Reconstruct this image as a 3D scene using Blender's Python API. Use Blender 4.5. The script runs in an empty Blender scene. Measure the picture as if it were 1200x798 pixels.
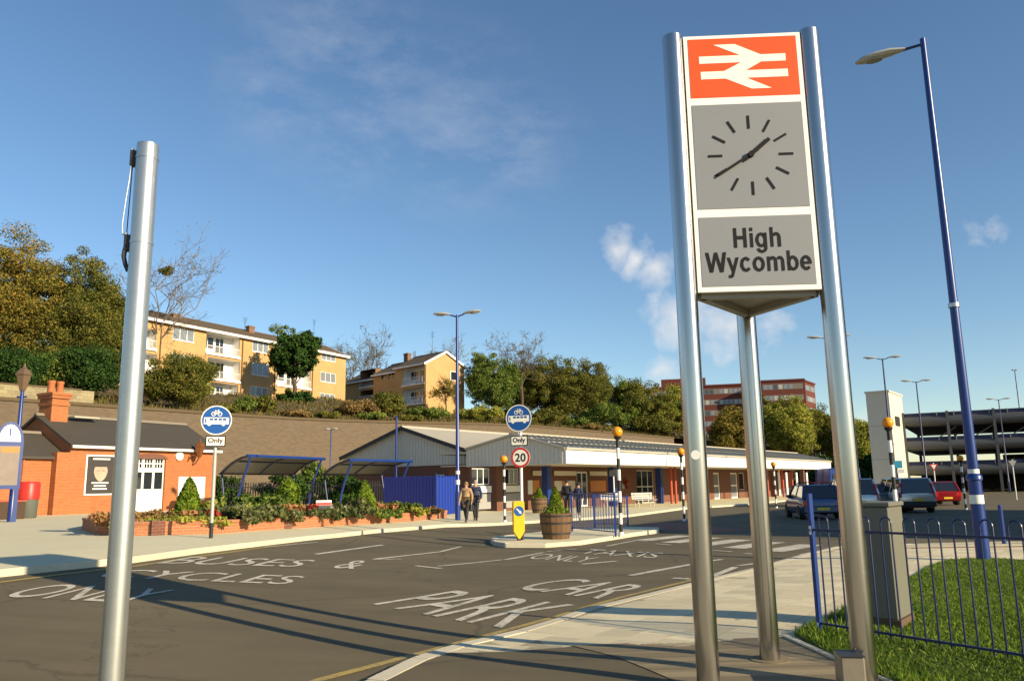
import bpy, bmesh, math, random
import numpy as np
from mathutils import Vector, Matrix
R_ = math.radians
scene = bpy.context.scene
C = scene.collection
# ------------------------------------------------------------------ camera
F = 940.0; PITCH = R_(10.3); ROLL = R_(0.95); H = 1.62
_f = Vector((0, math.cos(PITCH), math.sin(PITCH)))
_r0 = Vector((1, 0, 0)); _u0 = Vector((0, -math.sin(PITCH), math.cos(PITCH)))
_R = _r0 * math.cos(ROLL) - _u0 * math.sin(ROLL)
_U = _r0 * math.sin(ROLL) + _u0 * math.cos(ROLL)
CAM = Vector((0, 0, H))
cd = bpy.data.cameras.new('camera'); co = bpy.data.objects.new('camera', cd); C.objects.link(co)
m = Matrix((( _R.x, _U.x, -_f.x, 0), (_R.y, _U.y, -_f.y, 0), (_R.z, _U.z, -_f.z, H), (0, 0, 0, 1)))
co.matrix_world = m
cd.sensor_width = 36; cd.lens = 36 * F / 1200; cd.clip_start = 0.05; cd.clip_end = 9000
scene.camera = co
# ------------------------------------------------------------------ sun, sky, exposure
SUN_AZ = R_(-35.5); SUN_EL = R_(20.5)
TO_SUN = Vector((math.cos(SUN_AZ) * math.cos(SUN_EL), math.sin(SUN_AZ) * math.cos(SUN_EL), math.sin(SUN_EL)))
sl = bpy.data.lights.new('sun', 'SUN'); sl.energy = 5.0; sl.angle = R_(0.5); sl.color = (1.0, 0.82, 0.56)
so = bpy.data.objects.new('sun', sl); C.objects.link(so)
so.rotation_euler = TO_SUN.to_track_quat('Z', 'Y').to_euler()
so.location = TO_SUN * 100
def ray(px, py): return _f * F + _R * (px - 600) + _U * (399 - py)
w = bpy.data.worlds.new('World'); scene.world = w; w.use_nodes = True
nt = w.node_tree; nt.nodes.clear()
def wn(t, **k):
    n = nt.nodes.new(t)
    for a, b in k.items(): setattr(n, a, b)
    return n
def wm(op, a, b=None, c=None, clamp=False):
    n = wn('ShaderNodeMath', operation=op); n.use_clamp = clamp
    for i, v in enumerate((a, b, c)):
        if v is None: continue
        if isinstance(v, (int, float)): n.inputs[i].default_value = v
        else: nt.links.new(v, n.inputs[i])
    return n.outputs[0]
sky = wn('ShaderNodeTexSky', sky_type='NISHITA', sun_disc=False)
sky.sun_elevation = SUN_EL; sky.sun_rotation = math.atan2(TO_SUN.x, TO_SUN.y)
sky.altitude = 100; sky.air_density = 1.0; sky.dust_density = 0.05; sky.ozone_density = 2.2
tc = wn('ShaderNodeTexCoord'); GEN = tc.outputs['Generated']
_wn = wn('ShaderNodeTexNoise'); nt.links.new(GEN, _wn.inputs['Vector']); _wn.inputs['Scale'].default_value = 13; _wn.inputs['Detail'].default_value = 3; _wn.inputs['Roughness'].default_value = .6
_ws = wn('ShaderNodeVectorMath', operation='SUBTRACT'); nt.links.new(_wn.outputs['Color'], _ws.inputs[0]); _ws.inputs[1].default_value = (.5, .5, .5)
_wv = wn('ShaderNodeVectorMath', operation='MULTIPLY_ADD'); nt.links.new(_ws.outputs[0], _wv.inputs[0]); _wv.inputs[1].default_value = (.07, .07, .07); nt.links.new(GEN, _wv.inputs[2])
WARP = _wv.outputs[0]
def dotdist(px, py):           # angular distance from a fixed sky direction
    d = ray(px, py).normalized()
    n = wn('ShaderNodeVectorMath', operation='DISTANCE'); nt.links.new(WARP, n.inputs[0]); n.inputs[1].default_value = d
    return n.outputs['Value']
def noise(scale, detail=6, rough=0.6, sx=1, sy=1, sz=1, rot=(0, 0, 0)):
    mp = wn('ShaderNodeMapping'); nt.links.new(GEN, mp.inputs[0]); mp.inputs['Scale'].default_value = (sx, sy, sz); mp.inputs['Rotation'].default_value = rot
    n = wn('ShaderNodeTexNoise'); nt.links.new(mp.outputs[0], n.inputs['Vector'])
    n.inputs['Scale'].default_value = scale; n.inputs['Detail'].default_value = detail; n.inputs['Roughness'].default_value = rough
    return n.outputs['Fac']
nz = noise(16, 8, 0.62); nz2 = noise(45, 5, 0.6)
mask = None
for (px, py, rad, amt) in [(722, 288, .034, 1), (752, 300, .034, 1.), (775, 318, .034, .95), (770, 350, .028, .45), (800, 372, .045, 1.), (850, 382, .05, .9), (768, 366, .03, .6), (835, 352, .04, .7), (785, 436, .034, .8), (895, 390, .04, .6), (1160, 266, .03, .55), (1143, 285, .022, .4), (1010, 488, .04, .5), (640, 455, .03, .2)]:
    d = dotdist(px, py)
    e = wm('MULTIPLY', wm('SUBTRACT', 1.0, wm('DIVIDE', d, rad), clamp=True), amt)
    mask = e if mask is None else wm('MAXIMUM', mask, e)
shape = wm('ADD', mask, wm('MULTIPLY', wm('SUBTRACT', nz, 0.5), 1.7))
shape = wm('ADD', shape, wm('MULTIPLY', wm('SUBTRACT', nz2, 0.5), 0.22))
gate = wm('MULTIPLY', mask, 6.0, clamp=True)
puff = wm('MULTIPLY', wm('MULTIPLY_ADD', shape, 1.25, -0.20, clamp=True), gate)
wisp_n = noise(7, 9, 0.68, 1.0, 1.0, 2.2, (0.2, 0.55, 0.3))
wm1 = None
for (px, py, rad) in [(380, 50, .12), (450, 100, .13), (540, 140, .13), (600, 170, .1), (430, 150, .12), (520, 180, .1), (330, 110, .1)]:
    e = wm('SUBTRACT', 1.0, wm('DIVIDE', dotdist(px, py), rad), clamp=True)
    wm1 = e if wm1 is None else wm('MAXIMUM', wm1, e)
wisp = wm('MULTIPLY', wm('MULTIPLY_ADD', wisp_n, 3.4, -1.45, clamp=True), wm('MULTIPLY', wm1, 0.24))
cloud = wm('MAXIMUM', wm('MULTIPLY', puff, 0.85), wisp)
hsv = wn('ShaderNodeHueSaturation'); hsv.inputs['Saturation'].default_value = 1.10; hsv.inputs['Value'].default_value = 1.0
nt.links.new(sky.outputs[0], hsv.inputs['Color'])
mix = wn('ShaderNodeMixRGB'); nt.links.new(cloud, mix.inputs[0]); nt.links.new(hsv.outputs[0], mix.inputs[1])
mix.inputs[2].default_value = (5.9, 5.8, 5.75, 1)
bg = wn('ShaderNodeBackground'); nt.links.new(mix.outputs[0], bg.inputs[0]); bg.inputs[1].default_value = 0.093
out = wn('ShaderNodeOutputWorld'); nt.links.new(bg.outputs[0], out.inputs[0])
vs = scene.view_settings
vs.view_transform = 'Standard'; vs.look = 'None'; vs.exposure = 0.70; vs.gamma = 1.0
try: vs.use_curve_mapping = False
except Exception: pass
# ------------------------------------------------------------------ terrain of the forecourt and placing helpers
def sstep(a, b, x):
    t = min(1, max(0, (x - a) / (b - a))); return t * t * (3 - 2 * t)
XS = [-9.0 + 0.45 * i for i in range(21)]
_gx = [-9.0 + 0.45 * i for i in range(21)]
_gz = [0.45 * sstep(0.0, 9.0, -x) for x in _gx]
def gz(x): return float(np.interp(x, _gx, _gz))
def G(px, py, off=0.0):
    d = ray(px, py); z = off
    for _ in range(40):
        t = (z - H) / d.z; x = d.x * t; z = 0.5 * z + 0.5 * (gz(x) + off)
    return Vector((x, d.y * t, gz(x) + off))
def D(px, py, Y):
    d = ray(px, py); return CAM + d * (Y / d.y)
def az(px, py=480): d = ray(px, py); return d.x / d.y
def zat(px, py, Y): d = ray(px, py); return H + d.z * Y / d.y
KERB = 0.11
# ------------------------------------------------------------------ mesh helpers
class MB:
    def __init__(s): s.v = []; s.f = []; s.mi = []; s.cur = 0
    def add(s, vs, fs):
        o = len(s.v); s.v += [tuple(p) for p in vs]
        for f in fs: s.f.append(tuple(i + o for i in f)); s.mi.append(s.cur)
        return s
    def box(s, x0, x1, y0, y1, z0, z1, M=None):
        P = [Vector((x, y, z)) for z in (z0, z1) for (x, y) in ((x0, y0), (x1, y0), (x1, y1), (x0, y1))]
        if M is not None: P = [M @ p for p in P]
        return s.add(P, [(3, 2, 1, 0), (4, 5, 6, 7), (0, 1, 5, 4), (1, 2, 6, 5), (2, 3, 7, 6), (3, 0, 4, 7)])
    def bar(s, a, b, w, h, up=(0, 0, 1)):      # rectangular bar from a to b
        a, b = Vector(a), Vector(b); d = (b - a).normalized(); u = Vector(up)
        sd = d.cross(u)
        if sd.length < 1e-4: sd = d.cross(Vector((0, 1, 0)))
        sd.normalize(); u = sd.cross(d).normalized()
        P = []
        for p in (a, b):
            for (i, j) in ((-1, -1), (1, -1), (1, 1), (-1, 1)): P.append(p + sd * (i * w / 2) + u * (j * h / 2))
        return s.add(P, [(0, 1, 2, 3), (7, 6, 5, 4), (0, 4, 5, 1), (1, 5, 6, 2), (2, 6, 7, 3), (3, 7, 4, 0)])
    def tube(s, pts, rad, n=10, caps=True):
        pts = [Vector(p) for p in pts]
        if isinstance(rad, (int, float)): rad = [rad] * len(pts)
        P = []; up = None
        for i, p in enumerate(pts):
            d = (pts[min(i + 1, len(pts) - 1)] - pts[max(i - 1, 0)]).normalized()
            if up is None:
                up = Vector((0, 0, 1)) if abs(d.z) < 0.9 else Vector((1, 0, 0))
            sd = d.cross(up).normalized(); up = sd.cross(d).normalized()
            for k in range(n):
                a = 2 * math.pi * k / n
                P.append(p + (sd * math.cos(a) + up * math.sin(a)) * rad[i])
        fs = []
        for i in range(len(pts) - 1):
            for k in range(n): fs.append((i * n + k, i * n + (k + 1) % n, (i + 1) * n + (k + 1) % n, (i + 1) * n + k))
        if caps: fs.append(tuple(range(n - 1, -1, -1))); fs.append(tuple((len(pts) - 1) * n + k for k in range(n)))
        return s.add(P, fs)
    def lathe(s, prof, n=20, M=None, caps=True):       # prof: (r, z) bottom to top
        P = []
        for (r, z) in prof:
            for k in range(n):
                a = 2 * math.pi * k / n; p = Vector((r * math.cos(a), r * math.sin(a), z)); P.append(M @ p if M is not None else p)
        fs = []
        for i in range(len(prof) - 1):
            for k in range(n): fs.append((i * n + k, i * n + (k + 1) % n, (i + 1) * n + (k + 1) % n, (i + 1) * n + k))
        if caps: fs.append(tuple(range(n - 1, -1, -1))); fs.append(tuple((len(prof) - 1) * n + k for k in range(n)))
        return s.add(P, fs)
    def prism(s, poly, e0, e1, M=None, axis='z'):       # poly (u,v) extruded along axis
        n = len(poly); P = []
        for e in (e0, e1):
            for (u, v) in poly:
                p = Vector((u, v, e)) if axis == 'z' else (Vector((u, e, v)) if axis == 'y' else Vector((e, u, v)))
                P.append(M @ p if M is not None else p)
        fs = [tuple(range(n - 1, -1, -1)), tuple(n + k for k in range(n))]
        for k in range(n): fs.append((k, (k + 1) % n, n + (k + 1) % n, n + k))
        return s.add(P, fs)
    def build(s, name, mat, parent=None, smooth=False, bevel=0, kind=None, loc=None):
        me = bpy.data.meshes.new(name); me.from_pydata(s.v, [], s.f)
        mats = mat if isinstance(mat, (list, tuple)) else [mat]
        for mm in mats: me.materials.append(mm)
        if len(mats) > 1: me.polygons.foreach_set('material_index', s.mi)
        bm = bmesh.new(); bm.from_mesh(me)
        bmesh.ops.recalc_face_normals(bm, faces=bm.faces)
        if bevel: bmesh.ops.bevel(bm, geom=bm.edges[:] , offset=bevel, segments=1, affect='EDGES', profile=.6)
        bm.to_mesh(me); bm.free()
        if smooth: smooth_mesh(me)
        return link(name, me, parent, kind, loc)
def smooth_mesh(me, ang=40):
    me.polygons.foreach_set('use_smooth', [True] * len(me.polygons))
    try: me.set_sharp_from_angle(angle=R_(ang))
    except Exception: pass
def link(name, me, parent=None, kind=None, loc=None):
    o = bpy.data.objects.new(name, me); C.objects.link(o)
    if parent is not None: o.parent = parent
    if kind: o['kind'] = kind
    if loc is not None: o.location = loc
    return o
def tag(o, label, cat, group=None):
    o['label'] = label; o['category'] = cat
    if group: o['group'] = group
    return o
def thing(name, label, cat, loc=(0, 0, 0), rz=0.0, group=None):
    o = bpy.data.objects.new(name, None); C.objects.link(o)
    o.empty_display_size = 0.2
    o.location = loc; o.rotation_euler = (0, 0, rz)
    return tag(o, label, cat, group)
def box(name, mat, parent, *a, **k): return MB().box(*a).build(name, mat, parent, **k)
def copy_tree(o, parent=None):
    c = o.copy(); C.objects.link(c); c.parent = parent
    for ch in list(o.children): copy_tree(ch, c)
    return c
def inst(src, name, parent, loc, rz=0):
    c = bpy.data.objects.new(name, src.data if hasattr(src, 'data') else src); C.objects.link(c); c.parent = parent
    c.location = loc; c.rotation_euler = (0, 0, rz); return c
def sheet(name, poly, off, mat, skirt=0, parent=None, kind='structure'):
    bm = bmesh.new()
    vs = [bm.verts.new((p[0], p[1], 0)) for p in poly]
    f = bm.faces.new(vs)
    if f.normal.z < 0 or sum((poly[i][0] * poly[(i + 1) % len(poly)][1] - poly[(i + 1) % len(poly)][0] * poly[i][1]) for i in range(len(poly))) < 0: bmesh.ops.reverse_faces(bm, faces=[f])
    drape(bm, off)
    if skirt:
        be = [e for e in bm.edges if len(e.link_faces) == 1]
        r = bmesh.ops.extrude_edge_only(bm, edges=be)
        for v in r['geom']:
            if isinstance(v, bmesh.types.BMVert): v.co.z -= skirt
        bmesh.ops.recalc_face_normals(bm, faces=bm.faces)
    me = bpy.data.meshes.new(name); bm.to_mesh(me); bm.free(); me.materials.append(mat)
    return link(name, me, parent, kind)
def drape(bm, off):
    xs = [v.co.x for v in bm.verts]; lo, hi = min(xs), max(xs)
    for x in _gx:
        if lo < x < hi:
            bmesh.ops.bisect_plane(bm, geom=bm.verts[:] + bm.edges[:] + bm.faces[:], plane_co=(x, 0, 0), plane_no=(1, 0, 0), dist=1e-5)
    for v in bm.verts: v.co.z = gz(v.co.x) + off
_tcache = {}
def text_mesh(s, bold=0.0, space=1.0):
    cu = bpy.data.curves.new('txt', 'FONT'); cu.body = s; cu.offset = bold; cu.resolution_u = 4; cu.space_character = space; cu.align_x = 'LEFT'
    ob = bpy.data.objects.new('txt', cu); C.objects.link(ob)
    dg = bpy.context.evaluated_depsgraph_get()
    me = bpy.data.meshes.new_from_object(ob.evaluated_get(dg))
    bpy.data.objects.remove(ob); bpy.data.curves.remove(cu)
    co = np.zeros(len(me.vertices) * 3); me.vertices.foreach_get('co', co); co = co.reshape(-1, 3)
    fs = [tuple(p.vertices) for p in me.polygons]; bpy.data.meshes.remove(me)
    return co[:, :2], fs
def text_flat(name, s, parent, mat, origin, udir, vdir, width, height, bold=0.0, off=Vector((0, 0, 0)), space=1.0):
    """letters of a sign: laid in the plane origin + u*udir + v*vdir, fitted to width x height (lower left at origin)"""
    co, fs = text_mesh(s, bold, space)
    lo, hi = co.min(0), co.max(0); sc = (hi - lo)
    o, u, v = Vector(origin), Vector(udir), Vector(vdir)
    P = [o + off + u * ((c[0] - lo[0]) / sc[0] * width) + v * ((c[1] - lo[1]) / sc[1] * height) for c in co]
    mb = MB(); mb.add(P, fs)
    return mb.build(name, mat, parent)
def road_text(s, bl, br, tl, mat, name='road_lettering', parent=None, bold=0.0, off=0.009):
    co, fs = text_mesh(s, bold)
    lo, hi = co.min(0), co.max(0)
    a, b, c = (Vector(p).to_2d() for p in (bl, br, tl))
    bm = bmesh.new()
    vs = []
    for q in co:
        u = (q[0] - lo[0]) / (hi[0] - lo[0]); v = (q[1] - lo[1]) / (hi[1] - lo[1])
        p = a + (b - a) * u + (c - a) * v; vs.append(bm.verts.new((p.x, p.y, 0)))
    for f in fs:
        try: bm.faces.new([vs[i] for i in f])
        except ValueError: pass
    bmesh.ops.recalc_face_normals(bm, faces=bm.faces)
    drape(bm, off)
    for f in bm.faces:
        if f.normal.z < 0: f.normal_flip()
    me = bpy.data.meshes.new(name); bm.to_mesh(me); bm.free(); me.materials.append(mat)
    return link(name, me, parent)
def mesh_np(name, V, Q, mat, parent=None, kind=None, loc=None, smooth=False):
    me = bpy.data.meshes.new(name)
    k = Q.shape[1]
    me.vertices.add(len(V)); me.vertices.foreach_set('co', V.astype(np.float32).ravel())
    me.loops.add(Q.size); me.loops.foreach_set('vertex_index', Q.astype(np.int32).ravel())
    me.polygons.add(len(Q)); me.polygons.foreach_set('loop_start', (np.arange(len(Q)) * k).astype(np.int32))
    me.update(calc_edges=True); me.materials.append(mat)
    return link(name, me, parent, kind, loc)
# ------------------------------------------------------------------ materials
def newmat(name):
    mt = bpy.data.materials.new(name); mt.use_nodes = True; t = mt.node_tree
    b = t.nodes['Principled BSDF']; return mt, t, b
def objco(t, sc=(1, 1, 1)):
    c = t.nodes.new('ShaderNodeTexCoord'); mp = t.nodes.new('ShaderNodeMapping'); t.links.new(c.outputs['Object'], mp.inputs[0]); mp.inputs['Scale'].default_value = sc
    return mp.outputs[0]
def nnoise(t, vec, scale, detail=4, rough=.6):
    n = t.nodes.new('ShaderNodeTexNoise'); t.links.new(vec, n.inputs['Vector']); n.inputs['Scale'].default_value = scale; n.inputs['Detail'].default_value = detail; n.inputs['Roughness'].default_value = rough
    return n.outputs['Fac']
def ramp(t, fac, stops):
    r = t.nodes.new('ShaderNodeValToRGB'); t.links.new(fac, r.inputs[0]); e = r.color_ramp.elements
    while len(e) < len(stops): e.new(0.5)
    for el, (p, c) in zip(e, stops): el.position = p; el.color = (*c, 1)
    return r.outputs[0]
def mixc(t, fac, a, b, mode='MIX'):
    n = t.nodes.new('ShaderNodeMixRGB'); n.blend_type = mode
    for i, v in enumerate((fac, a, b)):
        if isinstance(v, (int, float)): n.inputs[i].default_value = v
        elif isinstance(v, tuple): n.inputs[i].default_value = (*v, 1)
        else: t.links.new(v, n.inputs[i])
    return n.outputs[0]
def bump(t, b, h, strength, dist=0.02):
    n = t.nodes.new('ShaderNodeBump'); n.inputs['Strength'].default_value = strength; n.inputs['Distance'].default_value = dist
    t.links.new(h, n.inputs['Height']); t.links.new(n.outputs[0], b.inputs['Normal'])
def M(name, col, rough=.6, metal=0., var=.12, scale=3., bmp=0., bscale=40., stretch=(1, 1, 1), spec=.4, alpha=None, trans=0, isl=0):
    mt, t, b = newmat(name)
    v = objco(t, stretch)
    n1 = nnoise(t, v, scale, 5, .65); n2 = nnoise(t, v, scale * 7.3, 3)
    lo = tuple(max(0, c * (1 - var)) for c in col); hi = tuple(min(1, c * (1 + var)) for c in col)
    c = mixc(t, n1, lo, hi); c = mixc(t, .5, c, mixc(t, n2, lo, hi))
    if isl:
        g = t.nodes.new('ShaderNodeNewGeometry'); oi = t.nodes.new('ShaderNodeObjectInfo')
        c = mixc(t, isl, c, mixc(t, oi.outputs['Random'], tuple(x * .6 for x in col), tuple(min(1, x * 1.35) for x in col)))
    t.links.new(c, b.inputs['Base Color'])
    b.inputs['Roughness'].default_value = rough; b.inputs['Metallic'].default_value = metal
    b.inputs['Specular IOR Level'].default_value = spec
    if trans: b.inputs['Transmission Weight'].default_value = trans
    if alpha is not None: b.inputs['Alpha'].default_value = alpha
    if bmp: bump(t, b, nnoise(t, v, bscale, 4), bmp)
    return mt
def brickmat(name, c1, c2, mortar, bw=.225, bh=.075, var=.3, stain=(.12, .09, .07), stainamt=.3):
    mt, t, b = newmat(name)
    c = t.nodes.new('ShaderNodeTexCoord'); sp = t.nodes.new('ShaderNodeSeparateXYZ'); t.links.new(c.outputs['Object'], sp.inputs[0])
    ad = t.nodes.new('ShaderNodeMath'); t.links.new(sp.outputs[0], ad.inputs[0]); t.links.new(sp.outputs[1], ad.inputs[1])
    cb = t.nodes.new('ShaderNodeCombineXYZ'); t.links.new(ad.outputs[0], cb.inputs[0]); t.links.new(sp.outputs[2], cb.inputs[1])
    br = t.nodes.new('ShaderNodeTexBrick'); t.links.new(cb.outputs[0], br.inputs['Vector'])
    br.inputs['Color1'].default_value = (*c1, 1); br.inputs['Color2'].default_value = (*c2, 1); br.inputs['Mortar'].default_value = (*mortar, 1)
    br.inputs['Scale'].default_value = 1; br.inputs['Brick Width'].default_value = bw; br.inputs['Row Height'].default_value = bh
    br.inputs['Mortar Size'].default_value = .008; br.inputs['Bias'].default_value = -.1
    n1 = nnoise(t, c.outputs['Object'], .55, 6, .7); n2 = nnoise(t, c.outputs['Object'], 3.5, 5, .7)
    col = mixc(t, ramp_val(t, n1, .42, .75, stainamt), br.outputs['Color'], stain)
    col = mixc(t, ramp_val(t, n2, .5, .8, .35), col, tuple(min(1, x * 1.25) for x in c1))
    t.links.new(col, b.inputs['Base Color']); b.inputs['Roughness'].default_value = .85
    bump(t, b, br.outputs['Fac'], -.35, .01)
    return mt
def ramp_val(t, fac, a, b_, mx):
    n = t.nodes.new('ShaderNodeMapRange'); t.links.new(fac, n.inputs[0]); n.inputs[1].default_value = a; n.inputs[2].default_value = b_; n.inputs[3].default_value = 0; n.inputs[4].default_value = mx
    n.clamp = True; return n.outputs[0]
def leafmat(name, cols, trans=.3):
    mt = bpy.data.materials.new(name); mt.use_nodes = True; t = mt.node_tree; t.nodes.clear()
    g = t.nodes.new('ShaderNodeNewGeometry')
    n = len(cols)
    v = objco(t); big = nnoise(t, v, .45, 3)
    s = t.nodes.new('ShaderNodeMath'); s.operation = 'MULTIPLY_ADD'; t.links.new(big, s.inputs[0]); s.inputs[1].default_value = 1.2; s.inputs[2].default_value = -.6
    s2 = t.nodes.new('ShaderNodeMath'); t.links.new(s.outputs[0], s2.inputs[0]); t.links.new(g.outputs['Random Per Island'], s2.inputs[1]); s2.use_clamp = True
    c = ramp(t, s2.outputs[0], [(i / (n - 1), cc) for i, cc in enumerate(cols)])
    d = t.nodes.new('ShaderNodeBsdfDiffuse'); tr = t.nodes.new('ShaderNodeBsdfTranslucent'); mx = t.nodes.new('ShaderNodeMixShader'); o = t.nodes.new('ShaderNodeOutputMaterial')
    t.links.new(c, d.inputs[0]); t.links.new(c, tr.inputs[0]); mx.inputs[0].default_value = trans
    t.links.new(d.outputs[0], mx.inputs[1]); t.links.new(tr.outputs[0], mx.inputs[2]); t.links.new(mx.outputs[0], o.inputs[0])
    return mt
def glassmat(name, col=(.02, .025, .03), rough=.05):
    return M(name, col, rough, 0, .3, .7, spec=.8)
m_white = M('white_paint', (.78, .77, .73), .5, var=.05)
m_black = M('black_paint', (.02, .02, .022), .45, var=.2)
m_blue = M('blue_gloss_paint', (.007, .034, .185), .35, var=.14, scale=2, spec=.55)
m_navy = M('navy_gloss_paint', (.010, .02, .085), .35, var=.15, scale=2, spec=.55)
m_dark = M('dark_metal', (.03, .03, .032), .5, var=.2)
m_glass = glassmat('window_glass')
m_glass_pale = M('window_glass_curtained', (.20, .22, .24), .12, 0, .5, 1.3, spec=.8)  # paler glass tone for the flats and station doors
# ================================================================== ground, roads, pavements
def asphaltmat(name, base, var=.25):
    mt, t, b = newmat(name)
    v = objco(t)
    fine = nnoise(t, v, 90, 3, .7); mid = nnoise(t, v, 9, 5, .65); big = nnoise(t, v, .35, 5, .6)
    vs_ = objco(t, (.25, 1.6, 1)); streak = nnoise(t, vs_, .9, 4, .6)
    lo = tuple(x * (1 - var) for x in base); hi = tuple(x * (1 + var) for x in base)
    c = mixc(t, fine, tuple(x * .35 for x in base), tuple(x * 1.75 for x in base))
    c = mixc(t, .35, c, mixc(t, mid, lo, hi)); c = mixc(t, .42, c, mixc(t, ramp_val(t, big, .32, .68, 1.0), tuple(x * .62 for x in base), tuple(x * 1.42 for x in base)))
    c = mixc(t, ramp_val(t, streak, .48, .72, .45), c, tuple(x * .62 for x in base))
    vo = t.nodes.new('ShaderNodeTexVoronoi'); vo.feature = 'DISTANCE_TO_EDGE'; t.links.new(v, vo.inputs['Vector']); vo.inputs['Scale'].default_value = .22
    nzz = nnoise(t, v, 2.2, 4); va = t.nodes.new('ShaderNodeVectorMath'); va.operation = 'MULTIPLY_ADD'
    ad = t.nodes.new('ShaderNodeMixRGB'); ad.blend_type = 'ADD'; ad.inputs[0].default_value = 1; t.links.new(v, ad.inputs[1]); t.links.new(nzz, ad.inputs[2]); t.links.new(ad.outputs[0], vo.inputs['Vector'])
    c = mixc(t, ramp_val(t, vo.outputs['Distance'], .012, .0, .45), c, tuple(x * .35 for x in base))
    t.links.new(c, b.inputs['Base Color']); b.inputs['Roughness'].default_value = .88; b.inputs['Specular IOR Level'].default_value = .3
    bump(t, b, fine, .5, .006)
    return mt
m_road = asphaltmat('asphalt', (.124, .102, .057))
m_path = asphaltmat('footway_asphalt', (.122, .10, .056))
m_pave = M('pale_footway', (.62, .57, .375), .9, var=.22, scale=.7, bmp=.3, bscale=60)
m_slab = M('paving_slab', (.66, .58, .375), .9, var=.14, scale=2.5, bmp=.35, bscale=70, isl=.38)
m_joint = M('paving_joint', (.36, .31, .195), .95, var=.2)
m_kerb = M('kerb_stone', (.58, .53, .39), .9, var=.22, scale=4, bmp=.3, bscale=50, isl=.2)
m_earth = M('earth', (.10, .085, .05), .95, var=.3, scale=.3)
m_redtar = M('red_tarmac', (.23, .095, .065), .9, var=.2, scale=3, bmp=.3)
def paintmat(name, col, wear):
    mt, t, b = newmat(name); v = objco(t)
    n = nnoise(t, v, 14, 6, .75); n2 = nnoise(t, v, 1.6, 4, .7)
    s = t.nodes.new('ShaderNodeMath'); s.operation = 'MULTIPLY_ADD'; t.links.new(n2, s.inputs[0]); s.inputs[1].default_value = .55; t.links.new(n, s.inputs[2])
    c = mixc(t, ramp_val(t, s.outputs[0], .72, .98, wear), col, (.13, .12, .10))
    t.links.new(c, b.inputs['Base Color']); b.inputs['Roughness'].default_value = .8
    return mt
m_roadwhite = paintmat('road_paint_white', (.58, .535, .42), .85)
m_roadyellow = paintmat('road_paint_yellow', (.40, .29, .07), .9)
big = [(-3000, -3000), (3000, -3000), (3000, 3000), (-3000, 3000)]
ground = sheet('ground', big, -.10, m_earth)
road = sheet('road', [(-60, -14), (150, -14), (150, 150), (-60, 150)], 0, m_road)
def GP(pts, off=0): return [G(x, y, off) for (x, y) in pts]
kerb_me = None
def kerbs(parent, line, off, inward, L=.915, ymax=70):
    """kerb stones laid end to end along a polyline (world points)"""
    global kerb_me
    if kerb_me is None:
        o = MB().box(-L / 2 + .006, L / 2 - .006, -.008, .135, -.16, .006).build('kerb_stone', m_kerb, None, bevel=.014); kerb_me = o.data; bpy.data.objects.remove(o)
    for a, b in zip(line[:-1], line[1:]):
        a = Vector((a[0], a[1], gz(a[0]) + off)); b = Vector((b[0], b[1], gz(b[0]) + off))
        d = b - a; n = max(1, round(d.length / L))
        if min(a.y, b.y) > ymax: continue
        d2 = d.normalized(); sd = Vector((0, 0, 1)).cross(d2).normalized() * inward; up = d2.cross(sd) * inward
        for i in range(n):
            p = a + d * ((i + .5) / n); p.z = gz(p.x) + off
            Mx = Matrix((( d2.x, sd.x, up.x, p.x), (d2.y, sd.y, up.y, p.y), (d2.z, sd.z, up.z, p.z + random.uniform(-.004, .004)), (0, 0, 0, 1)))
            k = link('kerb_stone', kerb_me, parent); k.matrix_world = Mx @ Matrix.Diagonal((d.length / n / L, 1, 1, 1))
random.seed(4)
FK = [(-120, 690), (-40, 680.5), (0, 676), (70, 668.5), (152, 660), (230, 649), (307, 639.5), (360, 633), (397, 629.5), (440, 624.5), (523, 617.5), (600, 614.5), (680, 609.5), (738, 605.5), (800, 597), (875, 592), (930, 586.5), (1000, 581)]
fk = [p.to_2d() for p in GP(FK)]
far_pave = sheet('pavement', [(-70, fk[0].y)] + [tuple(p) for p in fk] + [(90, 135), (0, 135), (-70, 70)], KERB, m_pave, skirt=.2)
kerbs(far_pave, fk, KERB, 1)
IS = [(575, 636), (580, 639.5), (592, 641.5), (640, 641.5), (680, 638.5), (715, 633), (745, 628), (772, 624.5), (772, 621.5), (735, 620.5), (690, 622), (640, 626), (600, 630.5), (580, 633)]
isl = [p.to_2d() for p in GP(IS)]
island = sheet('traffic_island', [tuple(p) for p in isl], KERB, m_pave, skirt=.2)
tag(island, 'pale kerbed traffic island carrying the barrel planter and blue railing', 'traffic island')
kerbs(island, isl + [isl[0]], KERB, 1)
# red tarmac around the crossing
sheet('red_tarmac_patch', [p.to_2d() for p in GP([(735, 619.5), (775, 621), (835, 624), (880, 621), (800, 612), (760, 613)])], .004, m_redtar, parent=road, kind=None)
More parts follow.
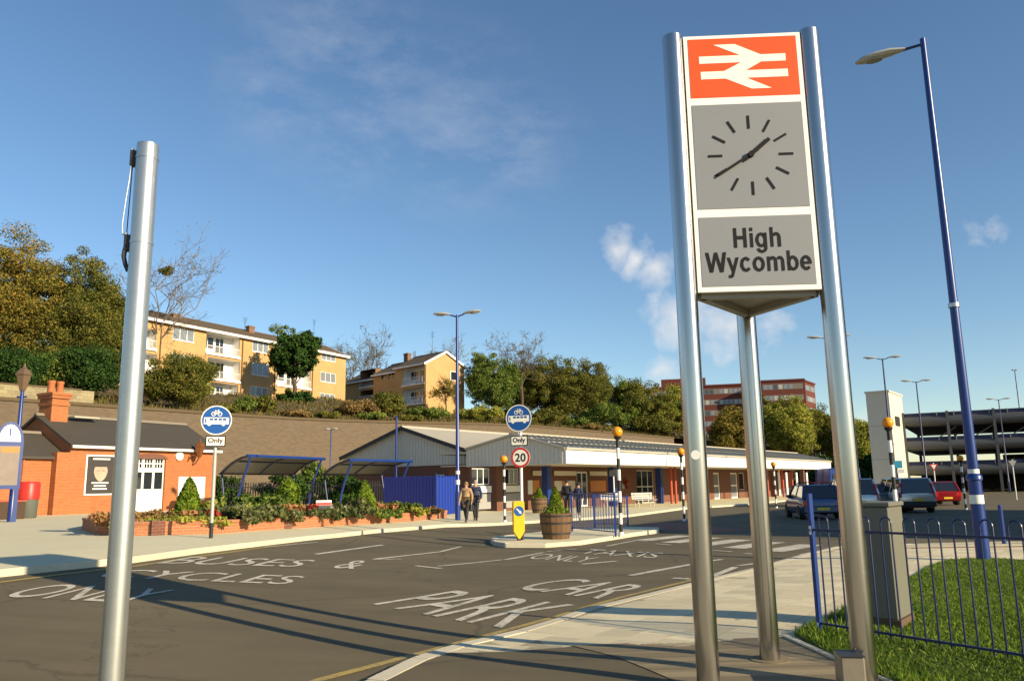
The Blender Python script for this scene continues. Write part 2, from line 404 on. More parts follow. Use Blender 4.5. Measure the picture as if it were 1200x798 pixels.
# ---- near pavement on the right, dropped flush to the road along its edge
NE = [(430, 812), (525, 762.5), (540, 756), (605, 740), (655, 725), (682, 715), (755, 697.5), (810, 684), (857, 672.5), (887, 665.5), (911, 658.5), (941, 650), (980, 641), (1067, 637.5), (1120, 636), (1200, 634.5), (1320, 634)]
ne = [p.to_2d() for p in GP(NE)]
def seg_d(p, a, b):
    ab = b - a; t = max(0, min(1, (p - a).dot(ab) / ab.length_squared)); return (p - a - ab * t).length, t
drop0 = ne[2]
def npz(x, y):
    p = Vector((x, y)); d = min(seg_d(p, a, b)[0] for a, b in zip(ne[:-1], ne[1:]))
    s = (p - drop0).dot(Vector((.5, .866)))           # before the dropped kerb the edge stands up
    k = 1 - sstep(-1.3, .3, s)
    h = .012 + .085 * sstep(0, 2.4, d)
    return gz(x) + h * (1 - k) + .10 * k
def npsheet(name, poly, off, mat, step=.5, parent=None, kind='structure', skirt=0, lim=16):
    bm = bmesh.new(); vs = [bm.verts.new((p[0], p[1], 0)) for p in poly]; bm.faces.new(vs)
    xs = [v.co.x for v in bm.verts]; ys = [v.co.y for v in bm.verts]
    for ax, lo, hi in ((0, min(xs), max(xs)), (1, min(ys), max(ys))):
        q = math.ceil(max(lo, -4) / step) * step
        while q < min(hi, 12 if ax == 0 else 24):
            no = [0, 0, 0]; no[ax] = 1; cc = [0, 0, 0]; cc[ax] = q
            bmesh.ops.bisect_plane(bm, geom=bm.verts[:] + bm.edges[:] + bm.faces[:], plane_co=cc, plane_no=no, dist=1e-5); q += step
    for v in bm.verts: v.co.z = npz(v.co.x, v.co.y) + off
    bmesh.ops.triangulate(bm, faces=bm.faces[:])
    for f in bm.faces:
        if f.normal.z < 0: f.normal_flip()
    if skirt:
        r = bmesh.ops.extrude_edge_only(bm, edges=[e for e in bm.edges if len(e.link_faces) == 1])
        for v in r['geom']:
            if isinstance(v, bmesh.types.BMVert): v.co.z -= skirt
    me = bpy.data.meshes.new(name); bm.to_mesh(me); bm.free(); me.materials.append(mat)
    return link(name, me, parent, kind)
npoly = [tuple(p) for p in ne] + [(40, 17), (40, -12), (-3.5, -12), (-3.2, 3)]
near_pave = npsheet('pavement', npoly, 0, m_joint, skirt=.15)
def NP(px, py, off=0):
    d = ray(px, py); z = .1
    for _ in range(30):
        t = (z - H) / d.z; z = .5 * z + .5 * npz(d.x * t, d.y * t)
    return Vector((d.x * t, d.y * t, z + off))
AP = [NP(*q).to_2d() for q in [(436, 806), (527, 765), (590, 764), (673, 757.6), (734, 771), (806, 800)]] + [Vector((.95, 5.2)), Vector((-1.5, 5.2))]
sheet_ap = npsheet('footway_surface', AP, .007, m_path, parent=near_pave, kind=None)
DP = [NP(*q).to_2d() for q in [(668, 757.5), (740, 755), (811, 753), (920, 747), (985, 776), (1045, 801)]] + [Vector((3.3, 5.2)), Vector((.8, 5.2)), NP(792, 800).to_2d(), NP(722, 771).to_2d()]
LG = [NP(*q).to_2d() for q in [(931, 745), (1000, 712), (1045, 692), (1072, 676), (1090, 664), (1115, 657), (1160, 655.5), (1200, 658), (1300, 664)]] + [Vector((22, 14)), Vector((22, 0)), Vector((3.7, 2.5)), NP(1050, 803).to_2d(), NP(988, 777).to_2d()]
def inside(p, poly):
    c = False; n = len(poly)
    for i in range(n):
        a, b = poly[i], poly[(i + 1) % n]
        if (a[1] > p[1]) != (b[1] > p[1]) and p[0] < (b[0] - a[0]) * (p[1] - a[1]) / (b[1] - a[1]) + a[0]: c = not c
    return c
def draped_piece(name, corners, th, mat, parent, inset=.004):
    """one flat paving piece: corners 2d; top proud of the joint by th"""
    c = sum((Vector(q) for q in corners), Vector((0, 0))) / len(corners)
    top = []; bot = []
    for q in corners:
        q = Vector(q); q = q + (c - q).normalized() * inset; z = npz(q.x, q.y); top.append((q.x - c.x, q.y - c.y, z + th)); w_ = q + (c - q).normalized() * .035; bot.append((w_.x - c.x, w_.y - c.y, z - .02))
    n = len(top); mb = MB(); mb.add(top + bot, [tuple(range(n))] + [(i, n + i, n + (i + 1) % n, (i + 1) % n) for i in range(n)])
    me = bpy.data.meshes.new(name); me.from_pydata(mb.v, [], mb.f); me.materials.append(mat)
    return link(name, me, parent, loc=(c.x, c.y, 0))
# individual slabs laid in rows parallel to the kerb
u = Vector((.57, .82)).normalized(); vv = Vector((u.y, -u.x)); base = ne[3]
SL = .42; cnt = 0; cand = []; cutcells = []
for j in range(0, 34):
    for i in range(-12, 46):
        o = base + u * ((i + (.5 if j % 2 else 0)) * SL) + vv * (j * SL + .14)
        c = o + u * SL / 2 + vv * SL / 2
        cs = [o, o + u * SL, o + u * SL + vv * SL, o + vv * SL]
        if c.y < 6 or c.x / c.y > .72 or c.x / c.y < -.2: continue
        def okp(q): return inside(q, npoly) and not (inside(q, AP) or inside(q, DP) or inside(q, LG))
        ins = [okp(q) for q in cs]
        if not all(ins):
            if any(ins) or okp(c): cutcells.append((o, i, j))
            continue
        cand.append((c.length, cs))
cand.sort(key=lambda q: q[0])
for _, cs in cand[:290]: draped_piece('paving_slab', cs, .0018 + random.uniform(-.0004, .0006), m_slab, near_pave)
# slabs too far off to be told apart stay real geometry in one part
mbf = MB()
for _, cs in cand[290:]:
    c = sum(cs, Vector((0, 0))) / 4
    q4 = [q + (c - q).normalized() * .004 for q in cs]
    mbf.add([(q.x, q.y, npz(q.x, q.y) + .0018) for q in q4], [(0, 3, 2, 1)])
for o, i, j in cutcells:          # slabs cut to fit along kerb, lawn and deck
    K = 10; st = (SL - .012) / K
    for a_ in range(K):
        for b_ in range(K):
            q = o + u * (.006 + a_ * st) + vv * (.006 + b_ * st); q4 = [q, q + u * st, q + u * st + vv * st, q + vv * st]
            if okp(q + u * st / 2 + vv * st / 2): mbf.add([(p_.x, p_.y, npz(p_.x, p_.y) + .0018) for p_ in q4], [(0, 3, 2, 1)])
if mbf.v: mbf.build('distant_slabs', m_slab, near_pave, kind='stuff')
# flush kerb stones along the carriageway edge
for a, b in zip(ne[:13], ne[1:14]):
    d = b - a; n = max(1, round(d.length / .9)); sd = Vector((d.y, -d.x)).normalized()
    for k in range(n):
        p, q = a + d * (k / n), a + d * ((k + 1) / n)
        draped_piece('kerb_stone', [p - sd * .006, q - sd * .006, q + sd * .15, p + sd * .15], .007, m_kerb, near_pave, .004)
# dark ribbed paving strips under the totem
m_strip = M('ribbed_paving', (.24, .195, .115), .9, var=.22, scale=3, bmp=.4, bscale=60, isl=.7, stretch=(1, 3, 1))
ud = (DP[3] - DP[0]).normalized(); vd = Vector((ud.y, -ud.x)); o0 = DP[0]
W = .085
def cuts(v0):
    hits = []
    for a, b in zip(DP, DP[1:] + DP[:1]):
        da, db = (a - o0).dot(vd) - v0, (b - o0).dot(vd) - v0
        if da * db < 0: hits.append(((a + (b - a) * (da / (da - db))) - o0).dot(ud))
    hits.sort(); return (hits[0], hits[-1]) if len(hits) >= 2 else None
for j in range(-4, 60):
    v0, v1 = j * W + .0005, (j + 1) * W - .0005; c0, c1 = cuts(v0), cuts(v1)
    if not c0 or not c1: continue
    n = 1
    for k in range(n):
        f0, f1 = k / n, (k + 1) / n
        e = [(c0[0] + (c0[1] - c0[0]) * f0, v0), (c0[0] + (c0[1] - c0[0]) * f1, v0), (c1[0] + (c1[1] - c1[0]) * f1, v1), (c1[0] + (c1[1] - c1[0]) * f0, v1)]
        draped_piece('paving_strip', [o0 + ud * p_ + vd * q_ for p_, q_ in e], .013, m_strip, near_pave, .008)
# deck edging stone along the grass
for a, b in zip(DP[3:6], DP[4:7]):
    n = max(1, round((b - a).length / .6)); sd = Vector((b.y - a.y, a.x - b.x)).normalized() * -.03
    for k in range(n):
        p, q = a + (b - a) * (k / n), a + (b - a) * ((k + 1) / n)
        draped_piece('edging_stone', [p - sd, q - sd, q + sd, p + sd], .03, m_kerb, near_pave, .003)
# brick edging on the curve round the lawn
LE = [NP(*q).to_2d() for q in [(1010, 642.5), (1067, 642), (1120, 641), (1200, 640), (1290, 640)]]
m_edge = M('brick_edging', (.26, .14, .085), .9, var=.25, scale=6, isl=.3)
for a, b in zip(LE[:-1], LE[1:]):
    d = (b - a); n = max(1, round(d.length / .45)); sd = Vector((d.y, -d.x)).normalized() * .22
    for k in range(n):
        p, q = a + d * (k / n), a + d * ((k + 1) / n); draped_piece('edging_brick', [p, q, q + sd, p + sd], .01, m_edge, near_pave, .006)
# ---- lawn
m_soil = M('lawn_soil', (.06, .09, .018), .95, var=.35, scale=3)
lawn = npsheet('lawn', LG, .035, m_soil, skirt=.05)
rng = np.random.default_rng(7)
m_grass = leafmat('grass_blades', [(.07, .125, .014), (.12, .20, .024), (.18, .27, .034), (.25, .32, .065)], .4)
pts = []
poly = LG
while len(pts) < 60000:
    p = (rng.uniform(2.6, 15), rng.uniform(2.5, 17.5))
    if p[0] / p[1] > .95 or not inside(p, poly): continue
    if rng.random() > min(1, (8.5 / math.hypot(*p)) ** 1.3): continue
    pts.append(p)
pts = np.array(pts); n = len(pts)
zz = np.array([npz(0, 0)] * n)
# height of the lawn is nearly level inside; sample coarsely
zz = np.array([.097 + .035 if q[1] < 13 else npz(q[0], q[1]) + .035 for q in pts])
ang = rng.uniform(0, 6.28, n); hgt = rng.uniform(.016, .040, n) * (1 + .5 * (rng.random(n) < .06)); wd = rng.uniform(.004, .009, n) * 1.5; lean = rng.normal(0, .028, (n, 2))
# clumps of longer grass at the fence foot and path edge
edge = np.array([min(seg_d(Vector(q), a, b)[0] for a, b in ((LG[-1], LG[0]), (LG[-2], LG[-1]), (LG[0], LG[1]))) for q in pts]); hgt *= np.where(edge < .35, rng.uniform(1., 2.4, n), 1)
V = np.zeros((n, 3, 3))
V[:, 0, 0] = pts[:, 0] - np.cos(ang) * wd; V[:, 0, 1] = pts[:, 1] - np.sin(ang) * wd; V[:, 0, 2] = zz
V[:, 1, 0] = pts[:, 0] + np.cos(ang) * wd; V[:, 1, 1] = pts[:, 1] + np.sin(ang) * wd; V[:, 1, 2] = zz
V[:, 2, 0] = pts[:, 0] + lean[:, 0]; V[:, 2, 1] = pts[:, 1] + lean[:, 1]; V[:, 2, 2] = zz + hgt
g = mesh_np('grass', V.reshape(-1, 3), np.arange(n * 3).reshape(-1, 3), m_grass, None, 'stuff')
g['label'] = 'short green mown grass behind the hoop topped fence'; g['category'] = 'grass'
# ---- painted markings on the road (each one a part of the road)
def mark(a, b, w, mat=m_roadwhite, name='road_marking', off=.009, world=False):
    a, b = (G(*a).to_2d(), G(*b).to_2d()) if not world else (Vector(a), Vector(b))
    d = (b - a).normalized(); s = Vector((-d.y, d.x)) * w / 2
    return sheet(name, [a - s, b - s, b + s, a + s], off, mat, parent=road, kind=None)
def marks(pts, w, mat, name):
    P = [G(*q).to_2d() for q in pts]
    L = []; Rr = []
    for i, p in enumerate(P):
        d = (P[min(i + 1, len(P) - 1)] - P[max(0, i - 1)]).normalized(); s = Vector((-d.y, d.x)) * w / 2; L.append(p + s); Rr.append(p - s)
    sheet(name, L + Rr[::-1], .008, mat, parent=road, kind=None)
marks([(340, 808), (380, 795.5), (467, 772.5), (530, 755.5), (605, 735.5), (655, 722), (684, 712.5), (732, 699), (806, 681), (852, 669)], .10, m_roadyellow, 'yellow_line')
marks([(-60, 690), (0, 682.5), (70, 673.5), (152, 664.5), (230, 652.5), (307, 642), (350, 637)], .11, m_roadyellow, 'yellow_line')
for a, b, wd_ in [((370, 649.5), (449, 638.5), .13), ((436, 655.5), (470, 655), .12), ((440, 655), (516, 646.5), .11), ((516, 646.5), (540, 640.5), .10), ((487, 663), (517, 666.2), .13), ((513, 663.5), (588, 656), .11), ((592, 656), (637, 647.5), .12), ((641, 646.3), (675, 643.5), .10), ((711, 640), (744, 633.5), .10), ((744, 633.2), (758, 634.5), .10), ((738, 674.5), (810, 661.5), .15), ((788, 677.5), (808, 678.5), .16), ((835, 675.5), (862, 664.5), .14), ((865, 663), (885, 660.5), .13), ((812, 660.5), (846, 655.5), .13), ((768, 637), (786, 638.5), .12), ((836, 645), (858, 646.5), .12), ((872, 648.5), (885, 649.5), .12), ((310, 641), (372, 635.5), .07)]:
    mark(a, b, wd_)
zd = Vector((.66, .75)); z0, z1 = G(778, 630.5).to_2d(), G(975, 646).to_2d()
for i in range(6):
    c = z0 + (z1 - z0) * (i / 5); mark(c - zd * 1.2, c + zd * 1.3, .62, name='zebra_stripe', world=True)
def rt(s, bl, br, tl, **k):
    a, b, c = G(*bl), G(*br), G(*tl)
    k['bold'] = 0.0
    road_text(s, a, b, c, m_roadwhite, parent=road, **k)
rt('PARK', (436, 708), (588, 736), (535, 692), bold=0)
rt('CAR', (598, 689.5), (700, 702), (668, 677.5), bold=-.012)
rt('BUSES', (182, 660.5), (346, 664.5), (225, 652.5), bold=-.012)
rt('&', (387, 665.5), (414, 667), (413, 656.5), bold=-.012)
rt('CYCLES', (104, 676.5), (335, 685), (150, 667.5), bold=-.012)
rt('ONLY', (-6, 699.5), (158, 707.5), (62, 684.5), bold=-.012)
rt('TAXIS', (675, 648.5), (766, 654), (693, 643.5), bold=-.01)
rt('ONLY', (616, 654.5), (686, 659.5), (636, 649), bold=-.01)
mark((682, 661.2), (722, 657.6), .14)
# ================================================================== railway bank behind the station
AX = Vector((.6, .8)); BX = Vector((-.8, .6))
def TB(t, y, z=0): p = AX * t + BX * y; return Vector((p.x, p.y, z))
def hillz(t, y):
    b = 8.6 + 1.3 * sstep(45, 95, t)
    z = b + .19 * min(max(0, y - 65.5), 25) + .03 * max(0, y - 90.5)
    return z + .25 * math.sin(t * .37 + y * .2) * sstep(67, 75, y) + .18 * math.sin(t * .9 - y * .53) * sstep(67, 72, y)
T_ = np.arange(-90, 330, 4.0); Y_ = np.concatenate([np.arange(65.3, 100, 2.5), np.arange(102, 420, 12)])
V = np.array([tuple(TB(t, y, hillz(t, y))) for y in Y_ for t in T_]); nT = len(T_)
Q = np.array([(j * nT + i, j * nT + i + 1, (j + 1) * nT + i + 1, (j + 1) * nT + i) for j in range(len(Y_) - 1) for i in range(nT - 1)])
def bankmat():
    mt, t, b = newmat('bank_leaf_litter'); v = objco(t)
    n = nnoise(t, v, .25, 6, .7); n2 = nnoise(t, v, 3, 5, .7)
    c = ramp(t, n, [(.25, (.05, .052, .015)), (.5, (.11, .075, .032)), (.75, (.095, .08, .024))])
    c = mixc(t, .5, c, mixc(t, n2, (.025, .02, .01), (.16, .12, .055)))
    t.links.new(c, b.inputs['Base Color']); b.inputs['Roughness'].default_value = .95; bump(t, b, n2, .8, .3); return mt
m_bank = bankmat()
mesh_np('hill', V, Q, m_bank, None, 'structure')
# rough grass and bramble litter covering the bank
nb_ = 26000; r2 = np.random.default_rng(31); tt = r2.uniform(18, 150, nb_); yy = 65.6 + r2.uniform(0, 1, nb_) ** 1.3 * 26
BP = np.array([tuple(TB(t, y, hillz(t, y))) for t, y in zip(tt, yy)])
m_scrub = leafmat('bank_scrub', [(.05, .055, .015), (.13, .10, .04), (.19, .15, .06), (.13, .14, .035)], .3)
an_ = r2.uniform(0, 6.28, nb_); hh_ = r2.uniform(.12, .5, nb_); ww_ = r2.uniform(.05, .14, nb_); ln_ = r2.normal(0, .16, (nb_, 2))
V = np.zeros((nb_, 3, 3)); V[:, 0] = BP; V[:, 1] = BP; V[:, 2] = BP
V[:, 0, 0] -= np.cos(an_) * ww_; V[:, 0, 1] -= np.sin(an_) * ww_; V[:, 1, 0] += np.cos(an_) * ww_; V[:, 1, 1] += np.sin(an_) * ww_; V[:, 2, 0] += ln_[:, 0]; V[:, 2, 1] += ln_[:, 1]; V[:, 2, 2] += hh_; V[:, :2, 2] -= .08
bs_ = mesh_np('bank_scrub', V.reshape(-1, 3), np.arange(nb_ * 3).reshape(-1, 3), m_scrub, None, 'stuff'); bs_['label'] = 'rough brown grass covering the bank below the flats'; bs_['category'] = 'grass'
m_retain = brickmat('retaining_brick', (.125, .09, .052), (.088, .064, .038), (.15, .115, .075), .45, .15, stainamt=.5)
rw = thing('retaining_wall', 'long brown brick retaining wall of the bank behind the station', 'wall', TB(-60, 64.8), R_(53.13))
mb = MB()
ts = list(range(0, 196, 5))
for a, b in zip(ts[:-1], ts[1:]):
    za, zb = hillz(a - 60, 65.3) + .05, hillz(b - 60, 65.3) + .05
    mb.add([(a, 0, 0), (b, 0, 0), (b, 0, zb), (a, 0, za), (a, .5, 0), (b, .5, 0), (b, .5, zb), (a, .5, za)], [(0, 1, 2, 3), (7, 6, 5, 4), (3, 2, 6, 7)])
mb.build('wall', m_retain, rw)
m_coping = M('weathered_coping', (.10, .072, .038), .9, var=.3, scale=1)
mb = MB()
for a, b in zip(ts[:-1], ts[1:]):
    za, zb = hillz(a - 60, 65.3) + .052, hillz(b - 60, 65.3) + .052
    mb.add([(a, -.12, za - .25), (b, -.12, zb - .25), (b, -.12, zb), (a, -.12, za), (a, .6, za - .25), (b, .6, zb - .25), (b, .6, zb), (a, .6, za)], [(0, 1, 2, 3), (7, 6, 5, 4), (3, 2, 6, 7), (0, 4, 5, 1)])
mb.build('coping', m_coping, rw)
m_stone = brickmat('pale_rubble_stone', (.32, .27, .15), (.20, .165, .09), (.13, .11, .07), .55, .26, stainamt=.35)
pw = thing('parapet_wall', 'pale rubble stone parapet wall along the top of the brown retaining wall', 'wall', TB(-60, 65.2, 8.70), R_(53.13))
MB().box(0, 91, 0, .45, 0, .95).build('wall', m_stone, pw)
for i in range(0, 90, 2): MB().box(i + .01, i + 1.99, -.06, .51, .953, 1.06).build('coping_stone', m_coping, pw)
# unseen building added beyond the right edge of the frame to shade the road
sx = Vector((TO_SUN.x, TO_SUN.y)).normalized(); nx = Vector((-sx.y, sx.x))
m_redbrick = brickmat('red_brick', (.26, .085, .04), (.20, .065, .035), (.30, .24, .18))
p0 = sx * 11.5 + nx * 25.5
ob_ = thing('shade_building', 'unseen red brick building added off frame at the right to shade the road', 'building', (p0.x, p0.y, 0), math.atan2(nx.y, nx.x))
MB().box(0, 24, -9, 0, 0, 10).build('wall', m_redbrick, ob_)
MB().prism([(-9.4, 10.002), (.4, 10.002), (-4.5, 10.6)], -.4, 24.4, axis='x').build('roof', m_coping, ob_)
for i in range(6):
    for z in (1, 4.2, 7.2): box('window', m_glass, ob_, 2 + i * 3.7, 3.6 + i * 3.7, -.02, .03, z, z + 1.6)
# ================================================================== buildings
class Fac:
    """a straight facade in plan: origin P0, heading towards P1; local x runs along it, y into the building"""
    def __init__(s, P0, P1, z0):
        s.P0 = Vector(P0[:2]); d = Vector(P1[:2]) - s.P0; s.L = d.length; s.d = d.normalized(); s.z0 = z0; s.rz = math.atan2(s.d.y, s.d.x)
    def x(s, px, py=480):
        a = az(px, py)            # P0.x + d.x t = a (P0.y + d.y t)
        return (a * s.P0.y - s.P0.x) / (s.d.x - a * s.d.y)
    def z(s, px, py):
        t = s.x(px, py); return zat(px, py, s.P0.y + s.d.y * t) - s.z0
    def rect(s, x0, x1, y0, y1):
        ym = (y0 + y1) / 2; xm = (x0 + x1) / 2
        return s.x(x0, ym), s.x(x1, ym), s.z(xm, y1), s.z(xm, y0)
    def root(s, name, label, cat, group=None): return thing(name, label, cat, (s.P0.x, s.P0.y, s.z0), s.rz, group)
def wall_holes(mb, x0, x1, z0, z1, holes, reveal=.15, y=0.0, flip=False):
    xs = sorted({x0, x1, *[h[0] for h in holes], *[h[1] for h in holes]}); zs = sorted({z0, z1, *[h[2] for h in holes], *[h[3] for h in holes]})
    xs = [q for q in xs if x0 <= q <= x1]; zs = [q for q in zs if z0 <= q <= z1]
    for a, b in zip(xs[:-1], xs[1:]):
        for c, d in zip(zs[:-1], zs[1:]):
            if any(h[0] <= a and b <= h[1] and h[2] <= c and d <= h[3] for h in holes): continue
            mb.add([(a, y, c), (b, y, c), (b, y, d), (a, y, d)], [(0, 1, 2, 3)])
    for (a, b, c, d) in holes:
        r = y + reveal
        mb.add([(a, y, c), (b, y, c), (b, y, d), (a, y, d), (a, r, c), (b, r, c), (b, r, d), (a, r, d)], [(0, 4, 5, 1), (1, 5, 6, 2), (2, 6, 7, 3), (3, 7, 4, 0)])
    return mb
def window(parent, x0, x1, z0, z1, cols=2, rows=1, frame=None, glass=None, y=.08, fw=.06, name='window', sill=True):
    frame = frame or m_white; glass = glass or m_glass
    mb = MB()
    e = .004
    mb.box(x0 + e, x0 + fw, y, y + .06, z0 + e, z1 - e); mb.box(x1 - fw, x1 - e, y, y + .06, z0 + e, z1 - e)
    mb.box(x0 + fw, x1 - fw, y + .002, y + .058, z0 + e, z0 + fw); mb.box(x0 + fw, x1 - fw, y + .002, y + .058, z1 - fw, z1 - e)
    for i in range(1, cols):
        xc = x0 + (x1 - x0) * i / cols; mb.box(xc - fw / 2, xc + fw / 2, y + .003, y + .057, z0 + fw, z1 - fw)
    for j in range(1, rows):
        zc = z0 + (z1 - z0) * j / rows; mb.box(x0 + fw, x1 - fw, y + .006, y + .054, zc - fw / 2, zc + fw / 2)
    w_ = mb.build(name, frame, parent)
    for i in range(cols):
        for j in range(rows):
            a, b = x0 + (x1 - x0) * i / cols + fw * .5, x0 + (x1 - x0) * (i + 1) / cols - fw * .5
            c, d = z0 + (z1 - z0) * j / rows + fw * .5, z0 + (z1 - z0) * (j + 1) / rows - fw * .5
            MB().box(a, b, y + .025, y + .035, c, d).build('pane', glass, w_)
    if sill: MB().box(x0 - .05, x1 + .05, -.06, y + .02, z0 - .07, z0).build('sill', frame, w_)
    return w_
def chimney_stack(parent, x, y, z0, z1, w=.9, d=.6, mat=None, pots=1):
    c = MB().box(x - w / 2, x + w / 2, y - d / 2, y + d / 2, z0, z1).box(x - w / 2 - .06, x + w / 2 + .06, y - d / 2 - .06, y + d / 2 + .06, z1 - .25, z1 - .05).build('chimney', mat, parent)
    for i in range(pots):
        px_ = x + (i - (pots - 1) / 2) * .42
        MB().lathe([(.13, z1 - .02), (.12, z1 + .3), (.15, z1 + .34), (.15, z1 + .4)], 10, Matrix.Translation((px_, y, 0))).build('chimney_pot', m_terra, c, smooth=True)
    return c
m_terra = M('terracotta', (.42, .14, .05), .8, var=.2)
m_slate = M('slate_roof', (.062, .054, .042), .75, var=.25, scale=1.5, bmp=.5, bscale=9)
m_orbrick = brickmat('orange_brick', (.43, .125, .028), (.34, .09, .022), (.35, .21, .11), stain=(.19, .058, .02), stainamt=.45)
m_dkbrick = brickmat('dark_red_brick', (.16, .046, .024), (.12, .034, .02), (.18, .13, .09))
m_ybrick = brickmat('buff_brick', (.50, .30, .105), (.44, .25, .085), (.48, .36, .2), stain=(.30, .16, .06), stainamt=.35)
m_tile = M('brown_roof_tile', (.105, .075, .042), .85, var=.3, scale=1.2, bmp=.6, bscale=7)
m_grey = M('grey_cladding', (.56, .535, .47), .6, var=.08)
m_greyroof = M('pale_grey_roof_sheet', (.42, .385, .30), .6, var=.10, scale=.6)
m_dkroof = M('dark_glazed_roof', (.11, .12, .14), .35, var=.2)
m_fascia = M('white_fascia', (.82, .80, .76), .5, var=.03)
m_poster_dark = M('dark_poster', (.05, .045, .04), .4, var=.5, scale=6)
m_skinprint = M('printed_face', (.42, .32, .24), .5, var=.6, scale=3)
m_inside = M('shop_interior', (.16, .14, .12), .8, var=.5, scale=1.5)
# ---- brick station lodge on the left
zb = .45 + KERB
FL = Fac((az(80, 560) * 42.7, 42.7), (az(253, 560) * 51.0, 51.0), zb)
lodge = FL.root('brick_lodge', 'low orange brick station building with slate roof and tall chimney', 'building')
L = FL.L; EV = 3.6; DP_ = 6.6; RG = 5.25
hs = []
dx0, dx1, _, dz1 = FL.rect(156, 193, 536, 592)
hs.append((dx0, dx1, 0.0, dz1))
mb = MB(); wall_holes(mb, 0, L, 0, EV, hs, .25)
mb.add([(0, 0, 0), (0, DP_, 0), (0, DP_, EV), (0, DP_ / 2, RG), (0, 0, EV)], [(0, 1, 2, 3, 4)])
mb.add([(L, 0, 0), (L, DP_, 0), (L, DP_, EV), (L, DP_ / 2, RG), (L, 0, EV)], [(4, 3, 2, 1, 0)])
mb.add([(0, DP_, 0), (L, DP_, 0), (L, DP_, EV), (0, DP_, EV)], [(0, 1, 2, 3)])
mb.build('wall', m_orbrick, lodge)
def gable_roof(parent, x0, x1, y0, y1, ze, zr, mat, over=.3, th=.12, ridge=True, name='roof', ridgemat=None):
    ym = (y0 + y1) / 2; k = (zr - ze) / (ym - y0)
    a, b = y0 - over, y1 + over; za = ze - k * over
    mb = MB().prism([(a, za + .02), (ym, zr + .02), (b, za + .02), (b, za + .02 + th), (ym, zr + .02 + th), (a, za + .02 + th)], x0 - over * .5, x1 + over * .5, axis='x')
    r = mb.build(name, mat, parent)
    if ridge: MB().prism([(ym - .18, zr + th - .03), (ym + .18, zr + th - .03), (ym + .06, zr + th + .12), (ym - .06, zr + th + .12)], x0 - over * .5 + .01, x1 + over * .5 - .01, axis='x').build('ridge', ridgemat or mat, r)
    return r
m_ridge = M('ridge_tile', (.22, .19, .14), .85, var=.2)
rf = gable_roof(lodge, 0, L, 0, DP_, EV, RG, m_slate, ridgemat=m_ridge)
MB().box(-.1, L + .12, -.36, -.30, EV - .16, EV - .02).build('gutter', m_white, rf)
MB().box(.05, L - .05, -.29, -.02, EV - .06, EV - .03).build('soffit', m_white, rf)
# verge boards and the flat lead piece beside the stack
MB().box(1.5, 3.0, 2.3, 2.9, RG + .03, RG + .12).build('lead_flashing', m_greyroof, rf)
ch = MB().box(.3, 1.25, 2.55, 3.75, 0, 6.3).box(.25, 1.30, 2.48, 3.82, 5.9, 6.05).box(.22, 1.33, 2.44, 3.86, 6.3, 6.48).box(.18, 1.37, 2.38, 3.92, 6.48, 6.62).build('chimney', m_orbrick, lodge)
for xx in (.53, 1.02): MB().lathe([(.2, 6.62), (.18, 7.15), (.215, 7.2), (.215, 7.32), (.15, 7.32)], 14, Matrix.Translation((xx, 3.15, 0))).build('chimney_pot', m_terra, ch, smooth=True)
# door: white double door with glazed top, arched head
dw = MB(); nD = 3; zt = dz1
dr = MB().box(dx0 + .005, dx1 - .005, .14, .20, 0.0, 1.25).build('door', m_white, lodge)
for i in range(nD + 1):
    xx = dx0 + (dx1 - dx0) * i / nD; MB().box(max(dx0 + .006, xx - .07), min(dx1 - .006, xx + .07), .13, .21, 1.252, zt - .02).build('door_stile', m_white, dr)
MB().box(dx0 + .01, dx1 - .01, .135, .205, 2.22, 2.42).build('door_rail', m_white, dr)
for i in range(nD):
    a, b = dx0 + (dx1 - dx0) * i / nD + .07, dx0 + (dx1 - dx0) * (i + 1) / nD - .07
    MB().box(a, b, .16, .18, 1.25, 2.22).build('pane', m_glass, dr)
    for r in range(2):
        for c in range(3):
            aa, bb = a + (b - a) * c / 3, a + (b - a) * (c + 1) / 3; z0_, z1_ = 2.44 + (zt - 2.5) * r / 2, 2.44 + (zt - 2.5) * (r + 1) / 2
            MB().box(aa + .03, bb - .03, .17, .185, z0_ + .03, z1_ - .03).build('pane', m_glass, dr)
    MB().box(a, b, .186, .20, 2.42, zt - .02).build('glazing_bars', m_white, dr)
arch = [(dx0 - .12, zt - .06)] + [((dx0 + dx1) / 2 + (dx1 - dx0 + .24) / 2 * math.cos(q), zt - .06 + .30 * math.sin(q)) for q in np.linspace(math.pi, 0, 9)][1:-1] + [(dx1 + .12, zt - .06)]
MB().prism(arch, -.035, .0, axis='y').build('door_arch', m_dkbrick, lodge)
# poster with a pale printed face
q = FL.rect(99, 134, 533, 580)
po = MB().box(q[0], q[1], -.07, -.01, q[2], q[3]).build('poster_frame', m_white, lodge)
MB().box(q[0] + .08, q[1] - .08, -.08, -.071, q[2] + .08, q[3] - .08).build('poster', m_poster_dark, po)
cx, cz = (q[0] + q[1]) / 2, q[2] + (q[3] - q[2]) * .58
MB().prism([(cx + .40 * math.cos(t) * (1 - .18 * (math.sin(t) < 0) * -math.sin(t)), cz + .52 * math.sin(t)) for t in np.linspace(0, 6.28, 19)[:-1]], -.084, -.081, axis='y').build('poster_print', m_skinprint, po)
MB().prism([(cx + .47 * math.cos(t), cz + .26 + .34 * math.sin(t)) for t in np.linspace(0, 3.14, 12)], -.088, -.085, axis='y').build('poster_print', m_poster_dark, po)
for ex in (-.16, .16): MB().box(cx + ex - .09, cx + ex + .09, -.0875, -.0855, cz + .04, cz + .07).build('poster_print', m_poster_dark, po)
MB().box(cx - .5, cx + .5, -.0875, -.0855, q[3] - .26, q[3] - .18).build('poster_print', m_white, po)
